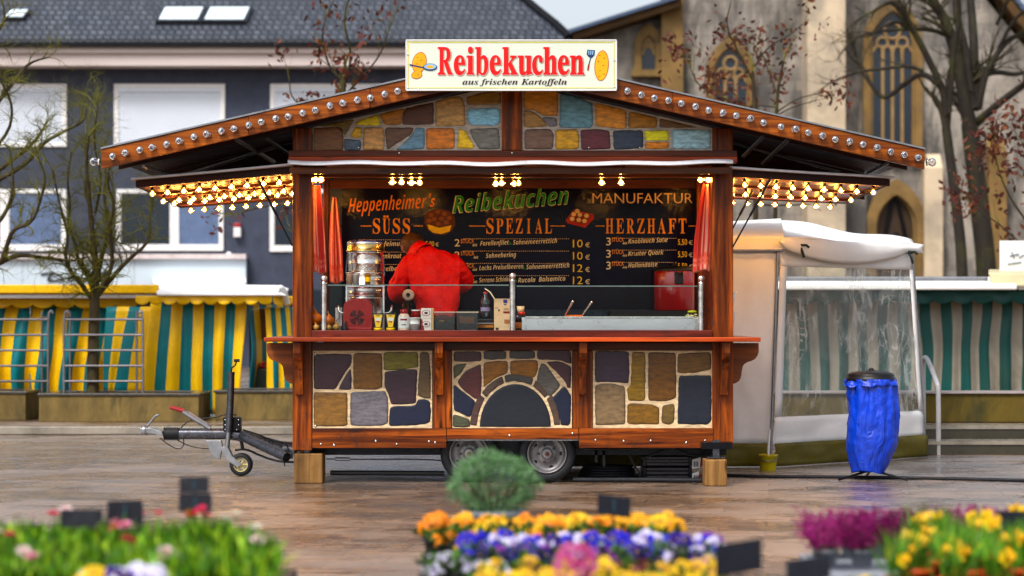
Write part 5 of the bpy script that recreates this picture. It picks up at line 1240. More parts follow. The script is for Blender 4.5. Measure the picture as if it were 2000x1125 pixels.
# plain potatoes, a pan and a turner in place of the cartoon figures
PP = [mat('potato_yellow', (.70, .40, .04), .4), mat('potato_brown', (.42, .14, .02), .4), mat('pan_blue', (.02, .05, .13), .4), mat('pan_inner', (.3, .45, .6), .4), mat('turner_handle', (.30, .02, .01), .4)]
m = MB()
def flat(pts, mi, lift): m.add([at(a, b, SGY - lift) for a, b in pts], [tuple(range(len(pts)))[::-1]], mi)
def ell(cx, cy, rx, ry, rot=0, n=20): return [(cx + rx * math.cos(t) * math.cos(rot) - ry * math.sin(t) * math.sin(rot), cy + rx * math.cos(t) * math.sin(rot) + ry * math.sin(t) * math.cos(rot)) for t in [6.283 * i / n for i in range(n)]]
flat(ell(819, 122, 14, 21, .25), 1, .003); flat(ell(819, 122, 12.6, 19.6, .25), 0, .0036); flat(ell(814, 146, 11, 8, -.2), 1, .0032); flat(ell(814, 146, 9.8, 6.8, -.2), 0, .0038)
for a, b in ((815, 112), (823, 118), (813, 125), (822, 131), (817, 146)): flat(ell(a, b, 1.6, 1.0), 1, .0042)
flat(ell(840, 131, 14, 7.2), 2, .0044); flat(ell(840, 130, 12.2, 5.4), 3, .0048); flat(ell(840, 130.5, 7, 3), 0, .0052); flat([(828, 131), (800, 125), (800, 128), (828, 134)], 2, .0045)
m.build('potato_picture', PP, sgn); m = MB()
flat(ell(1175, 128, 14, 30, .08), 1, .003); flat(ell(1175, 128, 12.6, 28.6, .08), 0, .0036)
for a, b in ((1171, 108), (1180, 114), (1169, 120), (1178, 128), (1172, 138), (1180, 145), (1170, 150)): flat(ell(a, b, 1.8, 1.1), 1, .0042)
flat([(1147, 97), (1162, 98), (1161, 108), (1156, 113), (1151, 112), (1146, 107)], 2, .003); flat([(1153, 112), (1155, 112), (1151, 126), (1149, 126)], 2, .0032); flat([(1148.5, 126), (1151.8, 126), (1149.5, 138), (1146.5, 137)], 4, .0034)
for i in range(3): flat([(1149 + i * 4, 99), (1151 + i * 4, 99), (1151 + i * 3.6, 107), (1149.4 + i * 3.6, 107)], 3, .0036)
m.build('potato_picture', PP, sgn)
m = MB()
for a, b in ((797, 171), (1200, 170), (797, 106), (1200, 118), (818, 174)): m.ball(at(a, b, SGY - .004), (.008, .005, .008), 8)
build_each(m, 'screw', M_STEEL, sgn)

# ---- glass guard on the counter
for px, pt in ((632.5, 541), (1001, 536), (1369, 541)):
    x = PX(px, .04); m = MB(); m.lathe([(.024, Z(645, .04)), (.024, Z(pt + 13, .04))], (x, .04, 0), 16); gp = m.build('guard_post', M_STEEL, ks)
    m = MB(); zb_ = Z(pt + 13, .04); m.lathe([(.026, zb_), (.028, zb_ + .008), (.014, zb_ + .014), (.016, zb_ + .02), (.026, zb_ + .03), (.031, zb_ + .045), (.027, zb_ + .06), (.014, zb_ + .072), (0, zb_ + .075)], (x, .04, 0), 16); m.build('finial', M_STEEL, gp)
for a, b, pt in ((640, 994, 558), (1009, 1362, 560)):
    m = MB(); m.box(PX(a, .04), PX(b, .04), .036, .044, Z(641, .04), Z(pt, .04)); gg = m.build('guard_glass', M_GLASS, ks)
    m = MB(); m.box(PX(a, .04), PX(b, .04), .033, .047, Z(pt, .04), Z(pt - 2.2, .04)); m.build('glass_edge', mat('green_glass_edge', (.14, .18, .17), .15) if a < 700 else bpy.data.materials['green_glass_edge'], gg)

# ---- running gear
HC = .248
def wheel(px, Y, sgn_=1):
    x = PX(px, .1) if Y < 1 else PX(px, .1)
    m = MB(); s_ = sgn_
    def L(mb, prof, mi=0): mb.lathe([(r, Y + s_ * h) for r, h in prof], (x, 0, HC), 36, 'Y', mi)
    m.lathe([(.162, Y + .012 * s_), (.185, Y + .0), (.215, Y - .004 * s_), (.236, Y + .010 * s_), (.247, Y + .030 * s_), (.248, Y + .08 * s_), (.247, Y + .13 * s_), (.236, Y + .15 * s_), (.2, Y + .16 * s_), (.162, Y + .15 * s_)], (x, 0, HC), 40, 'Y', cap=False)
    if s_ < 0: pass
    wh = m.build('wheel', M_RUBBER, ks)
    m = MB(); m.lathe([(.166, Y + .006), (.170, Y - .004), (.160, Y - .006), (.152, Y + .02), (.146, Y + .045), (.105, Y + .05), (.085, Y + .03), (.06, Y + .022), (.045, Y + .022), (.043, Y - .01), (.036, Y - .014), (0, Y - .015)], (x, 0, HC), 36, 'Y', cap=False)
    m.build('rim', M_RIM, wh)
    m = MB()
    for k_ in range(5):
        a = R(90 + 72 * k_ + 18); m.lathe([(.0, Y + .018), (.012, Y + .018), (.013, Y + .03)], (x + .072 * math.cos(a), 0, HC + .072 * math.sin(a)), 8, 'Y')
        a += R(36); m.lathe([(.0, Y + .0475), (.016, Y + .047), (.016, Y + .055)], (x + .122 * math.cos(a), 0, HC + .122 * math.sin(a)), 8, 'Y', 1)  # black discs stand in for the dark of the rim holes
    m.ball((x, Y - .016, HC), (.018, .008, .018), 10, 2); build_each(m, 'lug_and_dark_hole', [M_DKGALV, M_BLACKM, mat('rusty_hub', (.12, .04, .015), .7)], wh)
wheel(916, .11); wheel(1068.5, .11); wheel(916, 1.62); wheel(1068.5, 1.62)
m = MB()
m.box(PX(868), PX(1132), .07, .11, .375, Z(857)); m.box(PX(868), PX(880), .112, .3, .30, .37); m.box(X0 + .03, X1 - .03, .30, .36, Z(893), .358); m.box(X0 + .03, X1 - .03, 1.55, 1.6, .25, .358)
m.tube([(PX(916), .2, HC), (PX(916), 1.7, HC)], .035, 10); m.tube([(PX(1068.5), .2, HC), (PX(1068.5), 1.7, HC)], .035, 10)
m.box(PX(885), PX(1100), .32, .40, .2, .30); m.build('chassis', M_BLACKM, ks)
m = MB(); m.tube(smooth_path([(PX(632), .25, Z(900)), (PX(700), .25, Z(901)), (PX(800), .25, Z(900)), (PX(870), .25, Z(903)), (PX(880), .25, Z(915))], 2), .006, 6); m.tube([(PX(650), .25, Z(900)), (PX(680), .25, Z(900.5))], .018, 6, 1); m.tube([(PX(640), .28, Z(928)), (PX(866), .28, Z(929))], .022, 8, 0)
m.build('brake_cable', [M_BLACKP, M_GALV], ks)
m = MB()
for pts in ([(1131, 876), (1190, 879), (1260, 876), (1330, 874)], [(1312, 872), (1290, 884), (1260, 893), (1252, 896)], [(1312, 872), (1335, 886), (1352, 890), (1372, 891)]):
    m.tube(smooth_path([at(a, b, .25) for a, b in pts], 2), .008, 6)
for px in (1162, 1177): m.box(PX(px, .3), PX(px + 5, .3), .3, .33, Z(903 + (8 if px > 1170 else 0), .3), .31)
m.box(PX(1352, .5), PX(1389, .5), .5, .8, Z(896, .5), .31); m.build('loose_cable', M_BLACKP, ks)
for px, Y, z0 in ((1398, -.12, Z(897, -.3)), (600, .15, .245)):
    m = MB(); x = PX(px, Y) ; m.box(x - .028, x + .028, Y - .028, Y + .028, z0 + .012, .38); m.box(x - .075, x + .075, Y - .06, Y + .06, z0 + .001, z0 + .012); m.build('support_leg', M_DKGALV, ks)
m = MB(); m.box(PX(1370, -.12), X1 - .02, -.16, .2, .305, .36); m.build('leg_bracket', M_BLACKM, ks)
# ---- drawbar
D = 1.0
zd = lambda l: [at(250 + a / 4.018, 680 + b / 4.018, D) for a, b in l]
def off(p, dy): return Vector((p.x, p.y + dy, p.z))
m = MB(); m.tube(zd([(400, 672), (560, 672), (770, 672)]), .098 * .5, 12); m.tube(smooth_path(zd([(770, 672), (900, 690), (1100, 760), (1290, 830)]), 1), .05, 10)
a_, b_ = zd([(900, 690), (1290, 830)])
m.tube([off(a_, .05), off(b_, .5)], .045, 8); m.tube([off(a_, -.05), off(b_, -.5)], .045, 8)
m.tube(zd([(1215, 800), (1300, 810)]), .068, 10); db = m.build('drawbar', M_DKGALV, ks)
m = MB(); q = zd([(95, 625), (180, 622), (270, 650), (285, 690), (180, 668), (100, 665)]); m.hexa([off(p, -.035) for p in q], [off(p, .035) for p in q]); m.ball(zd([(130, 645)])[0], .045, 10); m.tube(smooth_path(zd([(150, 612), (185, 570), (212, 532), (240, 524)]), 2), .011, 7); m.tube(smooth_path(zd([(160, 640), (220, 660), (270, 672)]), 2), .018, 7)
m.build('coupling_head', M_GALV, db, bevel=.006)
m = MB(); c0, c1 = zd([(285, 672), (402, 672)]); n_ = 17
m.lathe([(.048 + .014 * (i % 2 == 0), c0.x + (c1.x - c0.x) * i / (n_ - 1)) for i in range(n_)], (0, D, c0.z), 18, 'X'); m.build('bellows', M_RUBBER, db)
m = MB(); m.tube(zd([(645, 630), (430, 498)]), .022, 8); m.tube(zd([(630, 600), (470, 500)]), .012, 6); hb = m.build('brake_lever', M_GALV, db)
m = MB(); m.tube(zd([(436, 492), (330, 464)]), [.022, .017], 8); m.build('grip', M_REDPL, hb)
m = MB(); q = zd([(610, 722), (735, 722), (745, 780), (725, 868), (690, 862), (655, 830)]); m.hexa([off(p, -.03) for p in q], [off(p, .03) for p in q]); m.build('lever_plate', M_GALV, db, bevel=.004)
m = MB(); m.tube([off(p, -.09) for p in zd([(820, 185), (814, 400), (800, 655)])], .032, 12); jw = m.build('jockey_wheel', M_DKGALV, db)
m = MB(); m.tube([off(p, -.09) for p in zd([(800, 655), (788, 780)])], .022, 10); q = zd([(745, 775), (775, 760), (800, 775), (830, 840), (905, 900), (880, 930), (800, 880), (760, 830)]); m.hexa([off(p, -.13) for p in q], [off(p, -.11) for p in q]); m.hexa([off(p, -.04) for p in q], [off(p, -.02) for p in q]); m.build('fork', M_GALV, jw, bevel=.003)
m = MB(); m.tube([off(p, -.09) for p in zd([(820, 185), (822, 155), (850, 135), (862, 105)])], .008, 6); m.tube([off(p, -.09) for p in zd([(842, 97), (886, 95)])], .014, 8); m.build('crank', M_BLACKP, jw)
wc = zd([(897, 908)])[0]; rr = wc.z - .001
m = MB(); m.lathe([(rr * .62, -.12), (rr * .8, -.125), (rr * .95, -.115), (rr, -.10), (rr, -.05), (rr * .95, -.035), (rr * .8, -.025), (rr * .62, -.03)], (wc.x, D, wc.z), 28, 'Y', cap=False); tw = m.build('tyre', M_RUBBER, jw)
m = MB(); m.lathe([(rr * .63, -.118), (rr * .56, -.119), (rr * .54, -.09), (rr * .5, -.085)], (wc.x, D, wc.z), 24, 'Y', cap=False)
for k_ in range(6):
    a = k_ * math.pi / 3; m.tube([(wc.x, D - .11, wc.z), (wc.x + rr * .58 * math.cos(a), D - .105, wc.z + rr * .58 * math.sin(a))], .009, 6)
m.ball((wc.x, D - .115, wc.z), (.02, .012, .02), 8); m.build('rim', mat('pale_yellow_rim', (.42, .38, .22), .4), jw)
m = MB(); q = zd([(752, 540), (888, 540), (890, 650), (752, 650)]); m.hexa([off(p, -.055) for p in q], [off(p, .06) for p in q])
m.build('clamp_box', M_BLACKM, db, bevel=.008)
m = MB()
for c_ in ((770, 560), (770, 600), (770, 636), (875, 560), (875, 600), (860, 636)): m.ball(off(zd([c_])[0], -.058), .008, 6)
m.build('bolt', M_STEEL, db)
m = MB()
m.tube(smooth_path(zd([(415, 625), (470, 570), (560, 552), (690, 545), (770, 515), (850, 525)]), 2), .006, 6)
m.tube(smooth_path(zd([(900, 640), (1000, 670), (1150, 730), (1290, 745)]), 2), .009, 6); m.tube(smooth_path(zd([(840, 800), (930, 790), (1050, 850), (1180, 890), (1300, 895)]), 2), .011, 6)
m.tube(smooth_path(zd([(250, 705), (320, 760), (390, 795), (430, 780), (440, 740), (435, 715)]), 2), .005, 6); m.tube(smooth_path(zd([(385, 720), (470, 765), (560, 785), (640, 790)]), 2), .005, 6)
m.tube(smooth_path(zd([(880, 700), (895, 760), (900, 800)]), 1), [.03, .018, .014] + [.014] * 20 if False else .016, 7)
m.tube(smooth_path([off(p, -.1) for p in zd([(1240, 740), (1280, 800), (1235, 830), (1260, 770), (1225, 850), (1240, 920)])], 2), .006, 6); m.build('cable', M_BLACKP, db)
# wooden blocks under the legs
for px0, px1, pt, Y, lab in ((574, 630, 886, .0, 'weathered wooden block under the drawbar end of the stall'), (1377, 1420, 898, -.3, 'upright wooden block under the right hand support leg')):
    m = MB(); x0, x1 = PX(px0, Y), PX(px1, Y); m.box(x0, x1, Y, Y + .3 if px0 < 900 else Y + .26, .001, Z(pt, Y)); o = m.build('wooden_block', W_BLOCK, None, bevel=.01, org=((x0 + x1) / 2, Y + .1, 0)); tag(o, lab, 'wooden block')
# battery of radiators and hose under the stall
hx = thing('crate_stack', 'two stacked black ribbed cases with red labels under the stall', 'equipment case', (PX(1310, .35), .5, 0))
for z0, zt_2 in ((Z(937, .35), Z(913, .35)), (Z(911, .35), Z(893, .35))):
    m = MB(); x0, x1 = PX(1256, .35), PX(1352, .35); z0 = max(z0, .012); m.box(x0, x0 + .03, .35, .75, z0, zt_2); m.box(x1 - .03, x1, .35, .75, z0, zt_2); m.box(x0 + .03, x1 - .03, .37, .74, z0, zt_2, 0)
    for i in range(3): zz_ = z0 + .012 + i * (zt_2 - z0) / 3; m.box(x0 + .031, x1 - .031, .355, .369, zz_, zz_ + .016, 1)
    m.build('case', [M_BLACKM, mat('grey_purple_rib', (.08, .07, .08), .35) if z0 < .05 else bpy.data.materials['grey_purple_rib']], hx, bevel=.004)
m = MB()
for a, b, c, d in ((1352, 1367, 895, 916), (1352, 1364, 922, 940)):
    q = [at(a, d, .34), at(b, d - 3, .34), at(b + 2, c - 2, .34), at(a, c + 3, .34)]; m.hexa(q, [p + Vector((0, .006, 0)) for p in q], 0)
    q = [at(b, d - 3, .338), at(b + 3, d - 3, .338), at(b + 4, c - 3, .338), at(b + 2, c - 2, .338)]; m.hexa(q, [p + Vector((0, .006, 0)) for p in q], 1)
    for i in range(3): q = [at(a + 3 + i * 3.5, d - 4, .337), at(a + 5 + i * 3.5, d - 4.5, .337), at(a + 5 + i * 3.5, c + 6, .337), at(a + 3 + i * 3.5, c + 6.5, .337)]; m.hexa(q, [p + Vector((0, .002, 0)) for p in q], 2)
m.build('label', [M_WHITEP, M_REDPL, M_BLACKP], hx)
co = thing('cable_coil', 'coiled black cable lying on the paving beneath the stall', 'cable', (PX(1190, .6), .6, 0)); m = MB()
for k_ in range(5): m.tube([(PX(1187, .6) + (.26 - .012 * k_) * math.cos(t * .21), .62 + (.2 - .01 * k_) * math.sin(t * .21), .018 + .022 * k_) for t in range(31)], .012, 6)
m.build('coil', M_RUBBER, co)
m = MB(); m.tube(smooth_path([(PX(1120, .12), .2, .02), (PX(1250, .12), .14, .025), (PX(1376, .12), .12, .02)], 2), .02, 8); m.tube(smooth_path([(PX(1242, .3), .3, .05), (PX(1235, .3), .3, .2), (PX(1225, .3), .3, .24), (PX(1252, .3), .3, .05)], 1), .008, 6); m.build('hose', M_RUBBER, co)
# ================================================================== THINGS ON THE COUNTER
CZ = 1.302
def ci(name, label, cat, px, Y, group=None, z=CZ): return thing(name, label, cat, (PX(px, Y), Y, z), group)
M_ONION = mat('onion_skin', (.42, .15, .025), .35, 0, .35, 30, stretch=(1, 1, .2)); M_GARLIC = mat('tan_bulb', (.42, .27, .11), .5, 0, .35, 30)
for i, (px, Y, r, mt, lab) in enumerate(((616, .14, .062, M_ONION, 'large orange onion with a long dry stem beside the left guard post'), (643, .2, .05, M_ONION, 'orange onion right of the left guard post'), (617, .05, .028, M_GARLIC, 'small tan onion in front of the large orange onion'), (642, .07, .026, M_GARLIC, 'small tan onion just right of the left guard post'), (657, .09, .03, M_GARLIC, 'small tan onion beside the red heater'))):
    o = ci('onion', lab, 'onion', px, Y, 'onions on the counter'); x = PX(px, Y); zc = CZ + r * (.95 if i > 1 else 1.6)
    m = MB(); m.lathe([(0, -r * .92), (r * .5, -r * .8), (r, -.1 * r), (r * .85, r * .5), (r * .3, r * .9), (r * .1, r * 1.2), (0, r * 1.25)], (x, Y, zc), 14)
    m.build('bulb', mt, o); m = MB(); m.tube([(x, Y, zc + r), (x - .01, Y, zc + r * 1.5), (x - (.05 if i == 0 else .01), Y, zc + r * (2.8 if i == 0 else 1.7))], [.006, .004, .002], 5); m.build('stem', M_GARLIC, o)
    if i < 2: m = MB(); m.lathe([(.05, CZ), (.055, CZ + r * .5), (.05, zc - r * .85), (0, zc - r * .85)], (x, Y, 0), 12); m.build('bowl', W_BLOCK, o)
o = ci('dispenser', 'small white wall dispenser with grey hose behind the onions', 'dispenser', 660, .45); m = MB(); m.pbox(655, 668, 601, 637, .45, .06, 0); m.build('body', M_WHITEP, o, bevel=.006); m = MB(); m.tube(smooth_path([at(661, 605, .44), at(663, 620, .43), at(656, 628, .42), at(650, 632, .42), at(648, 626, .42)], 2), .006, 6); m.build('hose', M_GALV, o); m = MB(); m.box(PX(657, .45), PX(666, .45), .45, .5, CZ, Z(637.5, .45)); m.build('foot', M_GALV, o)
# red heater with a round grille
o = ci('fan_heater', 'small rounded dark red heater with a round black grille on the counter', 'heater', 698, .1); m = MB()
pr = chaikin([(670, 648), (670, 600), (674, 590), (685, 584), (712, 584), (723, 590), (727, 600), (727, 648)], 2, False)
m.prism([(PX(a, .1), max(Z(b, .1), CZ)) for a, b in pr], .1, .3, 'xz'); m.build('case', M_REDPL, o, bevel=.012); m = MB()
m.pbox(671, 726, 640, 645, .085, .02); m.build('base_lip', M_REDPL, o, bevel=.004)
m = MB(); cx_, cz_ = PX(697, .1), Z(620, .1)
for rr in (.018, .032, .046, .060):
    for k_ in range(4): m.tube([(cx_ + rr * math.cos(R(90 * k_ + 12 + j * 6.6)), .098, cz_ + rr * math.sin(R(90 * k_ + 12 + j * 6.6))) for j in range(11)], .005, 5)
m.ball((cx_, .099, cz_), (.011, .004, .011), 8); m.build('grille', M_BLACKP, o)
m = MB(); m.lathe([(.02, CZ), (.024, CZ + .02), (.01, CZ + .05), (.014, CZ + .075), (.0, CZ + .08)], (PX(674, .05), .05, 0), 10); tag(m.build('bottle_stopper', M_BLACKP, org=(PX(674, .05), .05, CZ)), 'tiny black stopper standing before the red heater', 'stopper')
# stack of steel pots
def pot(label, px0, px1, pt, pb, Y, handles, mt=M_STEEL, z0=None, extra=None):
    x = (PX(px0, Y) + PX(px1, Y)) / 2; r = PX(px1, Y) - x; zt_3, zb_ = Z(pt, Y), z0 if z0 is not None else Z(pb, Y)
    o = thing('cooking_pot', label, 'pot', (x, Y, zb_), 'stacked steel pots')
    m = MB(); h = zt_3 - zb_; m.lathe([(0, zb_), (r * .92, zb_), (r * .96, zb_ + .012), (r * .96, zb_ + h * .40), (r * .985, zb_ + h * .42), (r * .96, zb_ + h * .45), (r * .96, zt_3 - .016), (r, zt_3 - .012), (r * 1.02, zt_3 - .004), (r * .98, zt_3), (r * .9, zt_3 - .01)], (x, Y, 0), 36); m.build('body', mt, o)
    if handles:
        for s_ in (-1, 1):
            m = MB(); hz = zb_ + h * .62; m.tube(smooth_path([(x + s_ * r * .95, Y - .05, hz - .03), (x + s_ * (r + .05), Y - .05, hz - .02), (x + s_ * (r + .055), Y - .03, hz + .035), (x + s_ * (r + .055), Y + .03, hz + .035), (x + s_ * (r + .05), Y + .05, hz - .02), (x + s_ * r * .95, Y + .05, hz - .03)], 2), .008, 7); m.build('handle', M_STEEL, o)
    return o
PYY = .42
pot('large steel pot with side handles at the bottom of the pot stack', 674, 753, 581, 650, PYY, True, z0=CZ)
pot('wide steel pot second from the bottom of the pot stack', 676, 751, 558, 580.7, PYY, False)
pot('steel pot with labels third from the bottom of the pot stack', 675, 752, 532, 557.7, PYY, False)
o = pot('tall steel steamer pot with a blue lid on top of the pot stack', 679, 749, 492, 531.7, PYY, False)
xm = (PX(679, PYY) + PX(749, PYY)) / 2; r_p = (PX(749, PYY) - PX(679, PYY)) / 2
m = MB(); a, b = Z(492, PYY), Z(478, PYY); m.lathe([(r_p * 1.06, a + .002), (r_p * 1.1, a + .008), (r_p * 1.04, a + .014), (r_p * 1.02, b)], (xm, PYY, 0), 32); m.build('collar', mat('brass_steel', (.55, .42, .22), .25, 1), o)
m = MB(); m.lathe([(r_p * 1.03, b + .002), (r_p * 1.05, b + .012), (r_p * 1.03, b + .02)], (xm, PYY, 0), 32, m=0); m.lathe([(r_p * 1.0, b + .018), (r_p * 1.02, b + .026), (r_p * .9, b + .034), (0, b + .036)], (xm, PYY, 0), 32, m=1); m.build('lid', [M_STEEL, mat('blue_lid', (.02, .04, .16), .25)], o)
m = MB(); m.tube([(xm - r_p * .95, PYY - .08, Z(495, PYY)), (xm - r_p * 1.05, PYY - .1, Z(535, PYY))], .008, 6); m.tube([(xm + r_p * 1.02, PYY - .08, Z(500, PYY)), (xm + r_p * 1.08, PYY - .1, Z(540, PYY))], .008, 6); m.build('clip', M_DKGALV, o)
# cups and labels leaning in front of the third pot
for i, (px, lab) in enumerate(((683, 'pale paper cup left before the steel pots'), (695, 'pale paper cup with a steel rim before the steel pots'), (718, 'small jar with a yellow label before the steel pots'))):
    Y = .26; x = PX(px, Y); zb_ = Z(557, Y); o = thing('cup' if i < 2 else 'jar', lab, 'cup' if i < 2 else 'jar', (x, Y, zb_)); m = MB()
    m.lathe([(0, zb_), (.022, zb_), (.028, zb_ + .09), (.030, zb_ + .092), (.026, zb_ + .09), (0, zb_ + .085)], (x, Y, 0), 14, m=0); m.build('body', mat('cup_paper%d' % i if False else ('pale_cup', 'silver_cup', 'amber_jar')[i], ((.55, .40, .30), (.5, .48, .46), (.35, .2, .06))[i], .4), o)
    if i == 2: m = MB(); m.lathe([(.0262, zb_ + .03), (.0285, zb_ + .07)], (x, Y, 0), 14); m.build('label', M_YEL, o)
m = MB(); m.box(PX(676, .26), PX(752, .26), .2, .30, Z(560, .26), Z(557.3, .26)); m.box(PX(676, .26), PX(679, .26), .22, .28, CZ, Z(560.2, .26)); m.box(PX(748, .26), PX(751, .26), .22, .28, CZ, Z(560.2, .26)); tag(m.build('narrow_shelf', M_STEELB, org=(PX(714, .26), .25, CZ)), 'narrow steel rack holding cups in front of the pot stack', 'rack')
# mustard tubes
M_MUST = mat('mustard_yellow', (.70, .48, .01), .3)
for i, px in enumerate((738.5, 763)):
    Y = .08; x = PX(px, Y); o = ci('mustard_jar', ('yellow and black mustard tube nearest the red heater', 'yellow and black mustard tube next to the red capped bottle')[i], 'mustard', px, Y, 'mustard tubes on the counter')
    m = MB(); m.lathe([(0, CZ), (.036, CZ), (.038, CZ + .022), (.030, CZ + .024)], (x, Y, 0), 16); m.build('cap', M_MUST, o)
    m = MB(); m.hexa([(x - .028, Y - .028, CZ + .024), (x + .028, Y - .028, CZ + .024), (x + .028, Y + .028, CZ + .024), (x - .028, Y + .028, CZ + .024)], [(x - .048, Y - .01, CZ + .140), (x + .048, Y - .01, CZ + .140), (x + .048, Y + .01, CZ + .140), (x - .048, Y + .01, CZ + .140)]); m.box(x - .05, x + .05, Y - .011, Y + .011, CZ + .141, CZ + .15); m.build('tube', M_BLACKP, o, bevel=.004)
    m = MB(); f = lambda u, v, l=.0022: Vector((x + u * (.028 + .02 * v), Y - .028 + .018 * v - l, CZ + .024 + .116 * v))
    m.add([f(-.65, .05), f(.65, .05), f(.78, .95), f(-.78, .95)], [(0, 1, 2, 3)], 0); m.add([f(-.5, .5, .003), f(.5, .5, .003), f(.55, .72, .003), f(-.55, .72, .003)], [(0, 1, 2, 3)], 1); m.add([f(-.4, .42, .0032), (f(.4, .36, .0032)), f(.4, .46, .0032), f(-.4, .5, .0032)], [(0, 1, 2, 3)], 2); m.add([f(-.35, .84, .003), f(.35, .84, .003), f(.35, .9, .003), f(-.35, .9, .003)], [(0, 1, 2, 3)], 3)
    m.build('label', [M_MUST, mat('label_white', (.6, .62, .6), .4) if i == 0 else bpy.data.materials['label_white'], M_REDPL, M_BLACKP], o)
# ketchup bottle
Y = .1; x = PX(789, Y); o = ci('sauce_bottle', 'squat pale sauce bottle with a red cap and white label', 'bottle', 789, Y); m = MB(); m.lathe([(0, CZ), (.05, CZ), (.052, CZ + .01), (.052, CZ + .1), (.046, CZ + .125), (.03, CZ + .145)], (x, Y, 0), 20); m.build('body', mat('pale_bottle', (.62, .50, .42), .3), o); m = MB(); m.lathe([(.03, CZ + .143), (.033, CZ + .145), (.033, CZ + .178), (0, CZ + .18)], (x, Y, 0), 16); m.build('cap', M_REDPL, o)
m = MB(); 
for a0, a1, z0, z1, mi in ((210, 330, .022, .115, 0), (238, 302, .085, .1, 1), (250, 290, .045, .053, 2)):
    vs = [(x + .0535 * math.cos(R(a0 + (a1 - a0) * i / 8)) * (1 + .01 * mi), Y + .0535 * (1 + .01 * mi) * math.sin(R(a0 + (a1 - a0) * i / 8)), CZ + z) for z in (z0, z1) for i in range(9)]; m.add(vs, [(i, i + 1, i + 10, i + 9) for i in range(8)], mi)
m.build('label', [M_WHITEP, M_REDPL, M_BLACKP], o)
for i, (px, pt, lab) in enumerate(((810, 623, 'stack of white sugar tubs between the sauce bottle and the milk cartons'),)):
    Y = .1; x = PX(px, Y); o = ci('tub_stack', lab, 'tub', px, Y); m = MB(); m.lathe([(0, CZ), (.04, CZ), (.046, CZ + .055), (.048, CZ + .056), (.042, CZ + .058), (.046, CZ + .1), (.05, CZ + .103), (.05, CZ + .11), (0, CZ + .111)], (x, Y, 0), 18); m.build('tub', M_WHITEP, o); m = MB(); m.lathe([(.0445, CZ + .03), (.046, CZ + .042)], (x, Y, 0), 18); m.build('label', mat('dim_label', (.25, .2, .2), .5), o)
for px, pt, lab in ((812, 605, 'red drinking cup with a pale rim behind the milk cartons'),):
    Y = .22; x = PX(px, Y); o = ci('cup', lab, 'cup', px, Y); m = MB(); zt_4 = Z(pt, Y); m.lathe([(0, CZ), (.028, CZ), (.036, zt_4 - .01)], (x, Y, 0), 16, m=0); m.lathe([(.036, zt_4 - .01), (.038, zt_4), (.034, zt_4), (0, zt_4 - .02)], (x, Y, 0), 16, m=1); m.build('body', [M_REDPL, M_WHITEP], o)
for k_, (z0, z1, lab) in enumerate(((CZ, CZ + .098, 'lower white and red milk carton of the stacked pair'), (CZ + .099, CZ + .19, 'upper white milk carton of the stacked pair'))):
    Y = .09; x0, x1 = PX(822, Y), PX(847, Y); o = thing('milk_carton', lab, 'carton', ((x0 + x1) / 2, Y, z0), 'stacked milk cartons'); m = MB(); m.box(x0, x1 - .02, Y, Y + .1, z0, z1, 0); m.box(x1 - .0195, x1, Y + .002, Y + .1, z0, z1, 1); m.build('box', [mat('milk_white', (.68, .62, .58), .4) if k_ == 0 else bpy.data.materials['milk_white'], mat('milk_tan', (.52, .38, .24), .45) if k_ == 0 else bpy.data.materials['milk_tan']], o, bevel=.003)
    m = MB(); c = Vector(((x0 + x1 - .02) / 2, Y - .002, (z0 + z1) / 2 + .005)); n = 20
    for rr, mi, l in ((.036, 0, 0), (.030, 1, .001), (.016, 2, .002)): m.add([c + Vector((rr * math.cos(6.283 * i / n), -l, rr * .7 * math.sin(6.283 * i / n))) for i in range(n)], [tuple(range(n))], mi)
    if k_ == 0: m.add([(x0, Y - .001, z0 + .002), (x0 + .03, Y - .001, z0 + .002), (x0 + .012, Y - .001, z1 - .002), (x0, Y - .001, z1 - .002)], [(0, 1, 2, 3)], 0)
    m.build('label', [M_REDPL, M_WHITEP, mat('label_brown', (.15, .03, .03), .5) if k_ == 0 else bpy.data.materials['label_brown']], o)
# clear boxes
for k_, (a, b, Y, lab) in enumerate(((849, 888, .09, 'clear plastic food box beside the milk cartons'), (892, 933, .1, 'clear plastic food box with a pinkish card in it'))):
    x0, x1, z1 = PX(a, Y), PX(b, Y), Z(609, Y); o = ci('plastic_box', lab, 'plastic box', (a + b) / 2, Y, 'clear plastic boxes on the counter'); m = MB(); t = .004
    for q in ((x0, x1, Y, Y + t), (x0, x1, Y + .22, Y + .22 + t), (x0, x0 + t, Y + t, Y + .22), (x1 - t, x1, Y + t, Y + .22)): m.box(*q, CZ + .002, z1)
    m.build('box', M_PLASTIC, o); m = MB()
    for q in ((x0 - .006, x1 + .006, Y - .007, Y - .001), (x0 - .006, x1 + .006, Y + .226, Y + .232), (x0 - .006, x0 - .001, Y - .001, Y + .226), (x1 + .001, x1 + .006, Y - .001, Y + .226)): m.box(*q, z1 - .008, z1 + .002)
    m.build('rim', mat('pale_rim', (.5, .42, .36), .3) if k_ == 0 else bpy.data.materials['pale_rim'], o)
    m = MB(); m.box(x0 + .01, x1 - .01, Y + .02, Y + .2, CZ + .004, CZ + .06, 0)
    if k_: m.box(x0 + .02, x1 - .03, Y + .03, Y + .034, CZ + .061, CZ + .115, 1)
    else: m.ball((x0 + .06, Y + .06, CZ + .075), (.03, .02, .014), 8, 2)
    m.build('contents', [mat('bin_dark', (.03, .035, .06), .4) if k_ == 0 else bpy.data.materials['bin_dark'], mat('pink_card', (.5, .25, .16), .6) if k_ == 0 else bpy.data.materials['pink_card'], M_GARLIC], o)
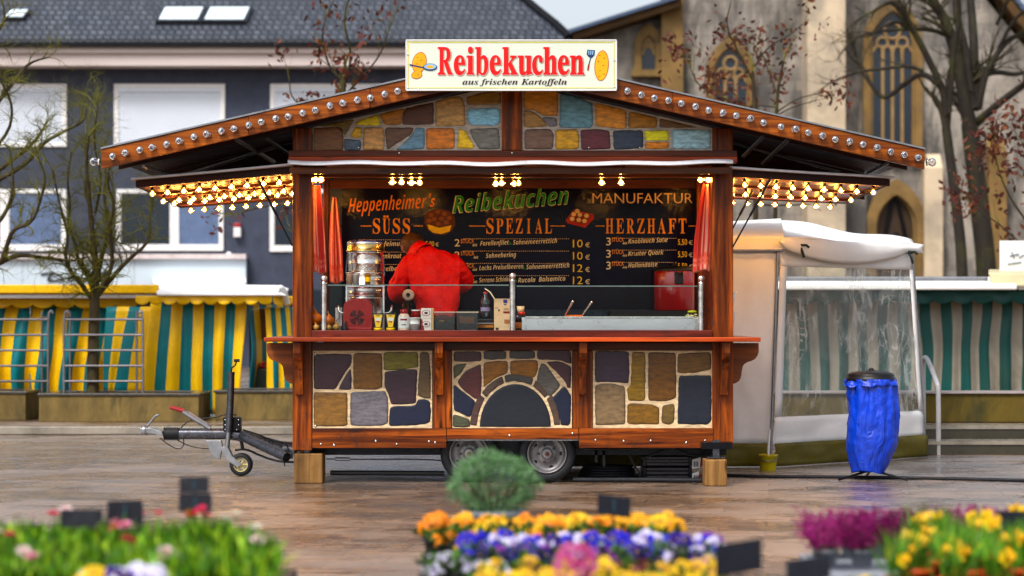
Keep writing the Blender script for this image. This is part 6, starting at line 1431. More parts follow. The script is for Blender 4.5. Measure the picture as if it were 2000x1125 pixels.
# water bottle, board boxes behind, juice carton
Y = .5; x = PX(948, Y); zb_ = CZ + .11; o = thing('water_bottle', 'clear water bottle with a red cap behind the plastic boxes', 'bottle', (x, Y, zb_)); m = MB(); zt_5 = Z(570, Y); h = zt_5 - zb_
m.lathe([(0, zb_), (.038, zb_), (.042, zb_ + .01), (.040, zb_ + h * .3), (.042, zb_ + h * .5), (.041, zb_ + h * .62), (.034, zb_ + h * .75), (.016, zb_ + h * .9), (.016, zb_ + h * .93)], (x, Y, 0), 20); m.build('body', glass('bottle_pet', (.82, .86, .92), 1.5, .05, 2.2), o); m = MB(); m.lathe([(.018, zb_ + h * .92), (.019, zt_5), (0, zt_5 + .002)], (x, Y, 0), 14); m.build('cap', M_REDPL, o); m = MB(); m.lathe([(.0425, zb_ + h * .25), (.0415, zb_ + h * .4)], (x, Y, 0), 20); m.build('label', mat('bottle_label', (.25, .22, .32), .4), o)
o = thing('serving_tray', 'dark lidded food tray under the water bottle', 'tray', (PX(948, .5), .5, CZ)); m = MB(); m.pbox(930, 964, 632, 640.5, .4, .25, 0); m.pbox(930, 964, 623.5, 630.5, .4, .25, 1); m.build('body', [mat('wood_tray', (.35, .17, .06), .5), M_BLACKP], o, bevel=.004); m = MB(); m.pbox(929, 965, 630.7, 631.8, .39, .27); m.build('rim', M_STEELB, o)
m = MB(); m.box(PX(930, .5), PX(964, .5), .41, .6, CZ, Z(640.7, .4)); m.build('foot', M_BLACKP, o)
Y = .12; o = ci('juice_carton', 'tall cream juice carton with a bent drinking straw beside the middle guard post', 'carton', 979, Y); m = MB(); m.box(PX(965, Y), PX(996, Y), Y, Y + .09, CZ, Z(583.5, Y), 0); m.build('box', mat('carton_cream', (.70, .52, .36), .4), o, bevel=.003); m = MB()
kk = (Y - CAMY) / F; lp = lambda a, b: at(a, b, Y - .002)
for a, b, c, d, mi in ((983, 991, 585, 592, 0), (984, 989, 594, 596, 0), (983, 996, 608, 612, 1), (967, 973, 601, 602, 2), (973, 976, 604, 608, 2), (968, 974, 640, 644, 2), (985, 995, 624, 632, 4)): m.add([lp(a, d), lp(b, d), lp(b, c), lp(a, c)], [(0, 1, 2, 3)], mi)
m.text('APFEL', at(983, 606, Y - .002), 11 * kk, 4 * kk, None, 3)
m.build('label', [mat('ink_blue', (.06, .05, .25), .4), M_REDPL, mat('ink_dark', (.08, .03, .03), .5), mat('ink_brown', (.15, .06, .03), .5), mat('ink_tan', (.4, .18, .1), .5)], o)
m = MB(); m.tube(smooth_path([at(966, 584, Y + .03), at(962, 578, Y + .03), at(957, 570, Y + .03), at(947, 564, Y + .03)], 2), .005, 6); m.build('straw', mat('straw_cream', (.7, .6, .48), .4), o)
Y = .3; o = ci('condiment_box', 'small wooden box of condiment cups behind the middle guard post', 'box', 1016, Y); m = MB(); m.pbox(1004, 1024, 630, 642, Y, .2, 0); m.build('box', mat('box_wood', (.45, .17, .05), .5), o, bevel=.004)
m = MB(); m.box(PX(1005, Y), PX(1023, Y), Y + .01, Y + .19, CZ, Z(642.3, Y)); m.build('foot', M_BLACKP, o)
for px, pt, pb, r, c_, lab in ((1017, 598, 612, .034, (.55, .42, .28), 'cup'), (1019, 609, 616, .03, (.45, .03, .02), 'cup'), (1012, 615, 629, .04, (.03, .02, .03), 'cup')):
    m = MB(); x = PX(px, Y + .05); m.lathe([(0, Z(pb, Y)), (r * .8, Z(pb, Y)), (r, Z(pt, Y)), (0, Z(pt, Y) - .004)], (x, Y + .05 + .07 * (pt < 600), 0), 14); m.build('cup', mat('cond_%d' % px, c_, .4), o)
# warming pan with potato pancakes and tongs
Y = .16; o = ci('warming_pan', 'long brushed steel warming pan behind the right guard glass', 'serving pan', 1192, Y); m = MB(); x0, x1, z1 = PX(1019, Y), PX(1364, Y), Z(619, Y)
m.box(x0, x1, Y, Y + .012, CZ + .002, z1 - .012); m.box(x0, x1, Y + .45, Y + .462, CZ + .002, z1 - .002); m.box(x0, x0 + .012, Y + .0125, Y + .4495, CZ + .002, z1 - .003); m.box(x1 - .012, x1, Y + .0125, Y + .4495, CZ + .002, z1 - .003); m.box(x0 + .0125, x1 - .0125, Y + .0125, Y + .4495, CZ + .05, CZ + .06)
m.build('pan', M_STEELB, o, bevel=.002); m = MB(); m.box(x0 + .03, x1 - .04, Y - .004, Y + .02, z1 - .011, z1 + .004); m.box(x0 + .035, x0 + .04, Y - .003, Y - .0005, CZ + .01, z1 - .015); m.box(x1 - .03, x1 - .025, Y - .003, Y - .0005, CZ + .01, z1 - .015); m.build('rim', M_STEEL, o, bevel=.002)
M_CAKE = mat('fried_potato', (.50, .14, .02), .5, 0, .5, 40, .8, 90, .01)
rng = random.Random(8)
for i in range(5):
    cx_, cy_, cz_ = PX(1108 + i * 6.5, Y + .2), Y + .18 + rng.uniform(-.04, .06), z1 - .02 + (.022 if i in (1, 2, 3) else .008); m = MB()
    def cake(u, v):
        a = u * 6.283; rr = (.055 + .008 * mnoise.noise(Vector((math.cos(a) * 2, math.sin(a) * 2, i)))) * max(0, math.sin(v * 3.1416)) ** .6; return (cx_ + rr * math.cos(a), cy_ + rr * math.sin(a), cz_ - .014 * math.cos(v * 3.1416) + .005 * mnoise.noise(Vector((math.cos(a) * 5 * v, math.sin(a) * 5 * v, i + 3))))
    m.grid(cake, 22, 8); tag(m.build('potato_pancake', M_CAKE, org=(cx_, cy_, cz_)), 'crisp orange potato pancake in the small heap between the tongs', 'potato pancake', 'heap of potato pancakes')
for i, (a, b, c, d) in enumerate(((1117, 589, 1102, 619), (1154, 590, 1135, 619))):
    p, q = at(a, b, Y + .15), at(c, d, Y + .2); m = MB(); m.tube([p, q], .005, 6); m.tube([p + Vector((.012, .01, 0)), q], .005, 6); m.ball(p + Vector((.006, .005, 0)), .011, 8); tag(m.build('tongs', M_STEEL, org=q), ('steel tongs leaning left of the potato pancakes', 'steel tongs leaning right of the potato pancakes')[i], 'tongs')
rng = random.Random(5)
sal = thing('salad_bowl', 'heap of chopped garnish at the right end of the warming pan', 'garnish', (PX(1350, .3), .3, z1 - .03)); m = MB()
for i in range(45):
    m.ball((PX(1350, .3) + rng.gauss(0, .035), .3 + rng.gauss(0, .04), z1 + rng.uniform(-.02, .022)), (rng.uniform(.006, .014), .008, rng.uniform(.004, .008)), 6, 0 if rng.random() < .7 else 1)
m.build('chopped_onion', [mat('garnish_pale', (.62, .55, .4), .5), mat('garnish_green', (.2, .28, .03), .5)], sal); m = MB(); m.tube(smooth_path([at(1342, 606, .3), at(1352, 607, .3), at(1360, 613, .3)], 2), [.004, .012, .012, .013, .012, .011, .009, .006, .004], 6) if False else m.ball(at(1352, 609, .3), (.045, .02, .014), 8); m.build('lettuce_leaf', mat('lettuce', (.34, .36, .03), .5), sal)
# red soup kettle at the back
Y = 1.62; x = PX(1317, Y); o = thing('soup_kettle', 'glossy dark red soup kettle with black lid and control panel on the back counter', 'soup kettle', (x, Y, 1.477)); r = PX(1357, Y) - x; m = MB(); zb_, zt_6 = 1.477, Z(530, Y)
m.lathe([(0, zb_), (r * .95, zb_), (r, zb_ + .01), (r, zt_6 - .01), (r * .98, zt_6)], (x, Y, 0), 36); m.build('body', M_REDGLOSS, o); m = MB(); m.lathe([(r * 1.02, zt_6 + .001), (r * 1.03, zt_6 + .02), (r * .9, zt_6 + .04), (r * .3, zt_6 + .05), (0, zt_6 + .05)], (x, Y, 0), 32); m.ball((x, Y, zt_6 + .065), .02, 8); m.build('lid', M_BLACKP, o)
m = MB(); m.pbox(1317, 1335, 531, 555, Y - r - .004, .02); m.build('control_panel', mat('panel_black', (.01, .01, .012), .2, coat=.5), o, bevel=.006)
# steel containers at the right side counter
for i, (pt, pb, lab) in enumerate(((572, 608, 'upper steel container behind the right corner post'), (610, 645, 'lower steel container behind the right corner post'))):
    Y = .35; x0, x1 = PX(1404, Y), PX(1436, Y); o = thing('steel_container', lab, 'container', ((x0 + x1) / 2, Y, max(Z(pb, Y), 1.25)), 'steel containers at the right post'); m = MB(); a, b = Z(pb, Y), Z(pt, Y)
    m.hexa([(x0 + .03, Y, a), (x1 - .02, Y, a), (x1 - .02, Y + .3, a), (x0 + .03, Y + .3, a)], [(x0, Y - .01, b), (x1, Y - .01, b), (x1, Y + .31, b), (x0, Y + .31, b)]); m.build('body', M_STEELB, o, bevel=.004); m = MB(); m.box(x0 - .012, x1 + .012, Y - .022, Y + .322, b + .001, b + .008); m.build('rim', M_STEEL, o)
# paper roll under the arm
Y = .78; c = at(797, 576, Y); m = MB(); m.lathe([(.018, -.1), (.05, -.1), (.05, .1), (.018, .1), (.018, -.1)], (c.x, Y + .1, c.z), 22, 'Y', cap=False); o = m.build('paper_roll', mat('paper_roll', (.6, .5, .42), .7), org=c); tag(o, 'roll of kitchen paper on a holder beside the red jacket', 'paper roll')
m = MB(); m.tube([(c.x, Y - .02, c.z), (c.x, Y + .24, c.z)], .014, 8); m.tube([(c.x, Y + .22, c.z), (c.x, Y + .22, .42)], .014, 8); m.lathe([(0, .422), (.09, .422), (.09, .432), (0, .434)], (c.x, Y + .22, 0), 16); m.build('holder', M_BLACKM, o)

# ---- towels
def towel_mat():
    t = NT('red_striped_towel'); a = t.n('Attribute', attribute_name='Col')
    t.set(col=t.mix(.25, a.outputs['Color'], (.3, .02, .012)) if False else a.outputs['Color'], rough=.85, sheen=.2, normal=t.bump(t.noise(t.coords((1, 1, 1)), 160, 3), .3, .002)); return t.m
M_TOWEL = towel_mat()
def towel(label, px0, px1, pt, pb, Y, seed, slant=0, gather=.5, stripes=4):
    x0, x1 = PX(px0, Y), PX(px1, Y); zt_, zb_ = Z(pt, Y), Z(pb, Y); m = MB(); nu, nv = 44, 36
    vs = []; cs = []
    for j in range(nv + 1):
        v = j / nv
        for i in range(nu + 1):
            u = i / nu; wid = gather + (1 - gather) * min(1, v * 1.6) ** .7
            xc = (x0 + x1) / 2 + slant * (.5 - v) * .5; fold = math.sin(u * 9.5 + seed + 1.2 * mnoise.noise(Vector((u * 2, v * 2, seed))))
            vs.append((xc + (u - .5) * (x1 - x0) * wid + .006 * math.cos(u * 19 + seed), Y + fold * .022 * (1.1 - .3 * v) + .01 * math.sin(v * 5 + seed), zt_ + (zb_ - zt_) * v + .012 * math.sin(u * 6 + seed) * v))
            s_ = (u * stripes) % 1; base = (.62, .018, .010) if s_ < .62 else (.80, .34, .24)
            if .2 < s_ < .27 or (v > .86 and (v * 40) % 2 < .8): base = (.70, .16, .09)
            if .8 < v < .93 and s_ >= .55: base = (.75, .12, .06)
            cs.append(base)
    m.add(vs, [(j * (nu + 1) + i, j * (nu + 1) + i + 1, (j + 1) * (nu + 1) + i + 1, (j + 1) * (nu + 1) + i) for j in range(nv) for i in range(nu)], 0, cs, True)
    tag(m.build('tea_towel', M_TOWEL, org=((x0 + x1) / 2, Y, zt_), solid=.004), label, 'towel', 'red striped tea towels')
towel('red striped tea towel hanging just inside the left corner post', 609, 634, 362, 533, .25, 1.0, -.06)
towel('pale red striped tea towel hanging before the left end of the menu board', 643, 669, 385, 552, 1.2, 2.3, -.05, .25, 6)
towel('bright red striped tea towel hanging inside the right corner post', 1358, 1391, 360, 530, .30, 4.0, .08, .3)

# ================================================================== THE COOK
PYR = .98
def J(px, py, dy=0.0): return at(px, py, PYR + dy)
def skin_mesh(verts, edges, radii, root=0, sub=2):
    me = bpy.data.meshes.new('figure'); me.from_pydata([tuple(v) for v in verts], edges, [])
    o = bpy.data.objects.new('figure', me); C.objects.link(o)
    o.modifiers.new('skin', 'SKIN'); sv = me.skin_vertices[0].data
    for i, r in enumerate(radii): sv[i].radius = r if isinstance(r, tuple) else (r, r); sv[i].use_root = (i == root)
    sb = o.modifiers.new('sub', 'SUBSURF'); sb.levels = sub; sb.render_levels = sub
    bpy.context.view_layer.update()
    out = bpy.data.meshes.new_from_object(o.evaluated_get(bpy.context.evaluated_depsgraph_get())); bpy.data.objects.remove(o)
    return out
def place(name, me, mt, parent, wr_=0, f=9, fold=0):
    for v in me.vertices:
        if fold:
            c = v.co; w_ = (1 - abs(mnoise.noise(Vector((c.x * 7 + c.z * 3.5, c.y * 7, c.z * 5 - c.x * 4)))) * 2.2); v.co += v.normal * fold * max(-.6, w_ - .35)
        if wr_: v.co += v.normal * wr_ * (mnoise.noise(v.co * f) + .5 * mnoise.noise(v.co * f * 2.3))
    me.materials.clear(); me.materials.append(mt)
    for p in me.polygons: p.use_smooth = True; p.material_index = 0
    o = bpy.data.objects.new(name, me); C.objects.link(o)
    if parent: o.parent = parent; o.location = -wl(parent) + Vector((0, 0, 0)); WL[o.name] = wl(parent)
    return o
pl_ = J(855, 625, 0)
person = thing('person', 'person in a bright red jacket seen from behind, bending over the back counter', 'person', (pl_.x, PYR, .422))
pel = J(856, 620, .02); spn = J(856, 580, .03); chs = J(848, 530, .10); nb = J(822, 496, .22); hd = J(808, 486, .30); hd2 = J(801, 479, .36)
shl, shr = J(796, 518, .12), J(892, 516, .12); ell_, elr = J(768, 566, .10), J(909, 552, .16); wl_, wr2 = J(790, 586, .42), J(893, 566, .52)
hpl, hpr = J(835, 634, .02), J(877, 634, .02); gz = .43
knl = Vector((hpl.x - .03, PYR - .02, .95)); knr = Vector((hpr.x + .03, PYR + .02, .95)); ftl = Vector((knl.x - .02, PYR + .0, .50)); ftr = Vector((knr.x + .02, PYR + .05, .50))
tol, tor_ = ftl + Vector((-.03, .16, -.035)), ftr + Vector((.03, .16, -.035))
V = [pel, spn, chs, nb, hd, hd2, shl, ell_, wl_, shr, elr, wr2, hpl, knl, ftl, tol, hpr, knr, ftr, tor_]
E_ = [(0, 1), (1, 2), (2, 3), (3, 4), (4, 5), (2, 6), (6, 7), (7, 8), (2, 9), (9, 10), (10, 11), (0, 12), (12, 13), (13, 14), (14, 15), (0, 16), (16, 17), (17, 18), (18, 19)]
Rr = [(.14, .10), (.13, .10), (.13, .10), .062, .085, .09, .055, .04, .03, .055, .04, .03, .095, .06, .04, .04, .095, .06, .04, .04]
# hands: palm and five unequal, bent fingers on each wrist
def hand(w, i0, dirv, side):
    d = dirv.normalized(); s_ = Vector((1, 0, 0)); s_ = (s_ - d * s_.dot(d)).normalized(); dn = d.cross(s_) * (1 if d.cross(s_).z < 0 else -1)
    k = len(V); V.append(w + d * .075); E_.append((i0, k)); Rr.append((.036, .018))
    for j, ln in enumerate((.068, .078, .072, .058)):
        b_ = k; o0 = len(V); base = w + d * .09 + s_ * (j - 1.5) * .021
        V.extend([base, base + d * ln * .5 + dn * .012, base + d * ln * .85 + dn * .038]); E_.extend([(b_, o0), (o0, o0 + 1), (o0 + 1, o0 + 2)]); Rr.extend([.0095, .009, .0075])
    o0 = len(V); tb = w + d * .035 + s_ * side * .035; V.extend([tb, tb + d * .035 + s_ * side * .02 + dn * .015]); E_.extend([(k, o0), (o0, o0 + 1)]); Rr.extend([.012, .0095])
hand(wl_, 8, Vector((.1, .5, -.35)), 1); hand(wr2, 11, Vector((-.1, .5, -.45)), -1)
body = skin_mesh(V, E_, Rr, 0, 2)
# shape the head: chin, nose and brow on the side turned away from us
fdir = Vector((-.35, .75, -.45)).normalized(); hc = (hd + hd2) / 2
for v in body.vertices:
    dl = v.co - hc
    if dl.length < .17:
        f = dl.normalized().dot(fdir)
        if f > .93: v.co += fdir * .028
        elif f > .6: v.co += fdir * .008
place('body', body, M_SKIN, person)
fm = MB(); up_ = (hd2 - hd).normalized(); sd_ = fdir.cross(up_).normalized(); fup = sd_.cross(fdir).normalized()
for s_ in (-1, 1):
    fm.ball(hc + fdir * .092 + sd_ * s_ * .034 + fup * .02, .013, 8, 0); fm.ball(hc + fdir * .103 + sd_ * s_ * .034 + fup * .02, .006, 6, 1)
fm.tube([hc + fdir * .1 + sd_ * -.025 - fup * .045, hc + fdir * .108 - fup * .047, hc + fdir * .1 + sd_ * .025 - fup * .045], .006, 6, 2)
fm.build('face', [M_WHITEP, M_BLACKP, mat('lips', (.35, .1, .08), .4)], person)
em = MB()
for s_ in (-1, 1):
    c = hc + sd_ * s_ * .095 - fdir * .005; em.ball(c, (.014, .03, .036), 8)
em.build('ear', M_SKIN, person)
hm = MB(); rng = random.Random(3); hcen = hc - fdir * .018 + Vector((0, 0, .012))
def hairf(u, v):
    a = u * 6.283; th = v * 2.15; ax = -fdir * .55 + Vector((0, 0, 1)) * .8; ax.normalize(); b = ax.orthogonal().normalized(); c = ax.cross(b)
    d = ax * math.cos(th) + (b * math.cos(a) + c * math.sin(a)) * math.sin(th)
    r = .108 + .006 * mnoise.noise(d * 9) + .004 * mnoise.noise(d * 26); r *= 1 if v < .85 else 1 - .12 * (v - .85) / .15
    return hcen + d * r
hm.grid(hairf, 48, 26)
for i in range(420):
    u, v = rng.random(), rng.uniform(.05, .98); p = Vector(hairf(u, v)); n = (p - hcen).normalized(); t = (Vector((0, 0, -1)) + n * .3 + Vector((rng.gauss(0, .25), rng.gauss(0, .25), 0))).normalized(); t = (t - n * t.dot(n) * .8).normalized()
    s_ = t.cross(n) * .004; q = p + t * rng.uniform(.02, .04) + n * .004; hm.add([p - s_ + n * .001, p + s_ + n * .001, q], [(0, 1, 2)])
hm.build('hair', M_HAIR, person)
JV = [J(856, 618, .02), J(858, 585, .03), J(852, 540, .08), J(838, 506, .14), J(826, 494, .22),
      J(800, 520, .12), J(784, 545, .10), J(770, 568, .12), J(783, 584, .36),
      J(889, 517, .12), J(903, 536, .14), J(909, 552, .18), J(894, 564, .46)]
JE = [(0, 1), (1, 2), (2, 3), (3, 4), (2, 5), (5, 6), (6, 7), (7, 8), (2, 9), (9, 10), (10, 11), (11, 12)]
JR = [(.225, .16), (.205, .155), (.21, .16), (.165, .13), (.10, .10), (.115, .115), (.10, .10), (.09, .09), (.06, .06), (.115, .115), (.10, .10), (.088, .088), (.06, .06)]
place('jacket', skin_mesh(JV, JE, JR, 1, 4), M_JACKET, person, .014, 6, .012)
cm_ = MB(); cdir = (nb - J(838, 506, .14)).normalized(); cb_ = J(824, 497, .2); b_ = cdir.orthogonal().normalized(); c_ = cdir.cross(b_)
cm_.grid(lambda u, v: cb_ + cdir * (-.03 + .10 * v) + (b_ * math.cos(u * 6.283) + c_ * math.sin(u * 6.283)) * (.112 - .012 * v + .008 * mnoise.noise(Vector((u * 6, v * 2, 3)))), 30, 6); cm_.build('collar', M_JACKET, person, solid=.012)
TV = [J(856, 622, .02), hpl, knl, ftl, hpr, knr, ftr]
place('trousers', skin_mesh(TV, [(0, 1), (1, 2), (2, 3), (0, 4), (4, 5), (5, 6)], [(.17, .13), .115, .08, .065, .115, .08, .065], 0, 2), M_DENIM, person, .006)
for f_, t_ in ((ftl, tol), (ftr, tor_)):
    place('shoe', skin_mesh([f_ + Vector((0, -.03, -.02)), f_ + Vector((0, .05, -.03)), t_ + Vector((0, .02, 0))], [(0, 1), (1, 2)], [.05, .048, .042], 0, 2), M_BLACKP, person)
# ================================================================== FLOWER DISPLAY IN FRONT
M_LEAF = mat('fresh_leaf', None, .45, 0, .3, 12, trans=.35)
M_PETAL = mat('petal', None, .5, 0, .12, 20, trans=.3)
M_POT = mat('dark_pot', (.03, .03, .032), .5); M_TERRA = mat('terracotta', (.42, .09, .025), .6, 0, .2, 10); M_GREYPOT = mat('grey_pot', (.17, .18, .20), .45, 0, .2, 8); M_TRAY = mat('grey_tray', (.36, .38, .42), .4, 0, .2, 8)
M_TABLE = mat('dark_table_slats', (.035, .032, .03), .45, 0, .4, 6, stretch=(.2, 3, 3), world=True)
def table(label, cx, cy, lx, ly, h):
    o = thing('display_table', label, 'table', (cx, cy, 0)); m = MB(); n = int(ly / .12)
    for i in range(n): y0 = cy - ly / 2 + i * ly / n; m.box(cx - lx / 2, cx + lx / 2, y0, y0 + ly / n - .012, h - .03, h)
    m.box(cx - lx / 2 + .02, cx - lx / 2 + .06, cy - ly / 2, cy + ly / 2, h - .08, h - .031); m.box(cx + lx / 2 - .06, cx + lx / 2 - .02, cy - ly / 2, cy + ly / 2, h - .08, h - .031); m.build('top', M_TABLE, o)
    for sx in (-1, 1):
        for sy in (-1, 1): m = MB(); x, y = cx + sx * (lx / 2 - .04), cy + sy * (ly / 2 - .06); m.box(x - .02, x + .02, y - .02, y + .02, 0.001, h - .082); m.build('leg', M_TABLE, o)
    return o
TH = .425
table('low dark slatted table carrying the pansies in the middle foreground', .17, -10.75, 1.05, 2.9, TH)
table('low dark slatted table carrying the daisies at the lower left', -1.55, -11.4, 1.5, 1.8, .47)
table('low dark slatted table carrying daffodils at the lower right', 1.98, -10.6, 1.55, 2.3, .405)
def leaf_mesh(rng, n, r, h, ln, wd, cols, z0=0, up=.5):
    m = MB()
    for i in range(n):
        a = rng.uniform(0, 6.283); rr = r * math.sqrt(rng.random()); c = Vector((rr * math.cos(a), rr * math.sin(a), z0 + rng.uniform(0, h) * (1 - .4 * rr / r)))
        d = Vector((math.cos(a) * rng.uniform(.2, 1) + rng.gauss(0, .4), math.sin(a) * rng.uniform(.2, 1) + rng.gauss(0, .4), up * rng.uniform(.3, 1.6))).normalized(); s_ = d.cross(Vector((rng.gauss(0, 1), rng.gauss(0, 1), rng.gauss(0, 1)))).normalized()
        L, W = ln * rng.uniform(.6, 1.2), wd * rng.uniform(.7, 1.2); n_ = d.cross(s_) * .15 * L; f = rng.uniform(.65, 1.3); col = tuple(x * f for x in cols[rng.randrange(len(cols))])
        m.add([c, c + d * L * .5 + s_ * W * .5 + n_, c + d * L, c + d * L * .5 - s_ * W * .5 + n_], [(0, 1, 2, 3)], 0, col)
    return m
def proto(m, name, mt):
    o = m.build(name, mt); me = o.data; bpy.data.objects.remove(o); return me
def pansy(c_out, c_in, c_eye, r=.026):
    m = MB(); eye = (.75, .5, .02)
    for k, (a, s_) in enumerate(((60, 1.0), (120, 1.0), (5, .92), (175, .92), (270, 1.15))):
        a = R(a); vs = []; cs = []; n = 9
        d = Vector((math.cos(a), 0, math.sin(a))); t = Vector((-math.sin(a), 0, math.cos(a)))
        vs.append((0, -.004 - .0008 * k, 0)); cs.append(c_eye)
        for i in range(n + 1):
            b = -1.15 + 2.3 * i / n; p = d * (r * .62 * s_ + r * .48 * s_ * math.cos(b * 1.1)) + t * (r * .72 * s_ * math.sin(b)); vs.append((p.x * .55, -.003 - .0008 * k, p.z * .55)); cs.append(c_in)
        for i in range(n + 1):
            b = -1.15 + 2.3 * i / n; p = d * (r * .62 * s_ + r * .48 * s_ * math.cos(b * 1.1)) + t * (r * .72 * s_ * math.sin(b)); vs.append((p.x, -.0008 * k + .004 * math.sin(i * 1.3) + .004, p.z)); cs.append(c_out)
        m.add(vs, [(0, i + 1, i + 2) for i in range(n)] + [(i + 1, i + n + 2, i + n + 3, i + 2) for i in range(n)], 0, cs, True)
    m.ball((0, -.008, -.001), (.0035, .002, .0035), 6, 0, eye); return m
FL = {}
for key, args in {'orange': ((.82, .28, .004), (.80, .22, .004), (.35, .04, .004)), 'amber': ((.85, .44, .004), (.82, .36, .004), (.45, .1, .004)), 'yellow': ((.85, .58, .006), (.8, .5, .006), (.3, .05, .02)), 'blue': ((.012, .006, .58), (.010, .004, .40), (.02, .01, .05)), 'deep': ((.05, .012, .28), (.03, .008, .18), (.02, .005, .05)),
                  'white': ((.72, .70, .85), (.55, .5, .75), (.12, .06, .35)), 'maroon': ((.14, .008, .025), (.10, .006, .02), (.3, .12, .01)), 'bicolor': ((.85, .56, .006), (.6, .3, .01), (.12, .01, .02)), 'violet': ((.22, .02, .34), (.15, .012, .26), (.03, .005, .05))}.items():
    FL[key] = proto(pansy(*args), 'flower', M_PETAL)
def bellis(c1, c2):
    m = MB(); n = 16
    for ring, (r, el, ln) in enumerate(((.006, .3, .019), (.005, .8, .016), (.003, 1.2, .012))):
        for i in range(n):
            a = 6.283 * (i + ring * .5) / n; d = Vector((math.cos(a) * math.cos(el), math.sin(a) * math.cos(el), math.sin(el))); t = Vector((-math.sin(a), math.cos(a), 0)) * .0042
            p = Vector((math.cos(a), math.sin(a), 0)) * r; m.add([p - t * .6, p + d * ln * .6 - t, p + d * ln, p + d * ln * .6 + t, p + t * .6], [(0, 1, 2, 3, 4)], 0, c1 if ring < 2 else c2)
    m.ball((0, 0, .004), (.007, .007, .006), 6, 0, c2); m.tube([(0, 0, -.05), (0, 0, 0)], .0015, 5, 0, (.12, .3, .03)); return m
for key, c1, c2 in (('pink', (.75, .28, .42), (.7, .1, .25)), ('rose', (.72, .03, .12), (.6, .02, .08)), ('pale', (.82, .66, .66), (.8, .5, .5)), ('red', (.62, .02, .015), (.45, .01, .01)), ('snow', (.8, .8, .74), (.75, .65, .2))): FL['b_' + key] = proto(bellis(c1, c2), 'flower', M_PETAL)
def daff():
    m = MB()
    for k in range(6):
        a = k * math.pi / 3; d = Vector((math.cos(a), 0, math.sin(a))); t = Vector((-math.sin(a), 0, math.cos(a))); L = .027
        m.add([(0, 0, 0), tuple(d * L * .55 + t * .010 + Vector((0, -.004, 0))), tuple(d * L), tuple(d * L * .55 - t * .010 + Vector((0, -.004, 0)))], [(0, 1, 2, 3)], 0, (.82, .60, .008))
    m.lathe([(.006, .0), (.009, -.012), (.0085, -.02), (.012, -.027), (.0135, -.029)], (0, 0, 0), 10, 'Y', 0, (.85, .46, .004)); m.tube([(0, .0, 0), (0, .012, -.006), (0, .014, -.14)], .002, 5, 0, (.10, .26, .02)); return m
FL['daff'] = proto(daff(), 'flower', M_PETAL)
GREEN = [(.05, .12, .015), (.08, .18, .02), (.02, .05, .010)]; LIME = [(.20, .42, .008), (.34, .52, .015), (.05, .17, .006), (.02, .07, .006), (.12, .32, .01)]
rng = random.Random(77)
LV = {'pansy': [proto(leaf_mesh(rng, 70, .06, .075, .05, .025, GREEN, .0, .6), 'leaves', M_LEAF) for _ in range(3)],
      'bellis': [proto(leaf_mesh(rng, 170, .08, .06, .125, .022, LIME, .0, 1.8), 'leaves', M_LEAF) for _ in range(3)],
      'daff': [proto(leaf_mesh(rng, 80, .05, .02, .23, .013, [(.10, .28, .012), (.16, .38, .02), (.05, .17, .01)], .0, 3.2), 'leaves', M_LEAF) for _ in range(3)]}
def pot_mesh(r, h, mt, n=18):
    m = MB(); m.lathe([(0, 0), (r * .72, 0), (r * .92, h * .8), (r, h * .8), (r, h), (r * .9, h), (r * .88, h * .86), (0, h * .86)], (0, 0, 0), n); return proto(m, 'pot', mt)
POTS = {'dark': pot_mesh(.052, .085, M_POT), 'terra': pot_mesh(.062, .10, M_TERRA), 'grey': pot_mesh(.05, .07, M_GREYPOT)}
PI_ = [0]
def plant(name, label, cat, loc, group, potk, leafk, ph, flowers, rng, nfl, rad, zf, face=True, fs=1.0, ls=1.0):
    o = thing(name, label, cat, loc, group); mesh_obj('pot', POTS[potk], o)
    mesh_obj('leaves', LV[leafk][PI_[0] % 3], o, (0, 0, ph), (0, 0, rng.uniform(0, 6)), ls); PI_[0] += 1
    for i in range(nfl):
        a = i * 2.4 + rng.uniform(-.4, .4); rr = rad * math.sqrt((i + .5) / nfl); z = zf - .5 * rr + rng.uniform(-.015, .015)
        me = FL[flowers[rng.randrange(len(flowers))]]; x, y = rr * math.cos(a), rr * math.sin(a)
        if face: rot = (R(-32) + rng.gauss(0, .25), rng.gauss(0, .2), rng.gauss(0, .45) + x * 3)
        else: rot = (rng.gauss(-.2, .3), rng.gauss(0, .3), rng.uniform(0, 6))
        mesh_obj('flower', me, o, (x, y, z), rot, fs * rng.uniform(.85, 1.15))
    return o
def ordinal(i, n): return 'leftmost' if i == 0 else 'rightmost' if i == n - 1 else ORD[i] + ' from the left'
rng = random.Random(9)
def prow(xs, Y, tz, keys, lab, group, nfl=11, zf=.155, rad=.06, **kw):
    n = len(xs)
    for i, x in enumerate(xs):
        plant('pansy_plant', f'{lab}, {ordinal(i, n)} of its row', 'pansy', (x, Y + rng.uniform(-.02, .02), tz), group, 'dark', 'pansy', .075, keys[i] if isinstance(keys, dict) else keys, rng, nfl, rad, zf, **kw)
lin = lambda a, b, n: [a + (b - a) * i / (n - 1) for i in range(n)]
tz = TH + .001; tzl = .471
prow(lin(-.31, .62, 9), -9.75, tz, {0: ['orange'], 1: ['orange', 'orange', 'amber'], 2: ['amber', 'yellow'], 3: ['amber', 'orange'], 4: ['amber', 'orange'], 5: ['amber', 'yellow'], 6: ['orange', 'amber'], 7: ['amber'], 8: ['yellow', 'amber']}, 'orange pansy plant in the back row', 'orange pansies in the back row', 14, .165)
prow(lin(-.25, .55, 8), -9.93, tz, ['amber', 'yellow', 'orange'], 'amber pansy plant in the second row', 'amber pansies in the second row', 9, .125)
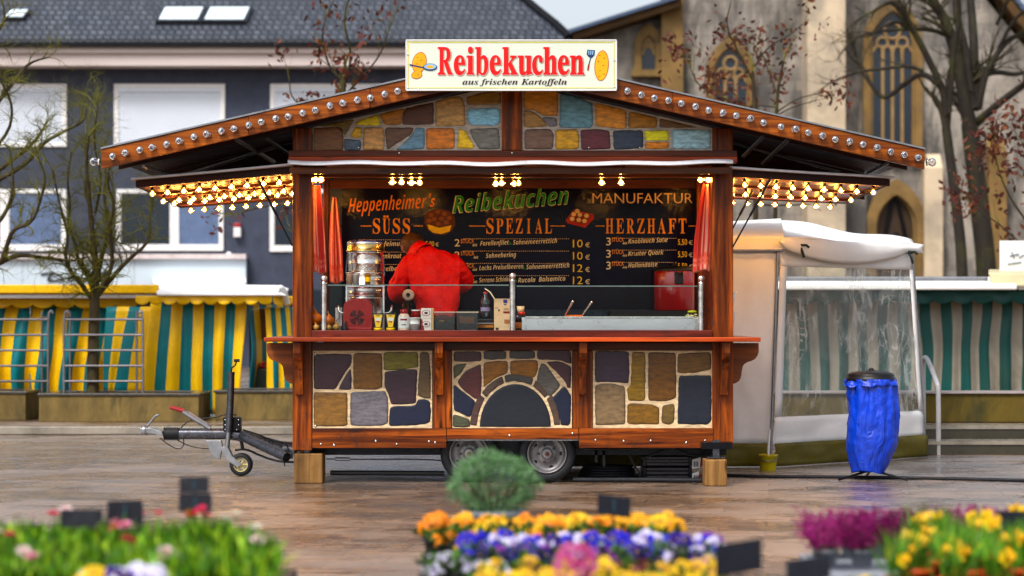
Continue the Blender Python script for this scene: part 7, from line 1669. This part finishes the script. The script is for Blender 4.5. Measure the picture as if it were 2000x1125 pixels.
prow(lin(-.14, .72, 9), -10.55, tz, {0: ['blue'], 1: ['blue', 'blue', 'white'], 2: ['blue', 'white'], 3: ['blue', 'deep', 'white'], 4: ['blue', 'white'], 5: ['blue', 'deep'], 6: ['blue', 'white', 'white'], 7: ['blue', 'deep'], 8: ['blue', 'white', 'violet']}, 'blue pansy plant in the middle row', 'blue and white pansies in the middle row', 14, .165)
prow(lin(-.12, .68, 8), -10.72, tz, ['blue', 'white', 'deep', 'violet'], 'blue and white pansy plant in the fourth row', 'blue and white pansies in the fourth row', 10, .135)
prow(lin(-.06, .66, 7), -11.25, tz, {0: ['bicolor', 'white'], 1: ['bicolor', 'maroon'], 2: ['maroon', 'bicolor'], 3: ['yellow', 'bicolor'], 4: ['yellow', 'maroon'], 5: ['bicolor', 'maroon'], 6: ['bicolor', 'violet', 'maroon']}, 'yellow and maroon pansy plant in the fifth row', 'yellow and maroon pansies in the fifth row', 12, .145)
prow(lin(-.08, .56, 7), -11.62, tz, ['yellow', 'bicolor', 'yellow'], 'yellow pansy plant in the front row', 'yellow pansies in the front row', 12, .15)
prow([-.24, -.2], -10.95, tz, ['white'], 'white pansy plant at the left corner of the pansy table', 'white pansies at the table corner', 10, .13)
# pink hyacinth
hy = thing('hyacinth', 'pink hyacinth standing among the yellow pansies in the front row', 'hyacinth', (.20, -11.80, tz + .04)); mesh_obj('pot', POTS['dark'], hy); m = MB(); r2 = random.Random(2)
for i in range(260):
    t = r2.random(); a = r2.uniform(0, 6.283); rr = .052 * math.sin(.35 + t * 2.6) ** .6; c = Vector((rr * math.cos(a), rr * math.sin(a), .09 + t * .13)); d = Vector((math.cos(a), math.sin(a), .3)); s_ = d.cross(Vector((0, 0, 1))).normalized()
    f = r2.uniform(.75, 1.2); col = tuple(min(.9, x * f) for x in ((.80, .10, .42) if r2.random() < .75 else (.82, .30, .55)))
    m.add([c, c + d * .012 + s_ * .008, c + d * .020 + Vector((0, 0, .008)), c + d * .012 - s_ * .008], [(0, 1, 2, 3)], 0, col)
mesh_obj('blossom', proto(m, 'blossom', M_PETAL), hy); mesh_obj('leaves', LV['pansy'][0], hy, (0, 0, .06), (0, 0, 1), .8)
# clipped bush in a grey bowl
tb = thing('topiary_bush', 'round grey green bush in a grey bowl behind the orange pansies', 'bush', (-.075, -9.35, TH + .001)); m = MB(); m.lathe([(0, 0), (.10, 0), (.135, .135), (.142, .14), (.142, .165), (.13, .165), (.125, .15), (0, .145)], (-.075, -9.35, TH + .001), 28); m.build('pot', M_GREYPOT, tb)
m = MB(); r2 = random.Random(6); cc = Vector((-.075, -9.35, TH + .275))
for i in range(5200):
    d = Vector((r2.gauss(0, 1), r2.gauss(0, 1), r2.gauss(0, 1))).normalized(); rad = r2.uniform(.55, 1.0) ** .5; lump = .98 + .26 * mnoise.noise(d * 2.6 + Vector((3, 1, 5))) + .05 * mnoise.noise(d * 10)
    c = cc + Vector((d.x * .185, d.y * .17, d.z * .13)) * rad * lump; g = (d + Vector((r2.gauss(0, .45), r2.gauss(0, .45), .35 + r2.gauss(0, .35)))).normalized(); s_ = g.orthogonal().normalized(); s_.rotate(Matrix.Rotation(r2.uniform(0, 6.28), 3, g)); L = r2.uniform(.014, .028); f = r2.uniform(.6, 1.3)
    col = tuple(x * f for x in ((.09, .24, .06) if r2.random() < .55 else (.24, .40, .22)))
    m.add([c, c + g * L * .5 + s_ * .0032, c + g * L, c + g * L * .5 - s_ * .0032], [(0, 1, 2, 3)], 0, col)
m.build('foliage', M_LEAF, tb); m = MB()
for i in range(14): a = i * .45; m.tube([(cc.x + .03 * math.cos(a), cc.y + .03 * math.sin(a), TH + .145), (cc.x + .11 * math.cos(a), cc.y + .1 * math.sin(a), cc.z)], [.006, .003], 5)
m.build('stem', M_BARK_B, tb)
# daisies and their lush leaves at the left
rng = random.Random(19); nb_ = 0
for r_i, (Y, x0, x1, n, zf) in enumerate(((-10.85, -2.05, -1.0, 8, .215), (-11.15, -1.95, -.90, 8, .20), (-11.45, -1.85, -.86, 8, .19), (-11.75, -1.72, -.84, 7, .18), (-12.02, -1.64, -.82, 7, .18))):
    rowname = ('back', 'second', 'third', 'fourth', 'front')[r_i]
    for i, x in enumerate(lin(x0, x1, n)):
        px = 1000 + x * F / (Y - CAMY)
        keys = ['b_red', 'b_rose'] if 300 < px < 430 and r_i == 0 else ['b_pink', 'b_rose', 'b_pale'] if 190 < px < 330 else ['b_pale', 'b_snow'] if px > 330 else ['b_rose', 'b_pale']
        if r_i == 4: keys = ['b_snow', 'b_pale', 'b_pink']
        plant('daisy_plant', f'lush daisy plant in the {rowname} row at lower left, {ordinal(i, n)}', 'daisy', (x + rng.uniform(-.02, .02), Y + rng.uniform(-.03, .03), tzl), f'daisies in the {rowname} row', 'dark', 'bellis', .075, keys, rng, (4 if (px > 300 and px < 430) else 2) if r_i == 0 else (3 if 190 < px < 300 and r_i < 2 else (1 if i % 3 == 1 else 0)), .05, zf + .03, False, 1.2, rng.uniform(.78, 1.02))
for i, x in enumerate((-1.24, -1.17, -1.10)):
    plant('pansy_plant', ('white and yellow pansy plant', 'white pansy plant with dark violet faces', 'white pansy plant')[i] + ' in front of the daisies at the bottom left', 'pansy', (x, -12.22 + .02 * i, tzl), 'white pansies before the daisies', 'dark', 'pansy', .075, (['white', 'yellow'], ['white', 'deep'], ['white'])[i], rng, 9, .05, .18, fs=1.2)
# purple heather and daffodils at the right
tz2 = .406
HM = []
for k in range(3):
    m = MB(); r2 = random.Random(30 + k)
    for s_i in range(44):
        a = r2.uniform(0, 6.283); rr = .085 * math.sqrt(r2.random()); top = Vector((rr * 1.5 * math.cos(a), rr * 1.5 * math.sin(a), .12 + r2.uniform(-.02, .05))); bot = Vector((rr * .4 * math.cos(a), rr * .4 * math.sin(a), 0))
        for q in range(26):
            t = .35 + .65 * q / 26; c = bot.lerp(top, t); d = Vector((r2.gauss(0, 1), r2.gauss(0, 1), .5)).normalized(); s_ = d.orthogonal().normalized(); f = r2.uniform(.6, 1.35); col = tuple(x * f for x in ((.30, .008, .15) if r2.random() < .7 else (.20, .01, .07)))
            m.add([c, c + d * .008 + s_ * .005, c + d * .016, c + d * .008 - s_ * .005], [(0, 1, 2, 3)], 0, col)
    HM.append(proto(m, 'blossom', M_PETAL))
hn = 0
for (Y, xs) in ((-9.75, lin(1.26, 1.62, 4)), (-9.62, lin(1.72, 2.02, 3)), (-10.15, lin(1.22, 1.5, 3))):
    for i, x in enumerate(xs):
        o = thing('heather', f'purple heather plant, {ORD[i]} from the left in the {("middle", "far", "near")[0 if Y == -9.75 else 1 if Y == -9.62 else 2]} heather row', 'heather', (x, Y, tz2 + .03), 'purple heather plants'); mesh_obj('pot', POTS['grey'], o); mesh_obj('leaves', LV['pansy'][hn % 3], o, (0, 0, .04), (0, 0, hn), .6); mesh_obj('blossom', HM[hn % 3], o, (0, 0, .03), (0, 0, hn * 1.1), 1.0); hn += 1
for i, (a, b, c, d) in enumerate(((1.15, 1.56, -10.28, -10.0), (1.18, 1.7, -9.88, -9.65))):
    m = MB(); z = tz2; m.box(a, b, c, d, z, z + .006); m.box(a, b, c, c + .008, z + .0061, z + .03); m.box(a, b, d - .008, d, z + .0061, z + .03); m.box(a, a + .008, c + .0081, d - .0081, z + .0061, z + .03); m.box(b - .008, b, c + .0081, d - .0081, z + .0061, z + .03); tag(m.build('plant_tray', M_TRAY, org=((a + b) / 2, (c + d) / 2, z)), ('pale grey plant tray under the near row of heather', 'pale grey plant tray under the middle row of heather')[i], 'tray')
dn = 0
for r_i, (Y, x0, x1, n) in enumerate(((-10.2, 1.62, 2.5, 6), (-10.5, 1.60, 2.4, 6), (-10.8, 1.46, 2.3, 6), (-11.1, 1.34, 2.2, 6))):
    for i, x in enumerate(lin(x0, x1, n)):
        plant('daffodil_pot', f'terracotta pot of yellow daffodils, {ordinal(i, n)} of the {("back", "second", "third", "front")[r_i]} daffodil row', 'daffodil', (x + rng.uniform(-.02, .02), Y + rng.uniform(-.03, .03), tz2), 'potted daffodils', 'terra', 'daff', .085, ['daff'], rng, (4, 3, 4, 3)[(i + r_i) % 4], .06, .235 - .012 * r_i + rng.uniform(-.03, .03), True, 1.15, rng.uniform(.66, .84))
for i, (x, Y) in enumerate(((.98, -11.75), (.86, -11.95), (.78, -11.9), (1.12, -11.6))):
    plant('pansy_plant', f'low yellow pansy plant, {ORD[i]} of four between the pansy and daffodil tables', 'pansy', (x, Y, tz - .01), 'yellow pansies between the tables', 'dark', 'pansy', .075, ['yellow'], rng, 5, .05, .13)
m = MB()
o = table('narrow dark stand between the pansy and daffodil tables', .97, -11.78, .62, .5, TH - .01)
# price cards
M_CARD = mat('black_card', (.008, .010, .018), .6, 0, .3, 8, spec=.15); M_CHALK = mat('faint_chalk', (.05, .10, .13), .6)
def card(label, px0, px1, pt, pb, Y, zbase, tilt=0, faint=True):
    c = at((px0 + px1) / 2, pb, Y); o = thing('price_card', label, 'price card', (c.x, Y, zbase), 'black price cards among the plants'); m = MB()
    q = [at(px0, pb + tilt, Y), at(px1, pb - tilt, Y), at(px1, pt - tilt, Y + .02), at(px0, pt + tilt, Y + .02)]; m.hexa(q, [p + Vector((0, .006, 0)) for p in q]); m.build('card', M_CARD, o, bevel=.002)
    m = MB(); m.tube([(c.x, Y + .008, zbase), (c.x, Y + .008, c.z + .01)], .004, 6); m.build('stake', M_BLACKP, o)
    if faint:
        m = MB(); a, b = (px0 + px1) / 2, (pt + pb) / 2; h = (pb - pt)
        m.tube(smooth_path([at(a - 2, b - h * .3, Y - .001), at(a + 2, b - h * .1, Y - .001), at(a - 2, b + h * .1, Y - .003), at(a + 3, b + h * .32, Y - .003)], 2), .003, 5); m.build('chalk_mark', M_CHALK, o)
card('black price card on a thin stake above the orange pansies', 1167, 1232, 968, 1008, -10.05, TH + .08, -4)
card('black price card above the pink daisies at lower left', 209, 279, 977, 1026, -10.9, TH + .08, 1)
card('upper black price card before the red daisies', 350, 408, 931, 962, -10.55, TH, 0)
card('lower black price card before the red daisies', 349, 413, 963, 1000, -10.6, TH, 0)
card('dark price card half hidden in the leaves at the left', 118, 200, 995, 1030, -10.95, TH + .08, 0, False)
card('large tilted black price card right of the pansies', 1398, 1488, 1058, 1120, -11.5, TH - .02, 7, False)
card('black price card at the bottom edge below the heather', 1536, 1622, 1090, 1135, -11.55, TH - .1, 5, False)
card('black price card among the daffodils at the right edge', 1944, 2010, 998, 1036, -10.35, .48, 0, False)
